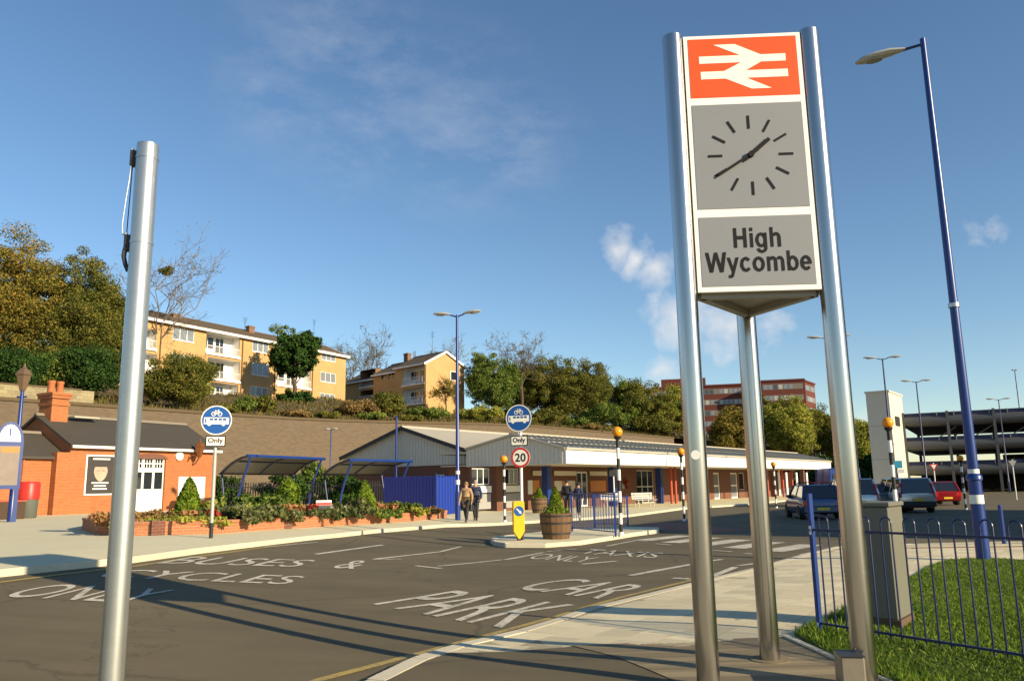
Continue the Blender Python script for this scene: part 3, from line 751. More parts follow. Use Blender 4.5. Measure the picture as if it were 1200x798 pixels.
for k, wv in enumerate((.7, .5, .6)): MB().box(cx - wv * .7, cx + wv * .7, -.084, -.081, q[2] + .62 - k * .16, q[2] + .69 - k * .16).build('poster_print', m_white, po)
q = FL.rect(208, 239, 558.5, 586)
nb = MB().box(q[0], q[1], -.08, -.01, q[2], q[3]).build('wall_board', m_white, lodge)
MB().box(q[0] + .12, q[1] - .12, -.085, -.081, q[3] - .5, q[3] - .3).build('notice_print', M('pale_blue_print', (.4, .48, .6), .5), nb)
q = FL.rect(205.5, 213, 530.5, 538)
MB().lathe([(.26, -.12), (.26, 0)], 18, Matrix.Translation(((q[0] + q[1]) / 2, 0, (q[2] + q[3]) / 2)) @ Matrix.Rotation(R_(-90), 4, 'X')).lathe([(.12, -.14), (.12, -.12)], 12, Matrix.Translation(((q[0] + q[1]) / 2, 0, (q[2] + q[3]) / 2)) @ Matrix.Rotation(R_(-90), 4, 'X')).build('alarm_box', m_white, lodge)
# copper bracket lantern on the wall
m_copper = M('rusty_lantern_metal', (.20, .075, .025), .5, .3, var=.3)
lx = FL.x(226, 530); lz = FL.z(226, 545)
wl = MB().tube([(lx, 0, lz), (lx, -.3, lz + .1), (lx, -.6, lz + .45)], .035, 8).build('wall_lantern', m_copper, lodge)
MB().lathe([(.12, lz + .45), (.32, lz + 1.05), (.36, lz + 1.1), (.2, lz + 1.3), (.06, lz + 1.42), (.03, lz + 1.6)], 6, Matrix.Translation((lx, -.6, 0))).build('lantern_head', m_copper, wl)
MB().tube([(lx - .35, 0, lz + .2), (lx - .3, -.3, lz + .6), (lx, -.6, lz + .5)], .03, 6).build('lantern_bracket', m_copper, wl)
# lower wing to the left
wg = MB(); WL = -14.0
wg.add([(WL, .35, 0), (-.02, .35, 0), (-.02, .35, 2.95), (WL, .35, 2.95)], [(0, 1, 2, 3)])
wg.add([(WL, .35, 0), (WL, 5.2, 0), (WL, 5.2, 2.95), (WL, 2.8, 4.2), (WL, .35, 2.95)], [(0, 1, 2, 3, 4)])
wg.add([(WL, 5.2, 0), (-.02, 5.2, 0), (-.02, 5.2, 2.95), (WL, 5.2, 2.95)], [(0, 1, 2, 3)])
wing = wg.build('wing_wall', m_orbrick, lodge)
gable_roof(wing, WL, -.2, .35, 5.2, 2.95, 4.2, m_slate, over=.25, ridgemat=m_ridge, name='wing_roof')
MB().box(-.75, -.02, -.1, .3, 0, 3.2).build('pier', m_orbrick, lodge)
MB().box(WL, -.8, .20, .33, 2.86, 2.95).build('wing_gutter', m_dark, wing)
MB().tube([(-2.2, .30, 0), (-2.2, .30, 2.9)], .05, 8).build('downpipe', m_orbrick, wing)
# ---- main station building with canopy
YS = 35.3; FW = -4.0      # the shop front stands forward of the main eaves, under the canopy
ST = thing('station_building', 'long brick railway station with pale grey roof and white canopy fascia', 'building', TB(39, YS), R_(53.13))
def TX(px, yl, py=560):
    a = az(px, py); return (.8 * yl + .6 * a * yl) / (.6 - .8 * a) - 39
X0, X1 = 3.0, 55.0; ZE, ZR = 4.1, 5.85; W_ = 12.0
holes = []; feats = []
def span(a, b): return TX(a, YS + FW), TX(b, YS + FW)
zk = KERB
def hole(a, b, z0, z1, kind): x = span(a, b); holes.append((x[0], x[1], z0, z1)); feats.append((x[0], x[1], z0, z1, kind))
hole(553, 574, 1.75, 2.75, 'win'); hole(592, 608, 1.75, 2.75, 'win')
hole(676, 689, zk, 2.6, 'door'); hole(746, 766, zk, 2.75, 'glazed'); hole(836, 843, zk, 2.6, 'wdoor'); hole(856, 864, zk, 2.6, 'wdoor'); hole(866, 872, .9, 2.6, 'win2')
mb = MB(); wall_holes(mb, .9, X1 - 2, 0, 2.92, holes, .2, y=FW); mb.add([(.9, FW, 0), (.9, 0, 0), (.9, 0, 2.92), (.9, FW, 2.92)], [(0, 1, 2, 3)]); mb.add([(X0, 0, 0), (X1, 0, 0), (X1, 0, ZE), (X0, 0, ZE)], [(0, 1, 2, 3)])
mb.add([(X0, 0, 0), (X0, W_, 0), (X0, W_, ZE - .9), (X0, 0, ZE - .9)], [(0, 1, 2, 3)])
mb.add([(X1, 0, 0), (X1, W_, 0), (X1, W_, ZE), (X1, W_ / 2, ZR), (X1, 0, ZE)], [(4, 3, 2, 1, 0)])
mb.add([(X0, W_, 0), (X1, W_, 0), (X1, W_, ZE), (X0, W_, ZE)], [(0, 1, 2, 3)])
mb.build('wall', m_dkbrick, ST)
MB().box(1.2, X1 - 2.3, FW + 2.4, FW + 2.5, 0, 2.9).build('inner_wall', m_inside, ST)
MB().box(X0 - .16, X0 + .5, -.16, -.004, 0, ZE - .95).build('corner_pier', m_orbrick, ST)
# grey boarded gable above the end wall
MB().prism([(-.5, ZE - .95), (W_ + .5, ZE - .95), (W_ + .5, ZE - .1), (W_ / 2, ZR), (-.5, ZE - .1)], X0 - .12, X0 - .02, axis='x').build('gable_panel', m_grey, ST)
gb = MB()
for i in range(44):
    y = -.3 + i * .286; zt_ = ZE - .12 + (ZR - ZE + .1) * (1 - abs(y - W_ / 2) / (W_ / 2 + .5)); gb.box(X0 - .15, X0 - .12, y, y + .03, ZE - .93, zt_ - .04)
gb.build('gable_battens', m_grey, ST, kind='stuff')
rf = gable_roof(ST, X0 - .2, X1, 0, W_, ZE, ZR, m_greyroof, over=.5, th=.1, ridgemat=m_greyroof)
rb = MB(); k_ = (ZR - ZE) / (W_ / 2)
for i in range(90):
    x = X0 + .1 + i * .58
    if x < X1: rb.bar((x, -.45, ZE - .45 * k_ + .125), (x, W_ / 2 - .2, ZR + .035), .03, .03)
rb.build('roof_ribs', m_greyroof, rf, kind='stuff')
MB().bar((X0 - .48, -.52, ZE - .2), (X0 - .48, W_ / 2, ZR + .03), .06, .26).bar((X0 - .48, W_ / 2, ZR + .03), (X0 - .48, W_ + .52, ZE - .2), .06, .26).build('bargeboard', m_dark, rf)
ew0 = MB().box(X0 - .06, X0 - .004, 2.2, 2.8, 1.6, 2.5).build('window', m_white, ST)
box('pane', m_glass, ew0, X0 - .07, X0 - .062, 2.27, 2.73, 1.66, 2.44)
for (a, b, c, d, kind) in feats:
    if kind.startswith('win'):
        window(ST, a, b, c, d, 3 if kind == 'win' else 1, 1, y=FW + .05, sill=False, glass=m_glass)
    elif kind == 'door':
        window(ST, a, b, c, d, 2, 1, y=FW + .06, fw=.12, name='door', sill=False)
    elif kind == 'glazed':
        window(ST, a, b, c, d, 3, 2, frame=m_grey, y=FW + .06, fw=.08, name='glazed_doors', sill=False)
    else:
        window(ST, a, b, c, d, 1, 2, y=FW + .06, fw=.14, name='door', sill=False, glass=m_glass_pale)
def panel(a, b, z0, z1, mat, name, y=-.06, th=.05):
    x = span(a, b); return MB().box(x[0], x[1], FW + y, FW + y + th, z0, z1).build(name, mat, ST)
m_print = M('printed_sheet', (.62, .56, .46), .5, var=.35, scale=5)
m_orange = M('orange_board', (.52, .20, .05), .6, var=.15)
m_greyp = M('grey_panel', (.30, .30, .29), .6, var=.15)
panel(552, 575, 1.28, 1.68, m_white, 'sill_panel'); panel(592, 610, 1.28, 1.68, m_white, 'sill_panel')
panel(554, 574, .3, 1.2, m_greyp, 'lower_panel'); panel(592, 608, .3, 1.2, m_greyp, 'lower_panel')
panel(618, 623, 1.1, 2.0, m_white, 'poster'); panel(649, 658, 1.25, 1.95, m_print, 'poster'); panel(663, 673, 1.25, 1.95, m_print, 'poster'); panel(657.5, 662, 1.25, 1.95, m_orange, 'poster')
panel(691, 709, 1.15, 1.95, m_orange, 'wall_board'); panel(623, 631, 1.2, 2.0, m_orange, 'wall_board'); panel(728, 733, 1.3, 1.7, m_greyp, 'poster')  # plain orange panels on the front wall
for a, b in ((623, 634), (648, 674), (690, 710)): panel(a, b, 2.3, 2.62, m_print, 'sign_board', -.12, .04)
# canopy
CY0, CYR, CY1 = -9.8, -6.0, -2.3; CZ0, CZ1, CZR, CZB = 2.86, 3.66, 4.62, 3.9; CL = 52.5
cn = thing('station_canopy', 'deep white fascia canopy with dark glazed roof along the station front', 'canopy', TB(39, YS), R_(53.13))
MB().box(0, CL, CY0, CY0 + .09, CZ0, CZ1).build('fascia', m_fascia, cn)
for i in range(1, 9): MB().box(i * 5.9 - .02, i * 5.9 + .02, CY0 - .012, CY0 - .001, CZ0 + .02, CZ1 - .02).build('fascia_joint', m_greyp, cn)
MB().box(-.1, CL + .1, CY0 - .12, CY0 + .04, CZ1 + .003, CZ1 + .12).build('gutter', m_greyroof, cn)
MB().prism([(CY0 + .1, CZ0), (CY1, CZ0), (CY1, CZB), (CYR, CZR), (CY0 + .1, CZ1 + .05)], 0, .08, axis='x').build('end_gable', m_grey, cn)
gb = MB()
for i in range(26):
    y = CY0 + .25 + i * .285
    zt_ = CZ1 + (CZR - CZ1) * (y - CY0) / (CYR - CY0) if y < CYR else CZB + (CZR - CZB) * (CY1 - y) / (CY1 - CYR)
    gb.box(-.03, 0, y, y + .035, CZ0 + .01, zt_ - .03)
gb.build('gable_battens', m_grey, cn, kind='stuff')
MB().bar((-.06, CY0, CZ1 + .06), (-.06, CYR, CZR + .08), .2, .12, ).bar((-.06, CYR, CZR + .08), (-.06, CY1, CZB + .08), .2, .12).build('verge', m_greyroof, cn)
cr = MB().prism([(CY0, CZ1 + .10), (CYR, CZR + .05), (CYR, CZR + .12), (CY0, CZ1 + .17)], .05, CL, axis='x').build('roof', m_dkroof, cn)
MB().prism([(CYR, CZR + .05), (CY1, CZB + .02), (CY1, CZB + .09), (CYR, CZR + .12)], .05, CL, axis='x').build('roof_back', m_greyroof, cn)
MB().box(.05, CL, CYR - .35, CYR + .35, CZR + .10, CZR + .2).build('ridge', m_greyroof, cr)
rb = MB()
for i in range(88): rb.bar((.3 + i * .6, CY0 + .02, CZ1 + .19), (.3 + i * .6, CYR - .36, CZR + .1), .05, .05)
for j in (.35, .68): rb.bar((.1, CY0 + (CYR - CY0) * j, CZ1 + .19 + (CZR - CZ1 - .05) * j), (CL, CY0 + (CYR - CY0) * j, CZ1 + .19 + (CZR - CZ1 - .05) * j), .05, .05)
rb.build('glazing_bars', m_greyroof, cr, kind='stuff')
MB().box(.1, CL, CY0 + .1, -.02, 2.93, 2.98).build('soffit', m_grey, cn)
MB().box(.05, CL, CY1, .3, CZB - .2, CZB - .1).build('valley', m_greyroof, cn)
for i, px in enumerate((640, 717, 772, 816, 905, 940)):
    x = TX(px, YS - 5.6); MB().box(x - .22, x + .22, -5.85, -5.4, zk, CZ0 + .02).build('column', m_blue if i < 4 else m_dkbrick, cn)
for px in (786, 791, 883, 899, 917, 928):
    x = TX(px, YS - 7); MB().tube([(x, -7, zk), (x, -7, CZ0 + .02)], .11, 10).build('column', M('red_post', (.42, .07, .03), .5), cn, smooth=True)
for px in (877, 888, 912, 921, 933, 945):
    x = TX(px, YS - 4.1); MB().box(x - .25, x + .25, -4.2, -4.1, zk, 2.7).build('door_frame', m_white, cn)
# ---- flats on the hill (nearer, three storeys)
def chim(parent, f, px, y0, y1, w=1.0):
    x = f.x(px, y1); z1 = f.z(px, y0); chimney_stack(parent, x, 3.4, z1 - 2.2, z1, w, .7, m_dkbrick2, 0)
m_dkbrick2 = brickmat('brown_brick', (.20, .10, .05), (.15, .08, .04), (.2, .15, .1))
def railing(parent, x0, x1, y, z0, z1, mat, name='balcony_railing', bars=True):
    mb = MB().box(x0, x1, y - .03, y + .03, z1 - .06, z1).box(x0, x1, y - .025, y + .025, z0 + .08, z0 + .13)
    n = int((x1 - x0) / .16)
    if bars:
        for i in range(n + 1): xx = x0 + .02 + (x1 - x0 - .04) * i / n; mb.box(xx - .012, xx + .012, y - .012, y + .012, z0 + .13, z1 - .06)
    return mb.build(name, mat, parent)
def balcony(parent, x0, x1, z0, z1, depth=1.5, slab=True):
    """recess behind an opening in the wall: back wall, window door, slab and railing"""
    b = MB()
    b.add([(x0, depth, z0), (x1, depth, z0), (x1, depth, z1), (x0, depth, z1), (x0, .14, z0), (x1, .14, z0), (x1, .14, z1), (x0, .14, z1)], [(0, 1, 2, 3), (4, 0, 3, 7), (1, 5, 6, 2), (3, 2, 6, 7), (4, 5, 1, 0)])
    bo = b.build('balcony', m_white, parent)
    w_ = x1 - x0
    for a, e in ((.08, .42), (.5, .72)):
        box('balcony_door', m_glass, bo, x0 + w_ * a, x0 + w_ * e, depth - .05, depth - .02, z0 + (.05 if a > .2 else .9), z1 - .35)
        box('door_frame', m_white, bo, x0 + w_ * (a + e) / 2 - .04, x0 + w_ * (a + e) / 2 + .04, depth - .07, depth - .051, z0 + .06, z1 - .35)
    if slab: box('balcony_slab', m_white, bo, x0 - .1, x1 + .1, -.22, depth - .03, z0 - .24, z0 - .003)
    railing(bo, x0 + .02, x1 - .02, -.12, z0, z0 + 1.0, m_white)
    for k in range(2):
        xx = x0 + w_ * random.uniform(.1, .9); MB().lathe([(.12, z0 + .02), (.16, z0 + .3)], 8, Matrix.Translation((xx, .25, 0))).build('flower_pot', m_terra, bo)
    return bo
F1 = Fac((-42, 97), (-26, 125), 13.6)
fl1 = F1.root('apartment_block', 'three storey buff brick flats with recessed white balconies on the hill', 'building')
x1_ = F1.x(405, 440); xl = -9.0; ze = F1.z(300, 396.5) ; zr = ze + 1.75; dep = 8.5
holes = []; wins = []; bals = []
for r in [(202.6, 228, 385, 399.6), (200, 224, 415, 429), (198, 222, 443, 457), (296, 315, 399, 413), (295, 315, 426, 440), (293, 314, 453, 464.5), (377, 393.6, 411.5, 423), (375.6, 393.6, 436.5, 448), (375, 392.6, 461, 470.5)]:
    q = F1.rect(*r); holes.append(q); wins.append(q)
for r in [(241.5, 281, 392, 416), (243, 281, 421, 445), (245, 279, 449, 469), (324, 364, 405, 426.5), (324, 364, 431, 453), (152, 183, 384, 407), (152, 183, 413, 437), (152, 183, 442, 462)]:
    q = F1.rect(*r); holes.append(q); bals.append(q)
mb = MB(); wall_holes(mb, xl, x1_, -3, ze, holes, .14)
for x, fl_ in ((xl, 0), (x1_, 1)): mb.add([(x, 0, -3), (x, dep, -3), (x, dep, ze), (x, dep / 2, zr), (x, 0, ze)], [(0, 1, 2, 3, 4)])
mb.add([(xl, dep, -3), (x1_, dep, -3), (x1_, dep, ze), (xl, dep, ze)], [(0, 1, 2, 3)])
mb.build('wall', m_ybrick, fl1)
random.seed(3)
for q in wins: window(fl1, *q, cols=3 if q[1] - q[0] > 1.6 else 2, glass=m_glass_pale, y=.05, fw=.09)
for q in bals: balcony(fl1, *q)
rf = gable_roof(fl1, xl, x1_, 0, dep, ze, zr, m_tile, over=.5, ridgemat=m_tile)
MB().box(xl - .3, x1_ + .3, -.62, -.54, ze - .42, ze - .08).build('fascia', m_white, rf)
MB().box(xl - .1, x1_ + .1, -.53, -.01, ze - .2, ze - .16).build('soffit', m_white, rf)
MB().bar((x1_ + .27, -.55, ze - .2), (x1_ + .27, dep / 2, zr + .05), .05, .3).bar((x1_ + .27, dep / 2, zr + .05), (x1_ + .27, dep + .5, ze - .2), .05, .3).build('bargeboard', m_white, rf)
for px, ya, yb in ((225, 364, 379), (313, 379, 391), (387, 392, 404)): chim(fl1, F1, px, ya, yb)
for px, ya, yb in ((308, 369, 386), (388, 372, 394)):
    x = F1.x(px, yb); z0_, z1_ = zr - .2, F1.z(px, ya)
    an = MB().tube([(x, 3.6, z0_), (x, 3.6, z1_)], .03, 5).build('aerial', m_dark, fl1)
    for k in range(4): MB().bar((x - .5 + .1 * k, 3.6, z1_ - .25 * k), (x + .5 - .1 * k, 3.6, z1_ - .25 * k), .03, .03).build('aerial_element', m_dark, an)
for px in (186, 283, 322, 366):
    x = F1.x(px, 430); MB().tube([(x, -.12, -1), (x, -.12, ze - .2)], .07, 6).build('downpipe', m_dkbrick2, fl1)
# garden railing below the flats
rl = thing('garden_railing', 'thin dark railing below the buff brick flats', 'railing', (F1.P0.x, F1.P0.y, 13.2), F1.rz)
mb = MB()
for i in range(56): mb.box(6 + i * .5, 6.03 + i * .5, -2.02, -1.98, -1.2, 1.0)
mb.box(6, 33.6, -2.03, -1.97, .95, 1.0).box(6, 33.6, -2.03, -1.97, -.1, -.06)
mb.build('bars', m_dark, rl, kind='stuff')
# ---- second flats, stepped, gable end to the right
g0 = Vector((az(499, 455) * 115, 115)); gd = Vector((.70, .714)); fd = Vector((-.714, .70))
F2 = Fac(g0 + fd * 24, g0, 11.6)          # long facade, heading to the gable corner
fl2 = F2.root('apartment_block', 'two storey buff brick flats with white verge gable end beside trees', 'building')
ZE2 = F2.z(480, 428.5); dep2 = (az(545, 455) * 122.5 - g0.x) / .70; ZR2 = ZE2 + 1.9; LE2 = 24
def blk(x0, x1, y0, ze, zr, holes, mat):
    mb = MB(); wall_holes(mb, x0, x1, -4, ze, holes, .14, y=y0)
    for x in (x0, x1): mb.add([(x, y0, -4), (x, y0 + dep2, -4), (x, y0 + dep2, ze), (x, y0 + dep2 / 2, zr), (x, y0, ze)], [(0, 1, 2, 3, 4)])
    mb.add([(x0, y0 + dep2, -4), (x1, y0 + dep2, -4), (x1, y0 + dep2, ze), (x0, y0 + dep2, ze)], [(0, 1, 2, 3)])
    return mb.build('wall', mat, fl2)
hB = [F2.rect(472, 497, 431, 450), F2.rect(472, 497, 455, 473)]
xs_ = F2.x(463, 450)
blk(xs_, LE2, 0, ZE2, ZR2, hB, m_ybrick)
for q in hB: balcony(fl2, *q, depth=1.3)
hC = [F2.rect(441, 447, 436, 444), F2.rect(449, 456, 436, 444), F2.rect(440, 456, 457, 466)]
xs2 = F2.x(432, 450)
blk(xs2, xs_ - .01, .9, ZE2 - .25, ZR2 - .25, hC, m_ybrick)
for q in hC:
    w_ = window(fl2, *q, cols=2, y=.98, sill=False)
hD = [F2.rect(411, 429, 432, 452), F2.rect(411, 429, 456, 470)]
blk(0, xs2 - .01, 1.8, ZE2 - .55, ZR2 - .55, hD, m_ybrick)
for q in hD:
    b = MB().add([(q[0], 3.2, q[2]), (q[1], 3.2, q[2]), (q[1], 3.2, q[3]), (q[0], 3.2, q[3]), (q[0], 1.94, q[2]), (q[1], 1.94, q[2]), (q[1], 1.94, q[3]), (q[0], 1.94, q[3])], [(0, 1, 2, 3), (4, 0, 3, 7), (1, 5, 6, 2), (3, 2, 6, 7), (4, 5, 1, 0)]).build('balcony', m_dkbrick2, fl2)
    box('balcony_slab', m_white, b, q[0], q[1], 1.6, 3.1, q[2] - .2, q[2] - .003); railing(b, q[0], q[1], 1.7, q[2], q[2] + 1, m_white)
    box('balcony_door', m_glass, b, q[0] + .4, q[1] - .6, 3.14, 3.17, q[2], q[3] - .3)
for (a, b, y0, dz) in ((xs_ - .02, LE2, 0, 0), (xs2, xs_ - .4, .9, -.25), (0, xs2 - .4, 1.8, -.55)):
    r = gable_roof(fl2, a, b, y0, y0 + dep2, ZE2 + dz, ZR2 + dz, m_tile, over=.45, ridgemat=m_tile)
    for xe in (b + .26,):
        MB().bar((xe, y0 - .5, ZE2 + dz - .2), (xe, y0 + dep2 / 2, ZR2 + dz + .06), .06, .32).bar((xe, y0 + dep2 / 2, ZR2 + dz + .06), (xe, y0 + dep2 + .5, ZE2 + dz - .2), .06, .32).build('bargeboard', m_white, r)
    MB().box(a, b, y0 - .56, y0 - .5, ZE2 + dz - .3, ZE2 + dz - .06).build('fascia', m_white, r)
x = F2.x(452, 415); chimney_stack(fl2, x, dep2 / 2 + .5, ZR2 - 1.5, F2.z(452, 413) + .3, 1.0, .7, m_dkbrick2, 0)
gw = MB().box(LE2 + .004, LE2 + .05, dep2 * .62, dep2 * .82, ZE2 - 2.2, ZE2 - .8).build('window', m_white, fl2)
box('pane', m_glass, gw, LE2 + .051, LE2 + .06, dep2 * .64, dep2 * .80, ZE2 - 2.1, ZE2 - .9)
MB().tube([(LE2 - .1, -.12, -3), (LE2 - .1, -.12, ZE2)], .07, 6).build('downpipe', m_dkbrick2, fl2)
an = MB().tube([(LE2 - 3, dep2 / 2, ZR2), (LE2 - 3, dep2 / 2, ZR2 + 3.6)], .03, 5).build('aerial', m_dark, fl2)
for k in range(4): MB().bar((LE2 - 3.4, dep2 / 2, ZR2 + 3.5 - .25 * k), (LE2 - 2.6, dep2 / 2, ZR2 + 3.5 - .25 * k), .03, .03).build('aerial_element', m_dark, an)
# ---- red brick office block behind the trees
m_offbrick = M('office_red_brick', (.115, .028, .018), .8, var=.2, scale=.3)
m_offconc = M('office_window_band', (.17, .15, .13), .7, var=.12)
def office(F_, name, label, L, nb, nf, z0, top, dep, plant=False, win_w=1.15):
    o = thing(name, label, 'building', (F_.P0.x, F_.P0.y, z0), F_.rz, None)
    top -= z0; MB().box(0, L, 0, dep, -6, top).build('wall', m_offbrick, o)
    MB().box(-.25, L + .25, -.3, dep + .2, top + .003, top + .5).build('parapet', m_offbrick, o)
    w0 = None; fh = 3.35
    for r in range(nf):
        zt = top - .9 - r * fh
        MB().box(.4, L - .4, -.06, -.002, zt - 1.65, zt).build('window_band', m_offconc, o)
        n = int((L - 1.2) / 1.45); k = 0
        for i in range(n):
            if i % 7 == 6: continue
            x = .7 + i * 1.45
            if w0 is None:
                w0 = MB().box(0, win_w, -.10, -.061, 0, 1.35).build('window', m_offglass[k % 2], o); w0.location = (x, 0, zt - 1.5)
            else:
                c = link('window', w0.data, o); c.location = (x, 0, zt - 1.5)
                c.material_slots[0].link = 'OBJECT'; c.material_slots[0].material = m_offglass[random.choice((0, 0, 1, 2))]
    if plant:
        MB().box(3, 17, 3, dep - 3, top + .5, top + 3.2).build('plant_room', m_offbrick, o)
    return o
m_offglass = [M('office_glass', (.20, .22, .24), .15, var=.4, scale=1), M('office_blind', (.40, .38, .34), .5, var=.15), M('office_glass_dark', (.06, .07, .08), .1, var=.3)]
FO = Fac((az(764, 470) * 256, 256), (az(895, 470) * 248, 248), 0)
o1 = office(FO, 'office_block', 'red brick office block with ribbon windows and rooftop plant room', FO.L, 1, 7, 6, zat(780, 455, 255), 14, True)
FO2 = Fac((az(893, 470) * 243, 243), (az(944, 470) * 240, 240), 0)
o2 = office(FO2, 'office_block', 'red brick office wing projecting at the right end of the block', FO2.L, 1, 7, 6, zat(930, 446, 241), 16)
FO3 = Fac((az(944.5, 470) * 240.5, 240.5), (az(956, 470) * 250, 250), 0)
office(FO3, 'office_block', 'narrow angled red brick bay at the far right of the offices', FO3.L, 1, 7, 6, zat(950, 448, 243), 8, win_w=1.0)
# ---- multi storey car park and lift tower
m_conc = M('pale_concrete', (.58, .54, .45), .85, var=.12, scale=.4)
m_tube = M('grey_metal_cladding', (.11, .11, .11), .45, .3, var=.12, scale=.5)  # cladding, deck and rails coloured darker to stand for shade
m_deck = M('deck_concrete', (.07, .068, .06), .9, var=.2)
m_rail = M('blue_deck_rail', (.018, .025, .07), .5, var=.2)
FP = Fac((az(1062, 530) * 105, 105), (az(1200, 530) * 98.5, 98.5), 0)
cp = FP.root('car_park', 'three deck open car park with grey cladding and blue rails', 'building')
PL = 46; PD = 26
zt0 = FP.z(1062, 484.5)
lev = [zt0 - 3.1 * k for k in range(3)]      # top of blue rail at each deck
for k, z in enumerate(lev):
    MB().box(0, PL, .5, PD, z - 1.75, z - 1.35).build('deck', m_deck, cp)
    n = 9; wseg = PL / n
    for i in range(n):
        pr_ = [(.45 - .42 * math.sin(q), z - 1.05 - .62 * math.cos(q)) for q in np.linspace(0, math.pi, 8)] + [(.5, z - .45), (.5, z - 1.65)]
        MB().prism(pr_, i * wseg + .03, (i + 1) * wseg - .03, axis='x').build('cladding_panel', m_tube, cp, smooth=True)
        MB().box(i * wseg + .02, (i + 1) * wseg - .02, .30, .36, z - .5, z - .02).build('rail_panel', m_rail, cp)
    for i in range(24): MB().box(i * 1.95, i * 1.95 + .07, .22, .29, z - .5, z + .06).build('rail_post', m_greyroof, cp)
for i in range(10):
    x = i * PL / 9
    MB().box(x - .16, x + .16, .05, .48, 0, lev[0] + .1).build('column', m_tube, cp)
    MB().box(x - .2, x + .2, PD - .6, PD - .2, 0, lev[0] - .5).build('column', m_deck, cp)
for k in (1, 2):
    for i in range(13):
        x = 5 + i * 1.9
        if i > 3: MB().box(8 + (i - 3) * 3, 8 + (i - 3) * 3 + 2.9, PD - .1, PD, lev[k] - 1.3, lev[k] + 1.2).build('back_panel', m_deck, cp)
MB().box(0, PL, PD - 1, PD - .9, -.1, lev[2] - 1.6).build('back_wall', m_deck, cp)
for i in range(5): MB().bar((2 + i * 4, .9, lev[1] - 1.3), (6 + i * 4, .9, lev[0] - 1.9), .12, .12).build('brace', m_tube, cp)
C0 = Vector((az(1045, 500) * 100, 100))
tw = thing('lift_tower', 'plain pale concrete lift tower standing before the car park', 'tower', (C0.x, C0.y, 0), R_(53.13))
TH = zat(1045, 459, 100)
MB().box(0, 7.6, 0, 2.7, 0, TH).build('shaft', m_conc, tw)
MB().box(-.12, 7.72, -.12, 2.82, TH + .003, TH + .22).build('coping', m_conc, tw)
for i in (1, 2): MB().box(-.01, 0.0, .02, 2.68, TH * i / 3 - .03, TH * i / 3 + .03).build('panel_joint', m_greyp, tw)
tv = MB().box(2.2, 4.6, -.09, -.003, TH - 4.1, TH - 2.9).build('louvre', m_dark, tw)
# ================================================================== trees and plants
m_bark = M('bark', (.085, .06, .04), .9, var=.3, scale=4)
m_barklight = M('pale_bark', (.16, .13, .095), .9, var=.25, scale=4)
L_olive = leafmat('leaves_olive', [(.04, .055, .013), (.10, .118, .026), (.175, .175, .038), (.27, .22, .05)])
L_ochre = leafmat('leaves_ochre', [(.055, .06, .017), (.17, .16, .034), (.29, .24, .048), (.36, .22, .05)])
L_green = leafmat('leaves_green', [(0.031, 0.060, 0.014), (0.085, 0.145, 0.027), (0.170, 0.230, 0.048), (0.289, 0.306, 0.068)])
L_dark = leafmat('leaves_dark', [(0.012, 0.027, 0.009), (0.027, 0.060, 0.015), (0.045, 0.090, 0.021), (0.068, 0.120, 0.030)], .15)
L_yellow = leafmat('leaves_yellowgreen', [(0.085, 0.102, 0.020), (0.221, 0.255, 0.043), (0.374, 0.374, 0.068), (0.476, 0.408, 0.085)])
L_lime = leafmat('leaves_lime', [(.06, .11, .01), (.13, .20, .02), (.20, .28, .03), (.26, .33, .05)])
L_brown = leafmat('leaves_brown', [(0.085, 0.060, 0.025), (0.204, 0.136, 0.051), (0.306, 0.204, 0.076), (0.374, 0.255, 0.102)])
L_greygreen = leafmat('leaves_greygreen', [(.05, .07, .02), (.11, .135, .045), (.18, .195, .075), (.25, .245, .12)])
L_red = leafmat('leaves_red', [(.16, .02, .015), (.34, .035, .03), (.42, .06, .04), (.22, .10, .04)])
L_pink = leafmat('leaves_rust', [(0.170, 0.102, 0.034), (0.374, 0.187, 0.085), (0.510, 0.255, 0.119), (0.272, 0.221, 0.068)])
def leaves(name, cen, nrm, size, rng, mat, parent, aspect=.6, up=0.0):
    n = len(cen)
    a = rng.normal(size=(n, 3)); a /= np.linalg.norm(a, axis=1)[:, None] + 1e-9
    nn = nrm * .8 + rng.normal(size=(n, 3)) * .55 + np.array([0, 0, up]); nn /= np.linalg.norm(nn, axis=1)[:, None] + 1e-9
    u = np.cross(nn, a); u /= np.linalg.norm(u, axis=1)[:, None] + 1e-9; v = np.cross(nn, u)
    s = size * rng.uniform(.6, 1.35, n)[:, None]
    V = np.stack([cen - u * s, cen - v * s * aspect, cen + u * s, cen + v * s * aspect], 1).reshape(-1, 3)
    return mesh_np(name, V, np.arange(n * 4).reshape(-1, 4), mat, parent)
def branch(mb, p, d, L, r, depth, rng, twist=.45, kids=3, minr=.02, up=.12):
    pts = [p]; q = p.copy(); dd = d.copy(); seg = 3
    for i in range(seg):
        dd = (dd + Vector(rng.normal(0, .16, 3)) + Vector((0, 0, up * .4))).normalized(); q = q + dd * (L / seg); pts.append(q.copy())
    mb.tube(pts, [r * (1 - .22 * i) for i in range(seg + 1)], 5 if r > .06 else 3, caps=False)
    if depth == 0: return
    for k in range(kids):
        j = rng.integers(1, seg + 1); s = pts[j]
        nd = (dd + Vector(rng.normal(0, twist, 3)) * 1.5 + Vector((0, 0, up))).normalized()
        branch(mb, s, nd, L * rng.uniform(.58, .8), max(minr, r * .55), depth - 1, rng, twist, kids, minr, up)
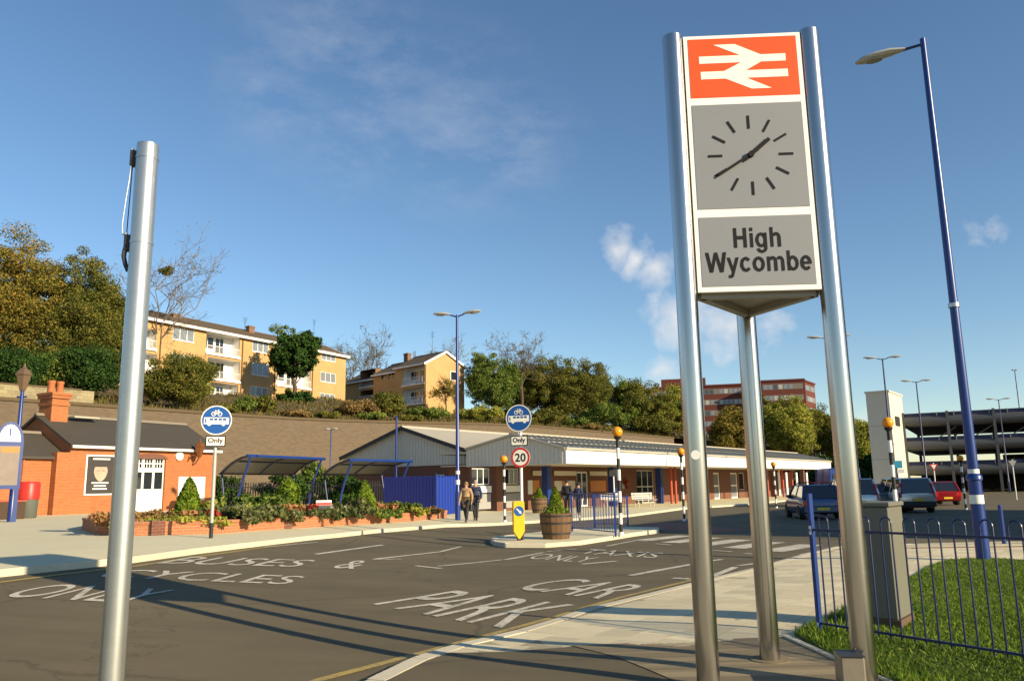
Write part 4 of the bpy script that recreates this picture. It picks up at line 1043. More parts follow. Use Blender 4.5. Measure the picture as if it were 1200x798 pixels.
def tree(name, label, loc, h, z0, lobes, mat, nclump, per, leaf, seed, tr=.25, group=None, cl=1.0, bark=None, cat='tree', names=('trunk', 'crown')):
    """lobes: (dx, dy, dz, rx, ry, rz) ellipsoids of the crown relative to the base"""
    rng = np.random.default_rng(seed)
    t = thing(name, label, cat, loc, 0, group)
    cs = []; ns = []
    vol = np.array([(l[3] * l[4] * l[5]) ** .67 for l in lobes]); vol /= vol.sum()
    for l, w_ in zip(lobes, vol):
        k = max(4, int(nclump * w_))
        d = rng.normal(size=(k, 3)); d /= np.linalg.norm(d, axis=1)[:, None]
        rr = rng.uniform(.25, 1.0, k) ** .45
        c = np.array(l[:3]) + d * rr[:, None] * np.array(l[3:]) * rng.uniform(.8, 1.02, (k, 1))
        c[:, 2] = np.maximum(c[:, 2], z0 * .9); cs.append(c); ns.append(d)
    cs = np.concatenate(cs); ns = np.concatenate(ns)
    idx = rng.integers(0, len(cs), nclump * per); rad = rng.uniform(.55, 1.25, len(cs)) * cl
    g = rng.normal(size=(len(idx), 3)); g /= np.linalg.norm(g, axis=1)[:, None]
    P = cs[idx] + g * (rad[idx] * rng.uniform(.1, 1, len(idx)) ** .5)[:, None] * np.array([1, 1, .72])
    leaves(names[1], P, g * .6 + ns[idx] * .5, leaf, rng, mat, t)
    mb = MB(); top = h * .72
    tp = [Vector((0, 0, -.4)), Vector((rng.normal(0, .1), rng.normal(0, .1), h * .25)), Vector((rng.normal(0, .25), rng.normal(0, .25), h * .5)), Vector((rng.normal(0, .3), rng.normal(0, .3), top))]
    mb.tube(tp, [tr * 1.25, tr, tr * .7, tr * .25], 8)
    for i in rng.choice(len(cs), min(16, len(cs)), replace=False):
        e = Vector(cs[i]); s = tp[1].lerp(tp[3], float(rng.uniform(0, .9))); mid = s.lerp(e, .5) + Vector((0, 0, -.06 * (e - s).length))
        mb.tube([s, mid, e], [tr * .35, tr * .2, tr * .07], 5, caps=False)
    mb.build(names[0], bark or m_bark, t, smooth=True)
    return t
def on_bank(px, yl, dz=0):
    t = TX(px, yl, 460) + 39; return TB(t, yl, hillz(t, yl) + dz)
def tree_px(name, label, px, yt, yb, wpx, yl, mat, seed, n=90, per=85, leaf=.17, group=None, lobes=None, loc=None, cl=1.0, tr=.25, **k):
    p = loc or on_bank(px, yl); Y = p.y; s = Y / F
    zt, zl = zat(px, yt, Y) - p.z, max(.2, zat(px, yb, Y) - p.z); w_ = wpx * s / 2; h = zt
    if lobes is None:
        r = np.random.default_rng(seed + 99); lobes = [(0, 0, zl + (zt - zl) * .48, w_ * .8, w_ * .75, (zt - zl) * .5)]
        for i in range(5): a = i * 1.256 + r.uniform(0, 1); lobes.append((math.cos(a) * w_ * .5, math.sin(a) * w_ * .45, zl + (zt - zl) * r.uniform(.25, .7), w_ * r.uniform(.38, .55), w_ * .45, (zt - zl) * r.uniform(.22, .36)))
    return tree(name, label, p, h, zl, lobes, mat, n, per, leaf, seed, group=group, cl=cl, tr=tr, **k)
def bare_px(label, px, yt, yl, seed, mat, loc=None, depth=4, L0=.34, group=None, few=None, name='bare_tree', spread=.5, r0=.2):
    p = loc or on_bank(px, yl); h = zat(px, yt, p.y) - p.z; rng = np.random.default_rng(seed)
    t = thing(name, label, 'tree', p, 0, group); mb = MB()
    mb.tube([Vector((0, 0, -.3)), Vector((.1, 0, h * .2)), Vector((0, .1, h * .42))], [r0 * 1.2, r0, r0 * .8], 8)
    for k in range(7):
        a = k * .9 + rng.uniform(0, .5); s = Vector((0, .05, h * rng.uniform(.25, .42)))
        branch(mb, s, Vector((math.cos(a) * spread, math.sin(a) * spread, 1)).normalized(), h * L0 * rng.uniform(.75, 1), r0 * .5, depth, rng, minr=.022)
    mb.build('trunk', mat, t)
    if few: 
        P = np.array([mb.v[i] for i in rng.integers(len(mb.v) // 2, len(mb.v), few)]) + rng.normal(0, .12, (few, 3))
        leaves('crown', P, rng.normal(size=(few, 3)), .11, rng, L_ochre, t)
    return t
gt = 'trees along the top of the railway bank'
# left edge
tree_px('broadleaf_tree', 'tall olive and ochre tree at the left edge of the frame', 14, 258, 440, 120, 80, L_ochre, 1, n=325, per=162, leaf=0.101, group=gt, cl=1.1, tr=.35)
tree_px('broadleaf_tree', 'broad ochre green tree beside the galvanised pole', 84, 284, 446, 122, 78, L_olive, 2, n=350, per=162, leaf=0.098, group=gt, cl=1.05, tr=.35)
tree_px('broadleaf_tree', 'brownish autumn tree tucked between the left trees and the flats', 126, 330, 452, 84, 82, L_olive, 5, n=212, per=150, leaf=0.101, group=gt)
tree_px('evergreen_shrub', 'low dark green shrub at the foot of the left trees', 12, 408, 452, 70, 70, L_dark, 3, n=137, per=125, leaf=0.094, tr=.1)
tree_px('evergreen_shrub', 'dark green shrub behind the parapet beside the galvanised pole', 104, 406, 456, 84, 70, L_dark, 4, n=150, per=125, leaf=0.094, tr=.1)
tree_px('evergreen_shrub', 'dull green shrub between the two dark shrubs at the left', 58, 412, 456, 64, 72, L_green, 14, n=112, per=112, leaf=0.094, tr=.1)
bare_px('wispy bare tree above the flats roof behind the galvanised pole', 180, 290, 92, 11, m_barklight, few=900, r0=.22, spread=.95, L0=.36)
mt_ = tree('mistletoe', 'round olive mistletoe clump high in the bare tree', on_bank(186, 92, 0) + Vector((0, 0, zat(186, 317, on_bank(186, 92).y) - on_bank(186, 92).z - .7)), .6, 0, [(0, 0, .7, .75, .75, .7)], L_olive, 20, 60, .1, 12, tr=.03, cl=.45, cat='plant', names=('stem', 'foliage'))
tree_px('broadleaf_shrub', 'large olive shrub below the flats beside the galvanised pole', 208, 412, 492, 104, 67.5, L_olive, 6, n=262, per=137, leaf=0.086, group='shrubs on the bank', cl=.8, tr=.12)
tree_px('broadleaf_shrub', 'tall thin yellowing bush against the flats balcony', 232, 408, 470, 44, 74, L_yellow, 7, n=62, per=87, leaf=0.101, group='shrubs on the bank', cl=.7, tr=.1)
tree_px('broadleaf_shrub', 'small rounded shrub left of the pair below the flats', 289, 464, 490, 28, 69, L_green, 8, n=50, per=87, leaf=0.094, group='shrubs on the bank', cl=.5, tr=.06)
tree_px('broadleaf_shrub', 'small rounded shrub right of the pair below the flats', 312, 463, 491, 30, 69, L_olive, 9, n=50, per=87, leaf=0.094, group='shrubs on the bank', cl=.5, tr=.06)
# dark yew and its clipped hedge in front of the flats
p = on_bank(345, 86); Yp = p.y; s_ = Yp / F
zc = zat(345, 420, Yp) - p.z
lob = [(0, 0, zc, 30 * s_, 26 * s_, 25 * s_), (-14 * s_, 0, zc + 1.2, 15 * s_, 15 * s_, 20 * s_), (13 * s_, 0, zc + 1.5, 17 * s_, 15 * s_, 18 * s_), (0, 0, zc + 14 * s_, 14 * s_, 14 * s_, 14 * s_)]
tree('yew_tree', 'dense dark green yew on a short trunk in front of the flats', p, zc + 2, zat(345, 449, Yp) - p.z, lob, L_dark, 170, 110, .2, 21, tr=.28, cl=.8)
hp = on_bank(345, 84)
tree('hedge', 'clipped dark green hedge beneath the yew', hp, 1.4, .1, [(0, 0, zat(345, 468, hp.y) - hp.z, 2.6, 1.4, 1.3)], L_dark, 70, 110, .13, 22, tr=.05, cl=.5, cat='hedge', names=('stem', 'foliage'))
# behind the flats
tree_px('broadleaf_tree', 'rounded green tree showing above the middle of the flats roof', 338, 378, 430, 54, 112, L_green, 23, n=87, per=100, leaf=0.156, group=gt)
bare_px('thin brown leafed tree between the two blocks of flats, left of two', 408, 391, 112, 24, m_bark, few=1500, group=gt, name='sparse_tree')
bare_px('thin brown leafed tree between the two blocks of flats, right of two', 438, 394, 112, 25, m_bark, few=1400, group=gt, name='sparse_tree')
bare_px('sparse yellowing tree behind the gable of the stepped flats', 522, 396, 100, 26, m_barklight, few=2600, group=gt, name='sparse_tree')
bare_px('sparse reddish tree standing against the sunlit gable end', 522, 440, 74, 27, m_bark, few=1900, name='sparse_tree', r0=.1, L0=.3)
# bank shrubs, left to right
gs = 'shrubs on the bank'
tree_px('broadleaf_shrub', 'brown bramble mound below the stepped flats', 418, 468, 502, 60, 70, L_brown, 31, n=87, per=100, leaf=0.101, group=gs, cl=.7, tr=.06)
tree_px('broadleaf_shrub', 'taller olive shrub below the stepped flats balcony', 455, 458, 506, 46, 70, L_olive, 32, n=100, per=100, leaf=0.101, group=gs, cl=.7, tr=.08)
tree_px('broadleaf_shrub', 'low green shrub under the sunlit gable end', 500, 478, 506, 62, 69, L_green, 33, n=75, per=100, leaf=0.109, group=gs, cl=.6, tr=.06)
tree_px('broadleaf_shrub', 'yellowish scrub behind the double headed lamp', 566, 476, 512, 70, 68, L_yellow, 34, n=100, per=100, leaf=0.109, group=gs, cl=.6, tr=.06)
tree_px('broadleaf_shrub', 'pale scrub behind the island bus sign', 642, 478, 512, 62, 70, L_olive, 35, n=75, per=100, leaf=0.117, group=gs, cl=.6, tr=.06)
for i, (px, yt, w_, mt_, lab) in enumerate([(262, 478, 40, L_olive, 'low bramble beside the bus lane sign on the wall top'), (345, 482, 50, L_brown, 'brown bramble trailing over the wall top above the left shelter'), (386, 484, 40, L_olive, 'olive bramble on the wall top above the platform lamp'), (436, 484, 44, L_green, 'green bramble on the wall top left of the station gable'), (478, 488, 40, L_olive, 'olive bramble on the wall top behind the station gable'), (606, 492, 60, L_olive, 'olive scrub on the wall top left of the bus sign'), (688, 498, 60, L_brown, 'brown scrub on the wall top above the canopy')]):
    tree_px('bramble', lab, px, yt, 505, w_, 66.3, mt_, 90 + i, n=40, per=80, leaf=.1, group=gs, cl=.45, tr=.04, cat='shrub', names=('stem', 'foliage'))
# the wood to the right of the flats
tree_px('broadleaf_tree', 'dense rounded yellow green tree right of the stepped flats', 578, 408, 486, 80, 74, L_green, 41, n=300, per=150, leaf=0.109, group=gt, cl=.85)
bare_px('bare crowned tree rising above the wood', 611, 372, 77, 52, m_bark, few=1200, group=gt, spread=.7, L0=.27, r0=.26, depth=5)
tree_px('broadleaf_tree', 'olive tree in the wood behind the bare crown', 638, 412, 494, 92, 80, L_olive, 43, n=287, per=150, leaf=0.125, group=gt, cl=1.1)
tree_px('broadleaf_tree', 'broad green tree in the middle of the wood', 676, 416, 500, 94, 76, L_olive, 44, n=300, per=150, leaf=0.125, group=gt, cl=1.1)
tree_px('broadleaf_tree', 'dark olive tree right of the middle of the wood', 718, 438, 506, 78, 78, L_green, 45, n=237, per=150, leaf=0.133, group=gt, cl=1.1)
tree_px('broadleaf_tree', 'ochre tree at the right of the wood beside the totem', 752, 440, 512, 82, 74, L_olive, 46, n=250, per=150, leaf=0.140, group=gt, cl=1.2)
tree_px('broadleaf_tree', 'yellow green tree at the end of the wood behind the totem left leg', 788, 448, 518, 74, 70, L_yellow, 47, n=237, per=150, leaf=0.148, group=gt, cl=1.2)
tree_px('broadleaf_shrub', 'green undergrowth at the foot of the wood', 700, 474, 512, 90, 69, L_green, 48, n=100, per=100, leaf=0.156, group=gs, cl=.9, tr=.08)
tree_px('broadleaf_shrub', 'olive undergrowth behind the canopy roof', 768, 486, 524, 76, 68, L_olive, 49, n=87, per=100, leaf=0.172, group=gs, cl=.9, tr=.08)
for i, (px, yt, w_, lab) in enumerate([(606, 424, 70, 'dark green tree filling the back of the wood near the bare crown'), (660, 426, 80, 'ochre tree at the back of the wood above the bus sign'), (700, 436, 70, 'dull green tree at the back of the wood right of the bus sign'), (738, 446, 70, 'brownish tree at the back of the wood before the offices')]):
    tree_px('broadleaf_tree', lab, px, yt, 500, w_, 88, (L_green, L_ochre, L_olive, L_brown)[i], 80 + i, n=187, per=137, leaf=0.148, group=gt, cl=1.2)
# trees between the offices and the lift tower, standing on the low ground
gl = 'trees in front of the offices'
def low(px, Y, z=0.0): return Vector((az(px, 500) * Y, Y, z))
for i, (px, yt, yb, wp, Y, mat, lab) in enumerate([(858, 474, 535, 56, 150, L_ochre, 'ochre tree between the left and back totem legs'), (893, 460, 535, 72, 158, L_olive, 'olive tree behind the back totem leg'), (925, 460, 535, 66, 150, L_yellow, 'yellow green tree right of the back totem leg'), (962, 476, 535, 54, 156, L_olive, 'olive tree behind the right totem leg'), (1010, 492, 540, 40, 150, L_yellow, 'yellow tree left of the lift tower'), (985, 486, 540, 36, 170, L_olive, 'dull green tree seen past the right totem leg')]):
    tree_px('broadleaf_tree', lab, px, yt, yb, wp, 0, mat, 60 + i, n=212, per=150, leaf=0.172, group=gl, loc=low(px, Y), cl=1.4, tr=.35)
tree_px('hedge', 'dark hedge line behind the far end of the canopy', 985, 532, 575, 130, 0, L_dark, 70, n=150, per=100, leaf=0.234, loc=low(985, 130), cl=1.2, tr=.1, cat='hedge', names=('stem', 'foliage'))
# ---- raised brick flower bed
m_bedbrick = brickmat('bed_brick', (.44, .15, .055), (.36, .115, .045), (.36, .24, .15), stainamt=.25)
BF = [(96, 620), (110, 626), (150, 628), (186, 627), (250, 625.5), (335, 619.5), (420, 614.5), (478, 611), (524, 606.5)]
bf = [G(x, y, KERB).to_2d() for (x, y) in BF]
back = [Vector((bf[-1].x - .6, bf[-1].y + 1.6)), Vector((bf[-3].x - 3.2, bf[-3].y + 4.2)), Vector((bf[3].x - 4.0, bf[3].y + 6.5)), Vector((bf[0].x - 1.0, bf[0].y + 3.5))]
bed = thing('flower_bed', 'raised orange brick flower bed curving along the pavement', 'flower bed', (0, 0, 0))
ring = bf + back
BH = .27
def offs(ring, d):
    out = []; n = len(ring)
    for i in range(n):
        a, b, c = ring[i - 1], ring[i], ring[(i + 1) % n]; n1 = Vector((-(b - a).y, (b - a).x)).normalized(); n2 = Vector((-(c - b).y, (c - b).x)).normalized(); out.append(b + (n1 + n2).normalized() * d)
    return out
inn = offs(ring, .28)
def bz(p): return gz(p.x) + KERB
n = len(ring)
for i in range(n):
    a, b, c, d = ring[i], ring[(i + 1) % n], inn[(i + 1) % n], inn[i]
    zA, zB = bz(a) + BH, bz(b) + BH
    mbw = MB().add([(a.x, a.y, bz(a) - .2), (b.x, b.y, bz(b) - .2), (b.x, b.y, zB), (a.x, a.y, zA), (d.x, d.y, bz(d) - .2), (c.x, c.y, bz(c) - .2), (c.x, c.y, zB), (d.x, d.y, zA)], [(0, 1, 2, 3), (7, 6, 5, 4), (3, 2, 6, 7)])
    w_ = mbw.build('bed_wall', m_bedbrick, bed)
    # coping course of brick on edge
    dd = (b - a); k = max(1, int(dd.length / .9)); sd = Vector((-dd.y, dd.x)).normalized()
    for j in range(k):
        p0_, p1_ = a + dd * (j / k), a + dd * ((j + 1) / k - .012 / max(.2, dd.length))
        z0_, z1_ = zA + (zB - zA) * j / k, zA + (zB - zA) * (j + 1) / k
        e = [p0_ - sd * .02, p1_ - sd * .02, p1_ + sd * .30, p0_ + sd * .30]
        MB().add([(e[0].x, e[0].y, z0_ + .002), (e[1].x, e[1].y, z1_ + .002), (e[2].x, e[2].y, z1_ + .002), (e[3].x, e[3].y, z0_ + .002), (e[0].x, e[0].y, z0_ + .07), (e[1].x, e[1].y, z1_ + .07), (e[2].x, e[2].y, z1_ + .07), (e[3].x, e[3].y, z0_ + .07)], [(4, 5, 6, 7), (0, 1, 5, 4), (1, 2, 6, 5), (2, 3, 7, 6), (3, 0, 4, 7)]).build('coping', m_bedbrick, w_)
for (px, py) in ((186, 626.5), (335, 619)):
    p = G(px, py, KERB); MB().box(-.16, .16, -.16, .16, 0, BH + .09, Matrix.Translation((p.x, p.y - .12, p.z)) @ Matrix.Rotation(R_(35), 4, 'Z')).build('pier', m_dkbrick, bed)
so_ = sheet('soil', [tuple(p) for p in offs(ring, .14)], KERB + BH - .08, M('bed_soil', (.05, .035, .02), .95, var=.3), parent=bed, kind=None)
def plant(label, px, py, back_d, w_, h, mat, seed, name='bedding_shrub', n=14, per=60, leaf=.07, grp='plants in the brick bed', cat='plant', cone=False, up=0.0):
    """px,py: point on the front wall foot; back_d: metres behind the front wall"""
    p = G(px, py, KERB); d = Vector((p.x, p.y)).normalized(); q = Vector((p.x, p.y)) + d * back_d
    z = gz(q.x) + KERB + BH - .09; rng = np.random.default_rng(seed)
    t = thing(name, label, cat, (q.x, q.y, z), 0, grp)
    if cone:
        k = n * per; zz_ = rng.uniform(.04, 1, k) ** .8; rr = w_ / 2 * (np.minimum(1, (1 - zz_) * (1.6 if cone == 1 else 4.0)) ** .7) * (.75 + .3 * rng.random(k)); a = rng.uniform(0, 6.28, k)
        P = np.stack([np.cos(a) * rr, np.sin(a) * rr, zz_ * h], 1); N_ = np.stack([np.cos(a), np.sin(a), np.full(k, .4)], 1)
    else:
        c = np.stack([rng.uniform(-.5, .5, n) * w_, rng.uniform(-.4, .4, n) * min(w_, 1.5), rng.uniform(.15, .85, n) * h], 1)
        idx = rng.integers(0, n, n * per); g = rng.normal(size=(n * per, 3)); g /= np.linalg.norm(g, axis=1)[:, None]
        P = c[idx] + g * (rng.uniform(.2, 1, n * per) ** .6)[:, None] * np.array([.24 * max(.8, w_ / 2), .24 * max(.8, w_ / 2), h * .3]); P[:, 2] = np.abs(P[:, 2]); N_ = g
    leaves('foliage', P, N_, leaf, rng, mat, t, up=up, aspect=.5)
    mb = MB()
    for k in range(5): 
        e = P[rng.integers(len(P))]; mb.tube([(0, 0, -.05), (e[0] * .4, e[1] * .4, e[2] * .6), tuple(e)], [.015, .012, .006], 4)
    mb.build('stem', m_bark, t)
    return t
bedplants = [
 ('dark reddish shrub at the curved left end of the bed', 142, 628, .9, 1.5, 1.1, L_pink, 0, .07), ('brown seedheads behind the pole in the bed', 165, 627.5, 1.8, 1.6, 1.1, L_brown, 0, .06),
 ('low bright green mat spreading at the front left of the bed', 172, 627, .6, 1.9, .55, L_yellow, 0, .06), ('low green mat in front of the lime conifer', 205, 626, .6, 2.0, .55, L_yellow, 0, .06), ('low yellow green mat beside the bus lane sign post', 233, 626, .6, 1.6, .6, L_yellow, 0, .06),
 ('bushy dark heather behind the low green mat', 185, 627, 2.0, 2.4, 1.0, L_pink, 0, .06), ('pale leafed shrub right of the lime conifer', 231, 626, 2.6, 1.1, 1.7, L_yellow, 0, .07), ('scarlet flowers left of the bus lane sign post', 239, 626, 1.8, 1.0, .95, L_red, 0, .06),
 ('big grey green leafy shrub right of the bus lane sign post', 268, 624, 1.0, 2.0, 1.35, L_greygreen, 0, .09), ('wide grey green shrub spilling over the wall', 292, 622.5, .8, 1.9, 1.15, L_greygreen, 0, .09), ('leafy green shrub under the left shelter', 285, 623, 3.2, 2.0, 2.1, L_green, 0, .11), ('tall green plants under the left shelter, second from sign', 308, 621.5, 3.2, 1.6, 2.0, L_green, 0, .11),
 ('pale lavender clump left of the dark pier', 322, 620.5, .8, 1.6, .95, L_greygreen, 0, .06), ('pale lavender clump right of the dark pier', 347, 618.5, .8, 2.0, .95, L_greygreen, 0, .06), ('dull lavender clump in the middle of the bed', 368, 617.5, .8, 1.8, .9, L_greygreen, 0, .06),
 ('scarlet flowers below the columnar conifer', 338, 619, 2.4, 2.2, 1.25, L_red, 0, .06), ('rust coloured sedum beside the scarlet flowers', 362, 617.5, 2.3, 2.0, 1.2, L_pink, 0, .06), ('brown sedum behind the grey shrub', 318, 620.5, 2.4, 1.6, 1.2, L_pink, 0, .06),
 ('silver leafed mound in the middle of the bed', 402, 616, 1.0, 2.2, 1.05, L_greygreen, 0, .08), ('dark mound of leaves beside the silver mound', 382, 617, .9, 1.3, .9, L_dark, 0, .08), ('dark green mound right of the silver mound', 428, 614.5, .8, 1.9, .85, L_green, 0, .07), ('dark green mound left of the yellow grasses', 447, 613.5, .8, 1.7, .85, L_green, 0, .07),
 ('tall pale grass behind the dark mound', 415, 615, 2.6, 1.4, 1.7, L_greygreen, 0, .08), ('pinkish flowers behind the right conifer', 440, 613.5, 2.4, 1.6, 1.3, L_pink, 0, .07), ('green shrub near the right end of the bed', 470, 611.5, 1.4, 1.8, 1.5, L_green, 0, .08), ('yellow edged grass clump near the right end', 477, 611, .7, 1.5, 1.0, L_yellow, 0, .08), ('dark purple leafed plant at the right end of the bed', 500, 609, .7, 1.4, .8, L_brown, 0, .07)]
for i, (lab, px, py, bd, w_, h, mat, _, lf) in enumerate(bedplants): plant(lab, px, py, bd, w_ * .95, h * .33 + .05, mat, 200 + i, n=16, per=75, leaf=lf)
plant('bright lime pointed conifer left of the bus lane sign', 219, 626, 2.2, .72, 1.25, L_lime, 301, 'conifer', 24, 110, .07, cone=1, up=.6)
plant('lime columnar conifer under the left shelter', 337, 619, 2.6, .72, 1.3, L_lime, 302, 'conifer', 24, 110, .07, cone=2, up=.6)
plant('lime conifer under the right shelter', 427, 614.5, 2.6, .85, 1.3, L_lime, 303, 'conifer', 24, 110, .07, cone=1, up=.6)
sg = G(380, 617, KERB); 
nb_ = thing('bed_nameplate', 'small red and white plate on a dark base in the bed', 'plate', (sg.x - .25, sg.y + .9, sg.z + .3), R_(30))
MB().box(-.26, .26, -.03, .03, .35, .52).build('plate', m_white, nb_); MB().box(-.25, .25, -.045, -.032, .36, .45).build('plate_stripe', M('red_print', (.5, .05, .04), .5), nb_); MB().box(-.2, .2, -.1, .1, -.1, .35).build('base', m_dark, nb_)
# dark bushes behind the shelters
for i, (px, yt, w_, lab) in enumerate([(262, 556, 40, 'dark hedge behind the left shelter'), (330, 554, 60, 'dark hedge between the two shelters'), (395, 552, 50, 'leafy hedge behind the right shelter'), (360, 540, 30, 'light green bush above the shelter hedge')]):
    p = Vector((az(px, 560) * 53, 53 + i * .5, gz(-9) + KERB * .5)); h = zat(px, yt, p.y) - p.z
    tree('hedge', lab, p, h, .1, [(0, 0, h * .5, w_ * .032, .9, h * .5)], L_green if i == 3 else L_dark, 50, 90, .1, 330 + i, tr=.05, cl=.5, cat='hedge', names=('stem', 'foliage'))
# ================================================================== street objects
m_steel = M('brushed_steel', (.52, .495, .46), .2, 1.0, var=.10, scale=3, stretch=(1, 1, .15))
m_galv = M('galvanised_steel', (.50, .52, .50), .34, .85, var=.22, scale=14)
m_frame = M('cream_frame', (.82, .81, .76), .4, var=.04)
m_sgrey = M('sign_grey', (.205, .215, .23), .5, var=.05)
m_sorange = M('sign_orange_red', (.80, .085, .012), .4, var=.04)
m_cream = M('sign_white', (.86, .82, .70), .4, var=.03)
m_ink = M('sign_black', (.008, .008, .009), .65, var=.1, spec=.2)
m_sblue = M('sign_blue', (.01, .082, .31), .35, var=.06)
m_yellow = M('bollard_yellow', (.72, .43, .01), .4, var=.06)
m_globe = M('amber_globe', (.78, .30, .012), .3, var=.08)
m_redring = M('sign_red', (.55, .03, .03), .4, var=.06)
# heavy grotesque capitals and lower case drawn from bars and rings (for the totem name)
def glyphs(word):
    """list of convex-ish polygons (em units) for a word"""
    out_ = []; x0 = 0
    def rect(a, b, c, d): out_.append([(x0 + a, b), (x0 + c, b), (x0 + c, d), (x0 + a, d)])
    def slab_(xb0, xb1, yb, xt0, xt1, yt): out_.append([(x0 + xb0, yb), (x0 + xb1, yb), (x0 + xt1, yt), (x0 + xt0, yt)])
    def arc(cx, cy, ox, oy, ix_, iy, a0, a1, n=18):
        for k in range(n):
            p, q = (math.radians(a0 + (a1 - a0) * (k + j) / n) for j in (0, 1))
            out_.append([(x0 + cx + ox * math.cos(p), cy + oy * math.sin(p)), (x0 + cx + ox * math.cos(q), cy + oy * math.sin(q)), (x0 + cx + ix_ * math.cos(q), cy + iy * math.sin(q)), (x0 + cx + ix_ * math.cos(p), cy + iy * math.sin(p))])
    marks_ = []
    for ch in word:
        marks_.append(len(out_))
        if ch == 'H': rect(.073, 0, .218, .716); rect(.504, 0, .649, .716); rect(.218, .30, .504, .425); adv = .722
        elif ch == 'i': rect(.072, 0, .209, .519); rect(.072, .589, .209, .716); adv = .278
        elif ch == 'h': rect(.071, 0, .209, .716); arc(.338, .33, .20, .20, .062, .088, 0, 150); rect(.40, 0, .538, .33); adv = .611
        elif ch == 'g': arc(.285, .262, .245, .268, .112, .16, 0, 360, 28); rect(.402, -.02, .538, .519); arc(.30, -.02, .238, .19, .102, .088, 190, 360); adv = .611
        elif ch == 'W':
            slab_(.165, .318, 0, .003, .153, .716); slab_(.185, .318, 0, .402, .54, .716); slab_(.625, .76, 0, .402, .54, .716); slab_(.625, .778, 0, .792, .942, .716); adv = .944
        elif ch == 'y': slab_(.205, .335, .0, .008, .153, .519); slab_(.155, .285, -.14, .40, .545, .519); rect(.06, -.21, .2, -.105); arc(.18, -.10, .11, .11, .0, .005, 270, 345, 8); adv = .556
        elif ch == 'c': arc(.288, .26, .25, .27, .112, .158, 38, 322, 26); adv = .556
        elif ch == 'o': arc(.305, .26, .265, .27, .125, .158, 0, 360, 30); adv = .611
        elif ch == 'm':
            rect(.065, 0, .20, .519); arc(.322, .33, .19, .20, .056, .088, 0, 150); rect(.378, 0, .512, .33); arc(.635, .33, .19, .20, .055, .088, 0, 140); rect(.69, 0, .825, .33); adv = .889
        elif ch == 'b': rect(.066, 0, .203, .716); arc(.318, .26, .248, .27, .114, .158, 0, 360, 28); adv = .611
        elif ch == 'e': arc(.28, .26, .25, .27, .112, .158, 0, 318, 28); rect(.15, .215, .527, .305); adv = .556
        x0 += adv
    return out_, marks_ + [len(out_)]
def word_flat(name, word, parent, mat, origin, udir, vdir, nrm, width, em_h):
    gl, mk = glyphs(word); xs = [p[0] for g in gl for p in g]; lo, hi = min(xs), max(xs); o_, u_, v_ = Vector(origin), Vector(udir), Vector(vdir)
    for i0, i1 in zip(mk[:-1], mk[1:]):
        mb = MB()
        for k, g_ in enumerate(gl[i0:i1]): mb.add([o_ + u_ * ((x - lo) / (hi - lo) * width) + v_ * (y * em_h) + nrm * (.0004 * (k % 5)) for x, y in g_], [tuple(range(len(g_)))])
        mb.build(name, mat, parent)
# ---- station totem with clock
Lp, Rp, Bp = Vector((1.440, 6.42)), Vector((2.605, 6.365)), Vector((2.19, 7.34))
cen = (Lp + Rp + Bp) / 3; tz = .10
tot = thing('station_totem', 'three legged steel totem with clock and double arrow sign', 'sign', (cen.x, cen.y, tz))
TOP = 5.435 - tz; BOT = 3.15 - tz
def legp(p): return Vector((p.x - cen.x, p.y - cen.y, 0))
for p in (Lp, Rp, Bp):
    q = legp(p); lg = MB().tube([q + Vector((0, 0, .006)), q + Vector((0, 0, TOP))], .087, 28).build('leg', m_steel, tot, smooth=True)
    MB().tube([q + Vector((0, 0, .83)), q + Vector((0, 0, .842))], .0885, 28).build('weld_band', m_steel, lg, smooth=True)
    MB().tube([q + Vector((0, 0, .0)), q + Vector((0, 0, .016))], .17, 28).build('foot_plate', m_strip, lg)
    MB().tube([q + Vector((0, 0, TOP + .001)), q + Vector((0, 0, TOP + .012))], .083, 24).build('cap', m_steel, lg)
PTS = [legp(Lp), legp(Rp), legp(Bp)]
sd_ = -Vector((Lp.x, Lp.y, 0)).normalized(); qs_ = legp(Lp) + sd_ * .0875 + Vector((0, 0, zat(814, 533, 6.36) - tz)); MB().tube([qs_, qs_ + sd_ * .004], .036, 20).build('round_sticker', m_white, tot)
def inset(a, b, f): return a + (b - a) * f
# triangular case: corners cut back from the legs
core = []
for i in range(3):
    a, b = PTS[i], PTS[(i + 1) % 3]; core += [inset(a, b, .105), inset(b, a, .105)]
core2 = [(p.x, p.y) for p in core]
m_under = M('case_underside', (.30, .285, .25), .5, var=.1)
MB().prism(core2, BOT + .02, TOP - .02).build('case', m_under, tot)
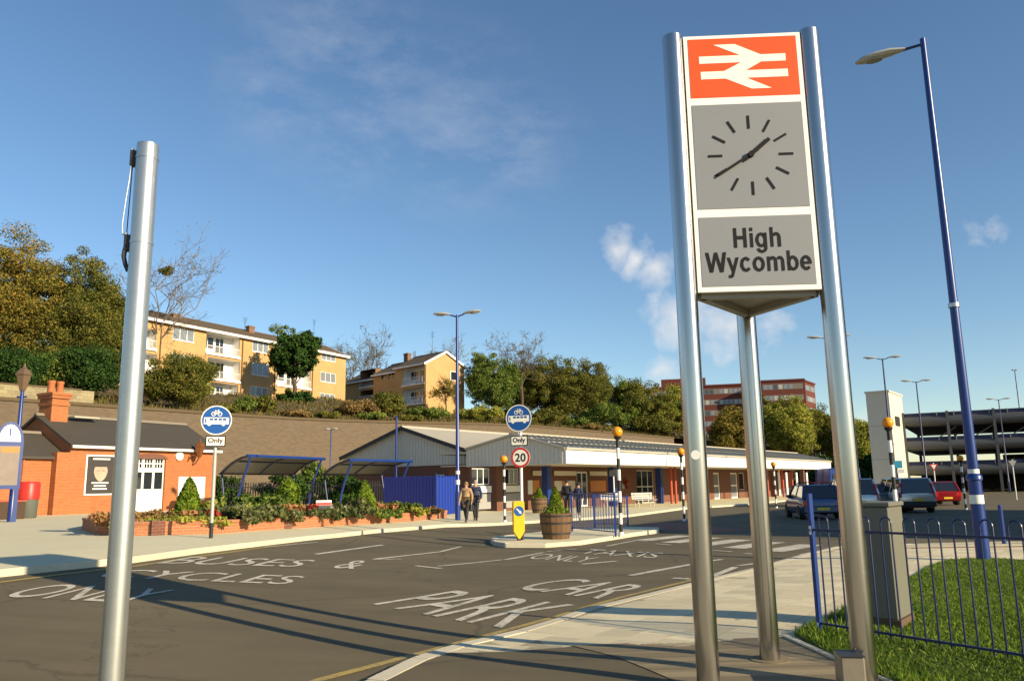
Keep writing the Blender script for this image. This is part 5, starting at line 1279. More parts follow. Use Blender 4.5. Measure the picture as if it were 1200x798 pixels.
# underside frame
for i in range(3):
    a, b = PTS[i] * .80, PTS[(i + 1) % 3] * .80
    MB().bar(a + Vector((0, 0, BOT - .01)), b + Vector((0, 0, BOT - .01)), .07, .055).build('underside_rail', m_under, tot)
def zz(px, py): return zat(px, py, 6.41) - tz
zs_ = dict(ot=zz(808, 50.5), ob=zz(811, 118.5), ct=zz(812, 127), cb=zz(817.5, 248), nt=zz(818, 257.5), nb=zz(822, 338))
LOGO = [(300, 232), (545, 232), (390, 161), (518, 161), (668, 232), (815, 232), (815, 277), (668, 277), (575, 328), (822, 328), (822, 375), (575, 375), (720, 443), (600, 443), (450, 375), (305, 375), (305, 328), (445, 328), (548, 277), (300, 277)]
for i in range(3):
    a, b = PTS[i], PTS[(i + 1) % 3]
    if i == 0: pass
    u = (b - a).normalized(); nrm = Vector((u.y, -u.x, 0)); wf = (b - a).length
    o = a + u * (wf * .074) + nrm * .035; Wd = wf * .852
    def fbox(x0, x1, z0, z1, d0, d1, mat, name, par):
        P = [o + u * x + nrm * d + Vector((0, 0, z)) for z in (z0, z1) for (x, d) in ((x0, d0), (x1, d0), (x1, d1), (x0, d1))]
        return MB().add(P, [(3, 2, 1, 0), (4, 5, 6, 7), (0, 1, 5, 4), (1, 2, 6, 5), (2, 3, 7, 6), (3, 0, 4, 7)]).build(name, mat, par)
    face = fbox(0, Wd, BOT, TOP - .015, -.03, .012, m_frame, 'sign_panel', tot)
    fe = .038
    orange = fbox(fe, Wd - fe, zs_['ob'], zs_['ot'], .012, .016, m_sorange, 'emblem_panel', face)
    Hh = zs_['ot'] - zs_['ob']; Wp = Wd - 2 * fe
    P2 = [(fe + Wp * (x - 240) / 645, zs_['ot'] - Hh * (y - 121) / 367) for x, y in LOGO]
    lm = MB().add([o + u * x + Vector((0, 0, z)) + nrm * .0185 for x, z in P2], [tuple(range(len(P2)))]); lm.build('double_arrow_emblem', m_cream, face)
    clk = fbox(fe, Wd - fe, zs_['cb'], zs_['ct'], .012, .016, m_sgrey, 'clock_face', face)
    cc = o + u * (Wd / 2 + .005) + Vector((0, 0, (zs_['ct'] + zs_['cb']) / 2)) + nrm * .0185
    for k in range(12):
        an_ = k * math.pi / 6; dv = u * math.sin(an_) + Vector((0, 0, math.cos(an_)))
        MB().bar(cc + dv * .235, cc + dv * .352, .020, .005, up=nrm).build('hour_mark', m_ink, clk)
    for nm, hr, ln, w0 in (('hour_hand', 1.66 / 12, .21, .032), ('minute_hand', 39.6 / 60, .33, .022)):
        an_ = hr * 2 * math.pi; dv = u * math.sin(an_) + Vector((0, 0, math.cos(an_))); lift = nrm * (.012 if nm[0] == 'h' else .020)
        MB().bar(cc - dv * .07 + lift, cc + dv * ln + lift, w0, .006, up=nrm).build(nm, m_ink, clk)
    MB().tube([cc, cc + nrm * .03], .026, 14).build('clock_boss', m_ink, clk)
    nmp = fbox(fe, Wd - fe, zs_['nb'], zs_['nt'], .012, .016, m_sgrey, 'name_panel', face)
    zb_ = zs_['nb']; hh = zs_['nt'] - zb_
    word_flat('letter', 'High', nmp, m_ink, o + nrm * .019 + u * (Wd * .315) + Vector((0, 0, zb_ + hh * .545)), u, Vector((0, 0, 1)), nrm, Wd * .385, hh * .40)
    word_flat('letter', 'Wycombe', nmp, m_ink, o + nrm * .019 + u * (Wd * .075) + Vector((0, 0, zb_ + hh * .20)), u, Vector((0, 0, 1)), nrm, Wd * .86, hh * .40)
bxp = Rp + Vector((-.135, -.06))
jb = thing('junction_box', 'small metal box at the foot of the right totem leg', 'box', (bxp.x, bxp.y, .11), R_(-10))
MB().box(-.085, .085, -.12, .12, 0, .24).build('case', M('dull_metal', (.30, .26, .20), .45, .6, var=.2), jb, bevel=.012); MB().box(-.088, .088, -.123, .123, .243, .25).build('lid', m_dark, jb)
# ---- galvanised pole near left
Yl = 4.6; lpx = -.4786 * Yl
gp = thing('galvanised_pole', 'tall galvanised steel pole in the left foreground', 'pole', (lpx, Yl, 0.02))
zt_ = zat(172, 176, Yl) 
MB().tube([(0, 0, 0), (0, 0, zt_)], .0635, 32).build('pole', m_galv, gp, smooth=True)
MB().lathe([(.0635, zt_), (.062, zt_ + .012), (.02, zt_ + .016)], 28).build('cap', m_galv, gp, smooth=True)
zc1, zc2 = zat(166, 190, Yl), zat(160, 289, Yl)
for zc in (zc1, zc2):
    b = MB().tube([(0, 0, zc - .008), (0, 0, zc + .008)], .0665, 28).build('clamp_band', m_galv, gp, smooth=True)
    MB().box(-.10, -.060, -.02, .02, zc - .05, zc + .05).build('clamp', m_dark, b, bevel=.006)
    MB().tube([(-.09, -.01, zc + .05), (-.09, -.01, zc + .06)], .012, 8).build('bolt', m_galv, b)
MB().tube([(-.085, -.01, zc1 + .05), (-.092, -.012, zc1 - .12), (-.106, -.012, (zc1 + zc2) / 2), (-.116, -.012, zc2 + .12), (-.112, -.012, zc2 + .06), (-.09, -.012, zc2 + .03)], .004, 6).build('strap', m_galv, gp)
MB().tube([(-.092, .01, zc1 - .05), (-.098, .01, zc2 + .03)], .003, 6).build('wire', m_dark, gp)
MB().tube([(-.092, -.005, zc2 - .03), (-.098, -.005, zc2 - .08), (-.085, -.005, zc2 - .13), (-.066, -.005, zc2 - .17)], .014, 8).build('bracket_tail', m_dark, gp)
MB().tube([(0, 0, 0), (0, 0, .012)], .11, 20).build('base_plate', m_galv, gp)
# ---- signs
def disc(r, d0, d1, cx, cz, n=36): return MB().lathe([(r, d0), (r, d1)], n, Matrix.Translation((cx, 0, cz)) @ Matrix.Rotation(R_(90), 4, 'X'))
def ringmesh(r0, r1, d, cx, cz, n=36):
    mb = MB(); P = []
    for r in (r0, r1):
        for k in range(n): a = 2 * math.pi * k / n; P.append((cx + r * math.cos(a), -d, cz + r * math.sin(a)))
    return mb.add(P, [(k, (k + 1) % n, n + (k + 1) % n, n + k) for k in range(n)])
def bus_sign(parent, cz, r):
    pl = disc(r, .03, .05, 0, cz).build('sign_plate', m_sblue, parent)
    ringmesh(r * .93, r * .995, .0525, 0, cz).build('border', m_cream, pl)
    s = r / .375
    mb = MB()      # bus side view with windows cut out
    x0, x1, z0, z1 = -.30 * s, .30 * s, cz - .10 * s, cz + .07 * s
    wins = [(x0 + (.135 + .105 * i) * s, x0 + (.135 + .105 * i + .085) * s, z0 + .095 * s, z1 - .02 * s) for i in range(4)] + [(x0 + .025 * s, x0 + .06 * s, z0 + .03 * s, z1 - .03 * s)]
    wall_holes(mb, x0, x1, z0, z1, wins, 0.0, y=-.053)
    for c in (-.17, .17):
        n = 14; P = [(c * s + .045 * s * math.cos(2 * math.pi * k / n), -.0535, z0 + .045 * s * math.sin(2 * math.pi * k / n)) for k in range(n)]; mb.add(P, [tuple(range(n))])
    mb.build('bus_symbol', m_cream, pl)
    b = MB(); zc = cz + .16 * s
    for c in (-.075, .075):
        rm = ringmesh(.040 * s, .056 * s, .053, c * s, zc, 18); b.add(rm.v, rm.f)
    def ln(p, q): b.bar((p[0] * s, -.053, zc + p[1] * s), (q[0] * s, -.053, zc + q[1] * s), .012 * s, .002, up=(0, 1, 0))
    for p, q in (((-.075, 0), (-.03, .07)), ((-.03, .07), (.045, .07)), ((.045, .07), (0, 0)), ((0, 0), (-.03, .07)), ((-.075, 0), (0, 0)), ((.075, 0), (.04, .10)), ((.02, .10), (.055, .10)), ((-.05, .09), (-.015, .09))): ln(p, q)
    b.build('bicycle_symbol', m_cream, pl)
    return pl
def only_plate(parent, cz, w_, h):
    bp = MB().box(-w_ / 2, w_ / 2, -.05, -.03, cz - h / 2, cz + h / 2).build('supplementary_plate', m_ink, parent, bevel=.004)
    MB().box(-w_ / 2 + .025, w_ / 2 - .025, -.054, -.0505, cz - h / 2 + .025, cz + h / 2 - .025).build('plate_face', m_cream, bp)
    text_flat('lettering', 'Only', bp, m_ink, (-w_ * .38, -.0565, cz - h * .30), (1, 0, 0), (0, 0, 1), w_ * .76, h * .62, bold=.03)
p = G(247, 630.5, KERB); Yq = p.y; sc = Yq / F
bs = thing('bus_lane_sign', 'blue round bus and cycle lane sign on a grey post by the flower bed', 'sign', p, math.atan2(-p.x, p.y) * .9)
zc = zat(253.5, 492.5, Yq) - p.z; r_ = 17.2 * sc
MB().tube([(0, .03, -.1), (0, .03, zc + r_ * .8)], .042, 14).build('post', M('grey_post', (.42, .42, .40), .5, .2), bs, smooth=True)
MB().tube([(0, .03, .0), (0, .03, .36)], .046, 14).build('post_sleeve', m_black, bs, smooth=True)
bus_sign(bs, zc, r_); only_plate(bs, zat(252, 517, Yq) - p.z, 22 * sc, 12.5 * sc)
p = G(611, 632.5, KERB); Yq = p.y; sc = Yq / F
si = thing('bus_lane_sign', 'blue bus lane sign above a twenty limit disc on the traffic island', 'sign', p, R_(-18))
zc = zat(609.5, 490, Yq) - p.z
MB().tube([(.02, .03, -.1), (.02, .03, zc + .2)], .045, 14).build('post', m_white, si, smooth=True)
MB().tube([(.02, .03, 0), (.02, .03, .4)], .049, 14).build('post_sleeve', m_dark, si, smooth=True)
bus_sign(si, zc, 15.8 * sc); only_plate(si, zat(610.5, 516.5, Yq) - p.z, 20.5 * sc, 11.5 * sc)
zc = zat(611.5, 536, Yq) - p.z; r_ = 11.6 * sc
pl = disc(r_, .03, .05, .03, zc).build('speed_limit_plate', m_cream, si)
ringmesh(r_ * .78, r_ * .995, .0525, .03, zc).build('border', m_redring, pl)
text_flat('lettering', '20', pl, m_ink, (.03 - r_ * .56, -.053, zc - r_ * .42), (1, 0, 0), (0, 0, 1), r_ * 1.12, r_ * .84, bold=.02)
# yellow keep left bollard in front of it
pb = G(607.5, 633, KERB)
kb = thing('keep_left_bollard', 'yellow pointed keep left bollard at the tip of the island', 'bollard', (pb.x, pb.y, pb.z), R_(12))
bw_ = 13 * sc / 2; z1_ = zat(607, 587, pb.y) - pb.z; zl_ = zat(607, 622, pb.y) - pb.z; zb_ = zat(607, 631, pb.y) - pb.z
MB().prism([(-bw_, zl_), (-bw_ * .15, zb_), (bw_ * .15, zb_), (bw_, zl_), (bw_, z1_ - .04), (bw_ * .85, z1_), (-bw_ * .85, z1_), (-bw_, z1_ - .04)], -.14, .02, axis='y').build('body', m_yellow, kb, bevel=.01)
MB().box(-.05, .05, -.10, -.02, 0, zb_ + .05).build('stem', m_dark, kb)
zk_ = zat(607, 598.5, pb.y) - pb.z
dd_ = disc(5.6 * sc, .142, .15, 0, zk_, 24).build('keep_left_disc', m_sblue, kb)
MB().bar((-.07, -.153, zk_ + .07), (.04, -.153, zk_ - .04), .03, .003, up=(0, 1, 0)).add([(.075, -.1535, zk_ - .075), (-.01, -.1535, zk_ - .05), (.05, -.1535, zk_ + .01)], [(0, 1, 2)]).build('arrow', m_cream, dd_)
# ---- belisha beacons
def beacon(label, px, pyb, pxt, pyt, rpx=None, pos=None, base=KERB, rad=None):
    p = pos or G(px, pyb, base); z = zat(pxt, pyt, p.y) - p.z; r = rad or .165
    t = thing('belisha_beacon', label, 'beacon', p, 0, 'belisha beacons at the crossing')
    n = 9; hh = z - r
    for k in range(n):
        MB().tube([(0, 0, hh * k / n + .001), (0, 0, hh * (k + 1) / n - .001)], .055, 12).build('pole_band', m_black if k % 2 == 0 else m_white, t, smooth=True)
    MB().lathe([(.06, hh - .08), (.11, hh - .02), (.12, hh + .02)], 16).build('collar', m_black, t, smooth=True)
    MB().lathe([(r * math.cos(q), z + r * math.sin(q)) for q in np.linspace(-1.2, 1.57, 12)], 20).build('globe', m_globe, t, smooth=True)
    MB().tube([(0, 0, 0), (0, 0, .1)], .08, 12).build('base', m_white, t)
beacon('orange globe beacon on a striped pole at the end of the island railing', 728, 627, 724, 506)
beacon('orange globe beacon on a striped pole left of the totem leg', 802, 610.5, 800.5, 529, base=.02)
beacon('orange globe beacon behind the twenty limit sign', 591.5, 612, 591.5, 538)
beacon('large orange globe beacon rising behind the grey cabinet', 1054, 632, 1050.5, 495, base=.02, rad=.155)
beacon('small beacon on a black and white pole before the car park', 1124, 578, 1118.5, 537, pos=low(1121, 44), base=.02)
beacon('beacon half hidden by the back totem leg', 903, 600, 902, 544, pos=low(903, 52), base=.02)
# ---- lamp columns
m_lhead = M('lamp_head_grey', (.45, .45, .42), .4, .2, var=.1)
m_lens = M('lamp_lens', (.30, .28, .22), .25, var=.3)
def lamp_head(parent, a, d, L=.85, tilt=.08):
    d = Vector((d.x, d.y, 0)).normalized(); sd = Vector((-d.y, d.x, 0)); up = Vector((0, 0, 1))
    Mx = Matrix(((d.x, sd.x, 0, a.x), (d.y, sd.y, 0, a.y), (tilt, 0, 1, a.z), (0, 0, 0, 1)))
    secs = [(0, .05, .04, .0), (.12, .09, .06, .01), (.3, .15, .09, .02), (.6, .17, .10, .02), (.85, .14, .08, .01), (1, .05, .03, 0)]
    mb = MB(); n = 12; P = []
    for (t, w_, h, dz) in secs:
        for k in range(n):
            q = 2 * math.pi * k / n; z = math.sin(q) * h; z = z if z > 0 else z * .55
            P.append(Mx @ Vector((t * L, math.cos(q) * w_, z + dz)))
    fs = [(i * n + k, i * n + (k + 1) % n, (i + 1) * n + (k + 1) % n, (i + 1) * n + k) for i in range(len(secs) - 1) for k in range(n)]
    fs += [tuple(range(n)), tuple((len(secs) - 1) * n + k for k in range(n))]
    hd = mb.add(P, fs).build('lamp_head', m_lhead, parent, smooth=True)
    le = MB().lathe([(.01, -.012), (.11, -.008), (.12, .03)], 14, Mx @ Matrix.Translation((L * .62, 0, -.055)) @ Matrix.Diagonal((1.6, 1, 1, 1))).build('lens', m_lens, hd, smooth=True)
def column(label, loc, z, dirs, rb=.085, rt=.05, arm=.55, group='lamp columns', mat=None, L=.85, name='street_lamp', up=.12):
    t = thing(name, label, 'street lamp', loc, 0, group); mat = mat or m_navy
    MB().tube([(0, 0, -.05), (0, 0, 1.2)], [rb * 1.35, rb * 1.35], 16).build('column_base', mat, t, smooth=True)
    MB().tube([(0, 0, 1.2), (0, 0, 1.28), (0, 0, z)], [rb * 1.35, rb, rt], 16).build('column', mat, t, smooth=True)
    for d in dirs:
        d = Vector(d).normalized(); d3 = Vector((d.x, d.y, 0))
        MB().tube([Vector((0, 0, z - .1)), d3 * arm + Vector((0, 0, z - .1 + up))], rt * .6, 8).build('arm', mat, t, smooth=True)
        lamp_head(t, d3 * (arm - .05) + Vector((0, 0, z - .09 + up)), d3, L)
    return t
p = G(536.5, 609.5, KERB)
lA = column('blue double headed lamp column beside the blue board fence', p, zat(536.5, 369, p.y) - p.z, [(-1, .25), (1, -.25)], .09, .055, .35, mat=m_blue)
for z0_, z1_ in ((1.55, 1.75), (2.0, 2.15)): MB().tube([(0, 0, z0_), (0, 0, z1_)], .098, 16).build('white_band', m_white, lA, smooth=True)
for lab, px, py, Y in (('double headed lamp column hidden by the right totem leg', 971, 396, 50), ('tall double headed lamp column left of the lift tower top', 1034, 420, 58), ('double headed lamp column in front of the car park left bay', 1073.5, 447, 74), ('distant double headed lamp column at the right of the car park', 1170, 468, 93)):
    q = low(px, Y); q.x = az(px, py) * Y; column(lab, q, zat(px, py, Y), [(-1, .25), (1, -.25)], .085, .05, .4, L=.95)
q = TB(TX(388, 58, 503) + 39, 58, .2); column('short double headed platform lamp behind the cycle shelters', q, zat(388, 503.5, q.y) - q.z, [(-1, .25), (1, -.25)], .07, .05, .15, L=.55, mat=m_blue)
q = Vector((FP.P0.x, FP.P0.y, 0)) + Vector((FP.d.x, FP.d.y, 0)) * FP.x(1196, 470) + Vector((-FP.d.y, FP.d.x, 0)) * 6; q.z = lev[0] - 1.34
column('short floodlight column on the car park roof deck', q, zat(1192, 434, q.y) - q.z, [(-1, -.2), (1, .2)], .08, .05, .1, L=.35)
# pole at the corner of the station gable
q = TB(41.3, 41.5, KERB); fp = thing('blue_pole', 'plain blue pole rising in front of the grey station gable', 'pole', q)
MB().tube([(0, 0, 0), (0, 0, zat(460, 489, q.y) - q.z)], .08, 12).build('pole', m_blue, fp, smooth=True); MB().lathe([(.08, zat(460, 489, q.y) - q.z), (.1, zat(460, 489, q.y) - q.z + .05), (.02, zat(460, 489, q.y) - q.z + .12)], 12).build('finial', m_blue, fp, smooth=True)
# big lamp at right
p = NP(1153, 657); Yq = p.y
bl = thing('street_lamp', 'tall blue lamp column with white bands on the lawn edge', 'street lamp', p, 0, 'lamp columns')
zz_ = lambda py, px=1140: zat(px, py, Yq) - p.z
z_top = zz_(46, 1081); z_c = zz_(562, 1147)
MB().tube([(0, 0, -.05), (0, 0, z_c)], [.125, .118], 24).build('column_base', m_blue, bl, smooth=True)
MB().lathe([(.118, z_c - .02), (.142, z_c), (.142, z_c + .07), (.10, z_c + .12)], 24).build('collar', m_blue, bl, smooth=True)
MB().tube([(0, 0, z_c + .1), (0, 0, z_top * .5), (0, 0, z_top)], [.096, .078, .056], 20).build('column', m_blue, bl, smooth=True)
for a, b, r in ((590, 579.5, .123), (557.5, 549.5, .101)): MB().tube([(0, 0, zz_(a, 1148)), (0, 0, zz_(b, 1148))], r, 24).build('white_band', m_white, bl, smooth=True)
zf = zz_(358, 1117); MB().tube([(0, 0, zf - .04), (0, 0, zf + .04)], .105, 20).build('flange', m_galv, bl, smooth=True)
dr_ = ray(1003, 80); Ye = (z_top - .25 + p.z - H) / dr_.z * dr_.y; pe = Vector((dr_.x / dr_.y * Ye, Ye)) - Vector((p.x, p.y)); d_ = pe.normalized(); ln_ = pe.length
MB().tube([Vector((0, 0, z_top - .12)), Vector((d_.x * (ln_ - .95), d_.y * (ln_ - .95), z_top - .13))], .03, 10).build('arm', m_navy, bl, smooth=True)
lamp_head(bl, Vector((d_.x * (ln_ - 1.0), d_.y * (ln_ - 1.0), z_top - .13)), Vector((d_.x, d_.y, 0)), 1.0, tilt=-.02)
# ---- lantern post and information board at the left edge
p = G(12, 611, KERB); Yq = p.y
lp_ = thing('lantern_post', 'blue post with a brown lantern at the left edge', 'street lamp', p, 0)
zt_ = zat(27, 458, Yq) - p.z
MB().tube([(0, 0, -.05), (0, 0, 1.3), (0, 0, 1.35), (0, 0, zt_)], [.13, .12, .085, .07], 14).build('post', m_blue, lp_, smooth=True)
MB().lathe([(.10, zt_), (.14, zt_ + .05), (.30, zt_ + .62), (.36, zt_ + .66), (.22, zt_ + .85), (.07, zt_ + .98), (.03, zt_ + 1.15)], 6).build('lantern', M('lantern_brown', (.15, .10, .06), .4, .2, var=.4), lp_)
MB().tube([(-.2, 0, zt_ - .25), (.2, 0, zt_ - .25)], .04, 8).build('ladder_bar', m_blue, lp_)
p2 = G(2, 612, KERB); Y2 = p2.y
ib = thing('information_board', 'arched blue information board beside the lantern post', 'sign', (p2.x, p2.y, p2.z), R_(38))
s2 = Y2 / F; wI = 34 * s2 / 2 * .85
zA, zB_ = zat(5, 573, Y2) - p2.z, zat(12, 518, Y2) - p2.z
arc = [(-wI, zA), (wI, zA), (wI, zB_)] + [(wI * math.cos(q), zB_ + 24 * s2 * math.sin(q)) for q in np.linspace(.1, math.pi - .1, 9)] + [(-wI, zB_)]
MB().prism(arc, -.06, .06, axis='y').build('board', m_blue, ib)
arc2 = [(wI * .78 * math.cos(q), zB_ + .02 + 20 * s2 * math.sin(q)) for q in np.linspace(0, math.pi, 11)]
MB().prism(arc2, -.066, -.061, axis='y').build('symbol_panel', m_cream, ib)
MB().box(-.03, .03, -.07, -.067, zB_ + .25, zB_ + .55).build('information_symbol', m_sblue, ib)
MB().box(-wI * .78, wI * .78, -.066, -.061, zA + .15, zB_ - .15).build('map_panel', M('map_print', (.22, .18, .15), .3, var=.5, scale=4), ib)
MB().box(-wI * .5, wI * .72, -.070, -.067, zB_ - .42, zB_ - .2).build('map_header', m_orange, ib)
for s in (-1, 1): MB().box(s * wI * .8 - .07, s * wI * .8 + .07, -.05, .05, -.02, zA).build('leg', m_blue, ib)
p = G(31, 607, KERB); lb = thing('litter_bin', 'red hooded litter bin against the orange brick wall', 'bin', (p.x, p.y, p.z), R_(45))
hb = zat(31, 585, p.y) - p.z; ht = zat(31, 564, p.y) - p.z
MB().lathe([(.36, 0), (.40, .05), (.42, hb)], 18).build('body', M('bin_grey', (.10, .11, .09), .6), lb, smooth=True)
MB().lathe([(.46, hb + .003), (.46, ht - .12), (.40, ht - .02), (.1, ht)], 20).build('hood', M('bin_red', (.50, .03, .02), .4), lb, smooth=True)
p = G(2, 609, KERB); tb_ = thing('planter_box', 'dark brown box planter under the information board', 'planter', (p.x - .3, p.y + .8, p.z), R_(45))
MB().box(-.6, .6, -.4, .4, 0, .75).build('box', M('dark_timber', (.06, .035, .02), .8, var=.3), tb_, bevel=.02); MB().box(-.63, .63, -.43, .43, .752, .82).build('rim', M('red_rim', (.35, .06, .03), .6), tb_)
# ---- cycle shelters
m_poly = M('smoked_roof_sheet', (.11, .10, .085), .35, var=.12, spec=.5)
def shelter(label, A, B, Cb, zf, zbk, zg):
    A, B, Cb = Vector(A), Vector(B), Vector(Cb); t = thing('cycle_shelter', label, 'shelter', (A.x, A.y, zg), 0, 'cycle shelters behind the flower bed')
    e = B - A; d = Cb - A                      # along the front, and from front to back
    zf -= zg; zbk -= zg
    def P(s, q, z): v = e * s + d * q; return Vector((v.x, v.y, z))
    def arch(q): return zbk + (zf - zbk) * math.sin((1 - q) * math.pi / 2) ** .85 + .04
    qs = np.linspace(0, 1, 9)
    mb = MB()
    V = [P(s, q, arch(q)) for s in (-.03, 1.03) for q in qs] + [P(s, q, arch(q) - .03) for s in (-.03, 1.03) for q in qs]; n = 9
    fs = [(i, i + 1, n + i + 1, n + i) for i in range(n - 1)] + [(2 * n + i, 3 * n + i, 3 * n + i + 1, 2 * n + i + 1) for i in range(n - 1)]
    fs += [(i, 2 * n + i, 2 * n + i + 1, i + 1) for i in range(n - 1)] + [(n + i, n + i + 1, 3 * n + i + 1, 3 * n + i) for i in range(n - 1)]
    mb.add(V, fs).build('roof', m_poly, t, smooth=True)
    MB().tube([P(-.05, 0, zf), P(1.05, 0, zf)], .085, 10).build('front_beam', m_blue, t, smooth=True)
    MB().tube([P(-.03, 1, zbk), P(1.03, 1, zbk)], .05, 8).build('back_beam', m_dark, t, smooth=True)
    for s in (0, .5, 1):
        MB().tube([P(s, q, arch(q) - .07) for q in qs], .045, 8).build('rafter', m_navy, t, smooth=True)
        if s != .5:
            MB().tube([P(s, 0, zf), P(s, .22, zf * .62), P(s, .36, zf * .3), P(s, .42, 0)], .065, 10).build('front_leg', m_blue, t, smooth=True)
            MB().tube([P(s, 1, zbk), P(s, .92, zbk * .5), P(s, .82, 0)], .06, 10).build('back_leg', m_navy, t, smooth=True)
    MB().tube([P(0, .5, arch(.5) - .07), P(1, .5, arch(.5) - .07)], .035, 8).build('purlin', m_navy, t, smooth=True)
zg = gz(-9) + KERB
shelter('left cycle shelter with curved roof on blue frames', (az(296.5) * 44, 44), (az(377, 537) * 50, 50), (az(260, 554) * 46, 46), zat(296.5, 534, 44), zat(260, 555, 46), zg)
shelter('right cycle shelter with curved roof beside the dark blue fence', (az(413, 539) * 47, 47), (az(480, 540) * 51, 51), (az(380, 555) * 49, 49), zat(413, 539, 47), zat(380, 556, 49), zg)
# bicycle stands inside the shelters are hidden; dark palisade fence behind
pf = thing('palisade_fence', 'dark steel palisade fence behind the cycle shelters', 'fence', (az(250) * 52.2, 52.2, zg - .05), 0)
a = Vector((0, 0)); b = Vector((az(462, 560) * 54.5 - az(250) * 52.2, 2.3)); n = 74; mb = MB()
for i in range(n):
    q = a + (b - a) * (i / n); mb.prism([(q.x - .035, 0), (q.x + .035, 0), (q.x + .035, 1.55), (q.x, 1.68), (q.x - .035, 1.55)], q.y - .01, q.y + .01, axis='y')
mb.build('pales', m_dark, pf, kind='stuff')
for z in (.3, 1.35): MB().bar((a.x, a.y + .04, z), (b.x, b.y + .04, z), .05, .05).build('rail', m_dark, pf)
# blue board fence by the station
m_fence = M('fence_blue', (.01, .036, .28), .4, var=.1)
p = G(511, 603, KERB)
bfz = thing('board_fence', 'bright blue board fence enclosing the yard beside the station', 'fence', p, R_(53.13))
hF = zat(511, 557, p.y) - p.z
a2 = az(536, 580); la = (a2 * p.y - p.x) / (.6 - a2 * .8)
nbd = max(6, round(la / .22)); la = nbd * .22
for i in range(nbd): MB().prism([(i * .22 + .012, 0), (i * .22 + .208, 0), (i * .22 + .208, hF - .08), (i * .22 + .11, hF), (i * .22 + .012, hF - .08)], -.02, .02 , axis='y').build('board', m_fence, bfz)
a3 = az(450, 580); lb_ = (p.x - a3 * p.y) / (.8 + a3 * .6); nb2 = round(lb_ / .22)
mb = MB()
for i in range(nb2): mb.prism([(i * .22 + .012, 0), (i * .22 + .208, 0), (i * .22 + .208, hF - .08), (i * .22 + .11, hF), (i * .22 + .012, hF - .08)], -.02, .02, axis='x')
mb.build('side_boards', m_fence, bfz, kind='stuff')
for z in (.4, hF - .4): MB().box(.03, la, .021, .07, z, z + .08).build('rail', m_blue, bfz); MB().box(.021, .07, .03, nb2 * .22, z, z + .08).build('rail', m_blue, bfz)
MB().box(-.07, .0, -.07, -.021, 0, hF + .1).build('corner_post', m_blue, bfz)
# ---- barrel planters
m_wood = M('barrel_stave', (.15, .085, .04), .8, var=.3, scale=6, stretch=(1, 1, .2), isl=.35)
def barrel(label, p, w_, h, hc, seed):
    t = thing('barrel_planter', label, 'planter', p, 0, 'barrel planters')
    n = 18; prof = [(.40, 0), (.46, .33), (.5, .7), (.5, 1.0)]
    st = MB(); P = []
    for (r, z) in prof:
        for s in (-1, 1): q = s * math.pi / n * .95; P.append((r * w_ * math.cos(q), r * w_ * math.sin(q), z * h))
    for (r, z) in prof:
        for s in (-1, 1): q = s * math.pi / n * .95; P.append(((r * w_ - .035) * math.cos(q), (r * w_ - .035) * math.sin(q), z * h))
    fs = [(2 * i, 2 * i + 1, 2 * i + 3, 2 * i + 2) for i in range(3)] + [(8 + 2 * i + 1, 8 + 2 * i, 8 + 2 * i + 2, 8 + 2 * i + 3) for i in range(3)] + [(6, 7, 15, 14)] + [(2 * i, 2 * i + 2, 8 + 2 * i + 2, 8 + 2 * i) for i in range(3)] + [(2 * i + 1, 8 + 2 * i + 1, 8 + 2 * i + 3, 2 * i + 3) for i in range(3)]
    s0 = st.add(P, fs).build('stave', m_wood, t)
    for k in range(1, n): c = link('stave', s0.data, t); c.rotation_euler = (0, 0, 2 * math.pi * k / n)
    for z in (.22, .62, .9):
        r = np.interp(z, [q[1] for q in prof], [q[0] for q in prof]) * w_ + .006
        ringm = MB().lathe([(r - .004, z * h - .025), (r, z * h - .025), (r + .004, z * h + .025), (r, z * h + .025)], 36, caps=False).build('hoop_band', m_dark, t, smooth=True)
    MB().lathe([(.47 * w_ - .03, h * .86), (.01, h * .9)], 20, caps=False).build('soil', m_soil, t)
    MB().lathe([(.001, .02), (.38 * w_, .02)], 18, caps=False).build('bottom', m_wood, t)
    rng = np.random.default_rng(seed); k = 2600
    tr_ = thing('conifer', label.split(' planter')[0].replace('barrel', 'lime conifer growing in the barrel') if 'barrel' in label else label, 'plant', (p[0], p[1], p[2] + h * .88), 0, 'conifers in barrels')
    zz_ = rng.uniform(.02, 1, k) ** .8; rr = w_ * .30 * (1 - zz_) ** .75 * (.7 + .45 * rng.random(k)); a = rng.uniform(0, 6.28, k)
    Pp = np.stack([np.cos(a) * rr, np.sin(a) * rr, zz_ * hc], 1); N_ = np.stack([np.cos(a), np.sin(a), np.full(k, .5)], 1)
    k2 = 900; a2_ = rng.uniform(0, 6.28, k2); r2 = rng.uniform(.1, .46, k2) * w_; z2 = np.abs(rng.normal(0, .10, k2)) + .02
    Pp = np.concatenate([Pp, np.stack([np.cos(a2_) * r2, np.sin(a2_) * r2, z2], 1)]); N_ = np.concatenate([N_, rng.normal(size=(k2, 3))])
    leaves('foliage', Pp, N_, .032, rng, L_lime, tr_, up=.6); MB().tube([(0, 0, -.05), (0, 0, hc * .8)], [.03, .01], 6).build('stem', m_bark, tr_)
    return t, tr_
p = G(652, 631, KERB); s_ = p.y / F
t1, c1 = barrel('wooden half barrel planter on the traffic island', p, 37 * s_, 28.5 * s_, 33 * s_, 401)
c1['label'] = 'lime conifer growing in the half barrel on the island'
p = G(632, 601, KERB); s_ = p.y / F
t2, c2 = barrel('wooden half barrel planter on the pavement behind the island', p, 19 * s_, 17 * s_, 15 * s_, 402)
c2['label'] = 'small green shrub growing in the half barrel behind the island'
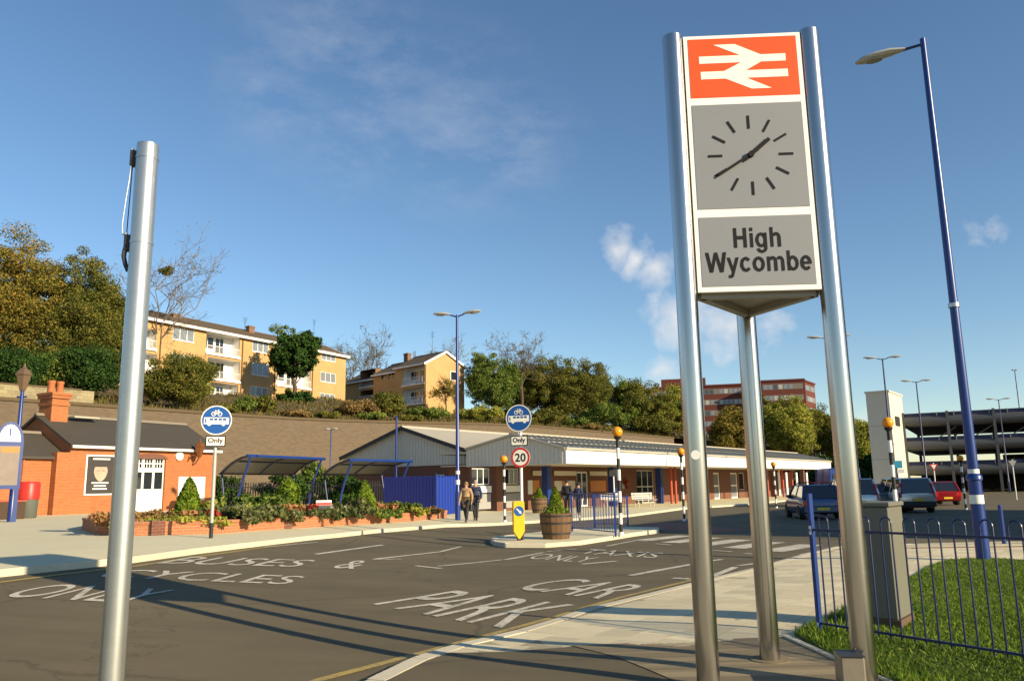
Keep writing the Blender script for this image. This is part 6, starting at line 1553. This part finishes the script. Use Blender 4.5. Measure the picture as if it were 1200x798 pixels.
# ---- railings on the island
def guard_rail(label, a, b, top, nbar, posts=(0, 1), grp='railings on the island'):
    a, b = Vector(a), Vector(b); t = thing('guard_railing', label, 'railing', a, 0, grp); d = b - a
    for s in posts: q = d * s; MB().box(-.03, .03, -.03, .03, -.02, top + .06, Matrix.Translation(q)).build('post', m_blue, t)
    MB().bar(Vector((0, 0, top)), d + Vector((0, 0, top)), .04, .04).build('rail', m_blue, t); MB().bar(Vector((0, 0, .12)), d + Vector((0, 0, .12)), .04, .03).build('rail', m_blue, t)
    b0 = None
    for i in range(1, nbar):
        q = d * (i / nbar)
        if b0 is None: b0 = MB().tube([(0, 0, .13), (0, 0, top - .02)], .010, 6).build('bar', m_blue, t); b0.location = q
        else: c = link('bar', b0.data, t); c.location = q
    return t
a, b = G(670.5, 622.5, KERB), G(721.5, 628.0, KERB)
guard_rail('blue barred railing along the front of the island', a, b, zat(700, 578.5, (a.y + b.y) / 2) - a.z, 17, (0, 1))
a, b = G(697, 617.5, KERB), G(736, 617.5, .02)
guard_rail('blue barred railing along the back of the island', a, b, zat(716, 580, (a.y + b.y) / 2) - a.z, 12, (0, 1))
# ---- hoop topped fence
Pf = NP(963, 742); RT = 1.03
dq = ray(1200, 631); Yq = (Pf.z + RT - H) / dq.z * dq.y; Pq = Vector((dq.x / dq.y * Yq, Yq)); dv = (Pq - Pf.to_2d()); Lf = dv.length; dv.normalize(); Lt = Lf + 2.6
hf = thing('hoop_fence', 'dark blue hoop topped railing round the lawn', 'fence', Pf, math.atan2(dv.y, dv.x))
MB().box(-.038, .0, -.03, .03, -.1, zat(957, 578, Pf.y) - Pf.z).build('end_post', m_blue, hf, bevel=.004)
for z in (.05, RT - .02):
    MB().box(-.028, .0, -.034, -.0305, z - .03, z + .06).build('bracket_plate', m_white, hf); MB().tube([(-.015, -.036, z + .015), (-.015, -.042, z + .015)], .009, 8).build('bolt', m_dark, hf)
for z in (.10, RT): MB().box(.001, Lt, -.009, .009, z - .011, z + .011).build('rail', m_navy, hf)
per = .235; h0 = None; nh = int(Lt / per)
for i in range(nh):
    if h0 is None:
        r = .055; pts = [Vector((0, 0, .06)), Vector((0, 0, RT + .09))] + [Vector((r - r * math.cos(q), 0, RT + .09 + r * math.sin(q))) for q in np.linspace(.3, math.pi - .3, 7)] + [Vector((2 * r, 0, RT + .09)), Vector((2 * r, 0, .06))]
        h0 = MB().tube(pts, .0085, 8).build('hoop', m_navy, hf, smooth=True); h0.location = (.07, .0, 0)
    else: c = link('hoop', h0.data, hf); c.location = (.07 + i * per, 0, 0)
# ---- cabinet
Cc = NP(1055, 740); uu = Vector((-.78, .626)); vv = Vector((.626, .78))
aL_ = az(1020, 740); wL = (Cc.x - aL_ * Cc.y) / (.78 + aL_ * .626); aR_ = az(1072, 725); dR = (aR_ * Cc.y - Cc.x) / (.626 - aR_ * .78); dR = min(.55, abs(dR))
hC = zat(1040, 590.5, Cc.y) - Cc.z
m_cab = M('cabinet_grey_green', (.15, .15, .118), .5, var=.12, scale=2)
cb_ = thing('utility_cabinet', 'grey green steel utility cabinet standing in the grass behind the fence', 'cabinet', (Cc.x, Cc.y, Cc.z + .02))
Mx = Matrix(((uu.x, vv.x, 0, 0), (uu.y, vv.y, 0, 0), (0, 0, 1, 0), (0, 0, 0, 1)))
MB().box(0, wL, 0, dR, .09, hC - .05, Mx).build('body', m_cab, cb_, bevel=.012)
MB().box(-.02, wL + .02, -.02, dR + .02, hC - .049, hC, Mx).build('lid', m_cab, cb_, bevel=.01)
MB().box(-.015, wL + .015, -.015, dR + .015, -.03, .089, Mx).build('plinth', M('rusty_plinth', (.11, .07, .04), .8), cb_)
# ---- benches, basket and posts in front of the station
m_bench = M('bench_silver', (.55, .54, .50), .35, .4, var=.1)
def bench(label, px, py, L=1.9):
    p = G(px, py, KERB); t = thing('bench', label, 'bench', p, R_(53.13 - 20), 'benches in front of the station')
    for i in range(5): MB().box(0, L, -.2 + i * .1, -.12 + i * .1, .44, .47).build('seat_slat', m_bench, t)
    for i in range(3): MB().box(0, L, .28 + i * .02, .31 + i * .02, .52 + i * .15, .64 + i * .15).build('back_slat', m_bench, t)
    for x in (.25, L - .25): MB().tube([(x, -.15, 0), (x, -.1, .43)], .03, 8).tube([(x, .25, 0), (x, .3, .9)], .03, 8).build('leg', m_bench, t)
bench('silver slatted bench behind the island railing', 707, 594.5); bench('silver slatted bench left of the totem leg', 744, 594)
x = TX(732, YS - 4); hbk = TB(39 + x, YS - 4, 2.0)
tree('hanging_basket', 'tall hanging column of red flowers under the canopy', hbk - Vector((0, 0, .6)), .8, 0, [(0, 0, .2, .22, .22, .6)], L_red, 16, 60, .06, 501, tr=.02, cl=.2, cat='plant', names=('stem', 'foliage'))
for i, (px, pyb, h_) in enumerate(((720.5, 583, 2.0),)): 
    p = G(px, 596, KERB); sp = thing('sign_post', 'slim white post with a dark plate before the station', 'sign', p); MB().tube([(0, 0, 0), (0, 0, 2.5)], .04, 8).build('post', m_white, sp); MB().box(-.28, .28, -.05, -.03, 2.05, 2.5).build('plate', m_dark, sp)
x = TX(847, YS - 3); pp = TB(39 + x, YS - 3, KERB); plt = tree('shrub_tub', 'brown leafed shrub in a tub under the canopy', pp, 1.1, .1, [(0, 0, .7, .7, .7, .6)], L_brown, 20, 60, .1, 503, tr=.05, cl=.35, cat='plant', names=('stem', 'foliage'))
# ---- small signs at the right
def tri_sign(label, px, py, Y, front, rpx):
    q = low(px, Y); z = zat(px, py, Y); t = thing('give_way_sign', label, 'sign', q, R_(-15)); r = rpx * Y / F
    MB().tube([(0, .03, 0), (0, .03, z + r)], .04, 8).build('post', m_white, t); mm_ = m_redring if front else m_greyp
    pl = MB().prism([(-r, z + r * .7), (r, z + r * .7), (0, z - r)], -.03, 0, axis='y').build('sign_plate', mm_, t)
    if front: MB().prism([(-r * .62, z + r * .5), (r * .62, z + r * .5), (0, z - r * .6)], -.034, -.031, axis='y').build('plate_face', m_cream, pl)
tri_sign('red and white give way triangle before the car park', 1089, 547, 60, True, 4.6); tri_sign('back of a grey give way triangle at the right', 1181, 543, 62, False, 4.4)
q = low(1046, 46); ps = thing('parking_sign', 'small pale blue parking sign on a dark post behind the cars', 'sign', q, R_(-18)); z = zat(1046, 544, 46)
MB().tube([(0, .03, 0), (0, .03, z + .2)], .05, 8).build('post', m_navy, ps); MB().box(-.3, .3, -.03, 0, z - .22, z + .2).build('sign_plate', M('pale_blue_sign', (.06, .36, .50), .4), ps); MB().box(0, .36, -.03, 0, z - .5, z - .27).build('white_plate', m_white, ps)
pbk = NP(1177, 637); bk = thing('blue_bollard', 'short blue post beside the kerb at the right edge', 'bollard', pbk); MB().tube([(0, 0, -.05), (0, 0, zat(1175, 593, pbk.y) - pbk.z)], .05, 12).build('post', m_blue, bk, smooth=True); MB().lathe([(.05, zat(1175, 593, pbk.y) - pbk.z), (.035, zat(1175, 593, pbk.y) - pbk.z + .03), (.005, zat(1175, 593, pbk.y) - pbk.z + .04)], 12).build('cap', m_blue, bk, smooth=True)
# ---- vehicles
m_tyre = M('tyre_rubber', (.02, .02, .02), .8); m_rim = M('alloy_rim', (.35, .35, .36), .3, .8); m_tail = M('tail_lamp', (.45, .012, .012), .15, spec=.7); m_hl = M('head_lamp', (.6, .62, .64), .1, spec=.8)
m_trim = M('plastic_trim', (.025, .025, .027), .6); m_plate = M('yellow_plate', (.65, .48, .03), .5); m_carglass = M('car_glass', (.012, .014, .017), .04, var=.2, spec=1.0)
def paint(name, c, metal=.3): return M(name, c, .22, metal, var=.05, spec=.6)
SPEC = {
 'hatch': dict(L=4.1, W=1.74, H=1.48, rb=-.475, rt=-.40, ft=.08, fb=.24, belt=.93, hood=.88, rear=.90),
 'mpv': dict(L=4.6, W=1.85, H=1.72, rb=-.49, rt=-.445, ft=.12, fb=.30, belt=1.02, hood=.96, rear=1.0),
 'saloon': dict(L=4.4, W=1.75, H=1.44, rb=-.36, rt=-.24, ft=.06, fb=.22, belt=.92, hood=.86, rear=.95),
 'van': dict(L=5.3, W=2.0, H=2.45, rb=-.495, rt=-.49, ft=.25, fb=.38, belt=1.2, hood=1.1, rear=1.15)}
def vehicle(name, label, cat, rear, head, kind, pm, bars=False):
    S = SPEC[kind]; L, Wd, Hh = S['L'], S['W'], S['H']; hw = Wd / 2
    d = Vector(head).normalized(); c = Vector(rear[:2]) + d * L / 2
    t = thing(name, label, cat, (c.x, c.y, gz(c.x) + .004), math.atan2(d.y, d.x) - math.pi / 2, 'cars queued on the road')
    st = [(-.5, .80, .45, S['rear'] - .18), (-.492, .93, .30, S['rear'] - .06), (-.46, .98, .24, S['rear']), (-.30, 1.0, .22, S['belt']), (0, 1.0, .22, S['belt'] - .01), (.22, 1.0, .22, S['hood'] + .03), (.36, .98, .22, S['hood'] - .06), (.455, .92, .24, S['hood'] - .16), (.492, .80, .28, S['hood'] - .26), (.5, .66, .38, S['hood'] - .36)]
    P = []; 
    for (y, w_, zl, zt) in st:
        w2 = hw * w_
        half = [(w2 * .86, zl), (w2 * .98, zl + .12), (w2, zl + (zt - zl) * .5), (w2 * .975, zt - .10), (w2 * .90, zt - .015), (w2 * .5, zt + .02)]
        ring_ = [(x, y * L, z) for x, z in half] + [(-x, y * L, z) for x, z in reversed(half)]; P += ring_
    n = 12; fs = [(i * n + k, i * n + (k + 1) % n, (i + 1) * n + (k + 1) % n, (i + 1) * n + k) for i in range(len(st) - 1) for k in range(n)] + [tuple(range(n)), tuple((len(st) - 1) * n + k for k in range(n))]
    MB().add(P, fs).build('body', pm, t, smooth=True)
    zb, zt = S['belt'] - .03, Hh - .05; wb, wt = hw * .90, hw * .74 if kind != 'van' else hw * .88
    rb, rt, ft, fb = (S[k] * L for k in ('rb', 'rt', 'ft', 'fb'))
    A = [(-wb, rb, zb), (wb, rb, zb), (wb, fb, zb), (-wb, fb, zb)]; B = [(-wt, rt, zt), (wt, rt, zt), (wt, ft, zt), (-wt, ft, zt)]
    def quad(a, b, c_, d_, name, mat, k=.0): return MB().add([a, b, c_, d_], [(0, 1, 2, 3)]).build(name, mat, t)
    if kind == 'van':
        MB().add(A + B, [(0, 1, 5, 4), (1, 2, 6, 5), (2, 3, 7, 6), (3, 0, 4, 7)]).build('cabin', pm, t)
    else:
        quad(A[0], A[1], B[1], B[0], 'rear_window', m_carglass); 
        for s in (0, 1):
            i0, i1 = (1, 2) if s == 0 else (3, 0)
            quad(A[i0], A[i1], B[i1], B[i0], 'side_window', m_carglass)
    quad(A[2], A[3], B[3], B[2], 'windscreen', m_carglass)
    if kind == 'van':
        for s in (-1, 1): MB().box(s * wb * .96 - .02, s * wb * .96 + .02, fb - 1.6, fb - .45, zb + .12, zb + .62).build('side_window', m_carglass, t)
        MB().box(-wb * .8, wb * .8, rb - .02, rb + .02, zb + .25, zb + .9).build('rear_window', m_carglass, t)
    rp = []
    for (x, y) in ((-wt - .02, rt - .03), (wt + .02, rt - .03), (wt + .02, ft + .02), (-wt - .02, ft + .02)): rp.append((x, y, zt - .01))
    for (x, y) in ((-wt * .86, rt + .10), (wt * .86, rt + .10), (wt * .86, ft - .12), (-wt * .86, ft - .12)): rp.append((x, y, Hh))
    MB().add(rp, [(3, 2, 1, 0), (4, 5, 6, 7), (0, 1, 5, 4), (1, 2, 6, 5), (2, 3, 7, 6), (3, 0, 4, 7)]).build('roof', pm, t, smooth=True)
    for i in range(4): MB().bar(A[i], B[i], .09, .07).build('pillar', pm, t)
    for s in (-1, 1):
        for f in (.42, .72) if kind == 'mpv' else (.5,):
            y0_, y1_ = rb + (fb - rb) * f, rt + (ft - rt) * f
            MB().bar((s * (wb + .006), y0_, zb), (s * (wt + .006), y1_, zt), .07, .03, up=(s, 0, 0)).build('pillar', m_trim if kind != 'mpv' else pm, t)
        MB().bar((s * (hw + .09), fb - .35, zb + .08), (s * (hw - .12), fb - .3, zb + .04), .14, .12).build('mirror', pm, t)
        tl0, tl1 = (S['rear'] - .35, S['rear'] - .08) if kind != 'mpv' else (.75, 1.45)
        if kind == 'mpv': MB().bar((s * hw * .90, -.492 * L, tl0), (s * hw * .80, -.462 * L - .02, tl1), .14, .08).build('tail_light', m_tail, t)
        else: MB().box(s * hw * .80 - .13, s * hw * .80 + .13, -.503 * L, -.47 * L, tl0, tl1).build('tail_light', m_tail, t, bevel=.02)
        MB().box(s * hw * .66 - .16, s * hw * .66 + .16, .45 * L, .488 * L, S['hood'] - .34, S['hood'] - .20).build('headlight', m_hl, t, bevel=.02)
        for y in (-.31, .31):
            R0 = .315
            Mx = Matrix.Translation((s * (hw - .10), y * L, R0)) @ Matrix.Rotation(R_(90), 4, 'Y')
            wh = MB().lathe([(R0 * .7, -.10), (R0 * .96, -.10), (R0, -.06), (R0, .06), (R0 * .96, .10), (R0 * .7, .10)], 20, Mx).build('wheel', m_tyre, t, smooth=True)
            MB().lathe([(.03, .075 * s), (R0 * .45, .085 * s), (R0 * .68, .104 * s)], 20, Mx, caps=False).build('rim', m_rim, wh, smooth=True)
            MB().lathe([(R0 * 1.12, -.02), (R0 * 1.12, .101)], 18, Mx).build('wheel_arch', m_trim, t)
    MB().box(-hw * .90, hw * .90, -.512 * L, -.47 * L, .30, .56).build('bumper', m_trim if kind == 'mpv' else pm, t, bevel=.03)
    MB().box(-.26, .26, -.512 * L - .012, -.512 * L - .001, .58 if kind == 'mpv' else .40, .69 if kind == 'mpv' else .51).build('number_plate', m_plate, t)
    MB().box(-hw * .88, hw * .88, .48 * L, .506 * L, .28, .48).build('bumper', pm, t, bevel=.03)
    if bars:
        for s in (-1, 1): MB().tube([(s * wt * .8, rt + .15, Hh + .02), (s * wt * .8, rt + .2, Hh + .07), (s * wt * .8, ft - .2, Hh + .07), (s * wt * .8, ft - .15, Hh + .02)], .025, 6).build('roof_rail', m_trim, t)
        for y in (.25, .75): MB().bar((-wt * .85, rt + (ft - rt) * y, Hh + .10), (wt * .85, rt + (ft - rt) * y, Hh + .10), .06, .04).build('roof_bar', m_redring if y < .5 else m_trim, t)
    return t
m_pblue = paint('paint_blue', (.035, .075, .17)); m_psil = paint('paint_silver', (.58, .59, .60), .45); m_psil2 = paint('paint_champagne', (.62, .59, .52), .45); m_pdark = paint('paint_dark_grey', (.05, .055, .06)); m_pred = paint('paint_red', (.24, .010, .013)); m_pvan = paint('paint_van_blue', (.05, .10, .36)); m_pgrey = paint('paint_grey', (.20, .22, .24), .5)
HD = (.20, .98)
vehicle('hatchback_car', 'dark blue hatchback with roof bars left of the right totem leg', 'car', G(966, 609), (.12, .99), 'hatch', m_pblue, True)
vehicle('people_carrier', 'silver people carrier directly behind the right totem leg', 'car', G(1010, 604), HD, 'mpv', m_psil)
vehicle('saloon_car', 'dark grey saloon between the two silver people carriers', 'car', G(1046, 600), HD, 'saloon', m_pdark)
vehicle('people_carrier', 'champagne silver people carrier with black rear window', 'car', G(1078, 601), (.12, .99), 'mpv', m_psil2)
vehicle('hatchback_car', 'red hatchback at the head of the queue', 'car', G(1112, 592), (.10, .99), 'hatch', m_pred)
vehicle('delivery_van', 'blue van with a high roof beyond the parked cars', 'van', low(985, 52), (.15, .99), 'van', m_pvan)
vehicle('saloon_car', 'grey saloon beside the silver people carrier tail', 'car', low(1046, 48), HD, 'saloon', m_pgrey)
# ---- people
def skinned(edges, pts, rad, root, levels=1):
    me = bpy.data.meshes.new('fig'); me.from_pydata([tuple(p) for p in pts], edges, [])
    ob = bpy.data.objects.new('fig', me); C.objects.link(ob)
    ob.modifiers.new('s', 'SKIN'); sd = ob.modifiers.new('ss', 'SUBSURF'); sd.levels = levels; sd.render_levels = levels
    sv = me.skin_vertices[0].data
    for i, r in enumerate(rad): sv[i].radius = r if isinstance(r, tuple) else (r, r); sv[i].use_root = (i == root)
    dg = bpy.context.evaluated_depsgraph_get(); out_ = bpy.data.meshes.new_from_object(ob.evaluated_get(dg)); bpy.data.objects.remove(ob); return out_
def person(label, loc, rz, mats, hgt=1.68, stride=.2, coat_len=.62, swing=.15, bag=False):
    skin, hair, coat, legs, shoe = mats; t = thing('person', label, 'person', loc, rz); k = hgt / 1.70
    a = stride
    J = {'pel': (0, 0, .92), 'wai': (0, 0, 1.06), 'che': (0, 0, 1.28), 'neb': (0, 0, 1.42), 'nek': (0, -.01, 1.48), 'hd': (0, -.02, 1.58), 'top': (0, -.01, 1.66)}
    for s, nm in ((-1, 'l'), (1, 'r')):
        sg = s * a
        J['hip' + nm] = (s * .09, 0, .88); J['kne' + nm] = (s * .095, -sg * .55 - .03, .48); J['ank' + nm] = (s * .09, -sg * 1.0 + .03, .08); J['toe' + nm] = (s * .10, -sg * 1.0 - .12, .03)
        J['sho' + nm] = (s * .17, 0, 1.39); J['elb' + nm] = (s * .23, sg * swing * 3 + .03, 1.12); J['wri' + nm] = (s * .23, sg * swing * 5 - .08, .90); J['han' + nm] = (s * .23, sg * swing * 5 - .11, .83)
        for f in range(4): J['fa%d' % f + nm] = (s * (.23 - .005), sg * swing * 5 - .145 + f * .022, .77); J['fb%d' % f + nm] = (s * .222, sg * swing * 5 - .150 + f * .022, .735 + .008 * (f in (0, 3)))
        J['th' + nm] = (s * .205, sg * swing * 5 - .16, .80)
    names = list(J); ix = {n_: i for i, n_ in enumerate(names)}
    E_ = [('pel', 'wai'), ('wai', 'che'), ('che', 'neb'), ('neb', 'nek'), ('nek', 'hd'), ('hd', 'top')]
    for nm in 'lr':
        E_ += [('pel', 'hip' + nm), ('hip' + nm, 'kne' + nm), ('kne' + nm, 'ank' + nm), ('ank' + nm, 'toe' + nm), ('neb', 'sho' + nm), ('sho' + nm, 'elb' + nm), ('elb' + nm, 'wri' + nm), ('wri' + nm, 'han' + nm), ('han' + nm, 'th' + nm)]
        for f in range(4): E_ += [('han' + nm, 'fa%d' % f + nm), ('fa%d' % f + nm, 'fb%d' % f + nm)]
    rad = {'pel': (.14, .11), 'wai': (.125, .095), 'che': (.15, .105), 'neb': (.08, .07), 'nek': .05, 'hd': (.075, .09), 'top': (.055, .065), 'hip': .085, 'kne': .058, 'ank': .04, 'toe': .035, 'sho': .06, 'elb': .042, 'wri': .028, 'han': (.018, .036), 'fa': .009, 'fb': .008, 'th': .010}
    def rr(n_): 
        for key in (n_, n_[:-1], n_[:2]):
            if key in rad: return rad[key]
    me = skinned([(ix[p], ix[q]) for p, q in E_], [Vector(J[n_]) * k for n_ in names], [rr(n_) for n_ in names], 0)
    me.materials.append(skin); smooth_mesh(me, 80); link('body', me, t)
    def sub(name, keys, edges, grow, mat, extra=None):
        pts = [Vector(J[q]) * k for q in keys]; r = []
        for q in keys:
            v = rr(q); v = v if isinstance(v, tuple) else (v, v); r.append((v[0] * grow[0] + grow[1], v[1] * grow[0] + grow[1]))
        if extra:
            for (pt, rd, con) in extra: pts.append(Vector(pt) * k); r.append(rd); edges = edges + [(keys.index(con), len(pts) - 1)]
        e = [(keys.index(p), keys.index(q)) if isinstance(p, str) else (p, q) for p, q in edges]
        m_ = skinned(e, pts, r, 0); m_.materials.append(mat); smooth_mesh(m_, 80); return link(name, m_, t)
    ck = ['pel', 'wai', 'che', 'neb', 'shol', 'elbl', 'wril', 'shor', 'elbr', 'wrir']
    sub('coat', ck, [('pel', 'wai'), ('wai', 'che'), ('che', 'neb'), ('neb', 'shol'), ('shol', 'elbl'), ('elbl', 'wril'), ('neb', 'shor'), ('shor', 'elbr'), ('elbr', 'wrir')], (1.08, .022), coat, [((0, 0, coat_len), (.19, .15), 'pel')])
    sub('trousers', ['pel', 'hipl', 'knel', 'ankl', 'hipr', 'kner', 'ankr'], [('pel', 'hipl'), ('hipl', 'knel'), ('knel', 'ankl'), ('pel', 'hipr'), ('hipr', 'kner'), ('kner', 'ankr')], (1.05, .016), legs)
    for nm in 'lr': sub('shoe', ['ank' + nm, 'toe' + nm], [('ank' + nm, 'toe' + nm)], (1.0, .012), shoe)
    hd = Vector(J['hd']) * k
    MB().lathe([(.095 * math.cos(q), .115 * math.sin(q)) for q in np.linspace(-.25, 1.57, 9)], 16, Matrix.Translation(hd + Vector((0, .018, .035))) @ Matrix.Diagonal((1, 1.1, 1, 1))).build('hair', hair, t, smooth=True)
    for s in (-1, 1): MB().lathe([(.011 * math.cos(q), .011 * math.sin(q)) for q in np.linspace(-1.5, 1.5, 6)], 8, Matrix.Translation(hd + Vector((s * .032, -.085, .005)))).build('eye', m_ink, t); MB().bar(hd + Vector((s * .082, .0, .02)), hd + Vector((s * .085, .012, -.03)), .02, .03).build('ear', skin, t)
    MB().add([hd + Vector((0, -.085, .01)), hd + Vector((-.014, -.086, -.03)), hd + Vector((.014, -.086, -.03)), hd + Vector((0, -.112, -.028))], [(0, 1, 3), (0, 3, 2), (1, 2, 3)]).build('nose', skin, t)
    MB().box(-.024, .024, -.092, -.080, -.058, -.050, Matrix.Translation(hd)).build('mouth', m_redring, t)
    if bag:
        bp = Vector(loc) + Matrix.Rotation(rz, 3, 'Z') @ (Vector((.24, J['hanr'][1], .50)) * k)
        b = thing('handbag', 'dark handbag carried by the person in the tan coat', 'bag', bp, rz); MB().box(-.06, .06, -.17, .17, 0, .24).build('bag', m_black, b, bevel=.03); MB().tube([(0, -.1, .23), (0, -.07, .34), (0, .02, .37), (0, .07, .34), (0, .1, .23)], .012, 6).build('strap', m_black, b)
m_skin = M('skin', (.50, .30, .21), .6, var=.08); m_tan = M('tan_coat', (.36, .24, .12), .85, var=.15, scale=8); m_nav = M('navy_coat', (.03, .04, .09), .85, var=.2, scale=8); m_trs = M('dark_trousers', (.03, .028, .028), .85); m_hr1 = M('blonde_hair', (.22, .14, .06), .7); m_hr2 = M('grey_hair', (.30, .27, .24), .7); m_blk = M('black_jacket', (.015, .015, .02), .8)
p = G(546.5, 612.3, KERB); person('person in a tan coat walking with a dark handbag beside the lamp', p, R_(-18), (m_skin, m_hr1, m_tan, m_trs, m_black), 1.66, .24, .60, .12, True)
p = G(557.5, 610, KERB); person('person in a navy jacket walking beside the tan coat', p, R_(-12), (m_skin, m_hr2, m_nav, m_trs, m_black), 1.76, .18, .80, .12)
p = G(665, 604, KERB); person('person in black standing behind the island railing, left of two', p, R_(160), (m_skin, m_blk, m_blk, m_trs, m_black), 1.78, .05, .78, .1)
p = G(678.5, 603, KERB); person('person in black standing behind the island railing, right of two', p, R_(150), (m_skin, m_blk, m_nav, m_trs, m_black), 1.62, .08, .74, .1)
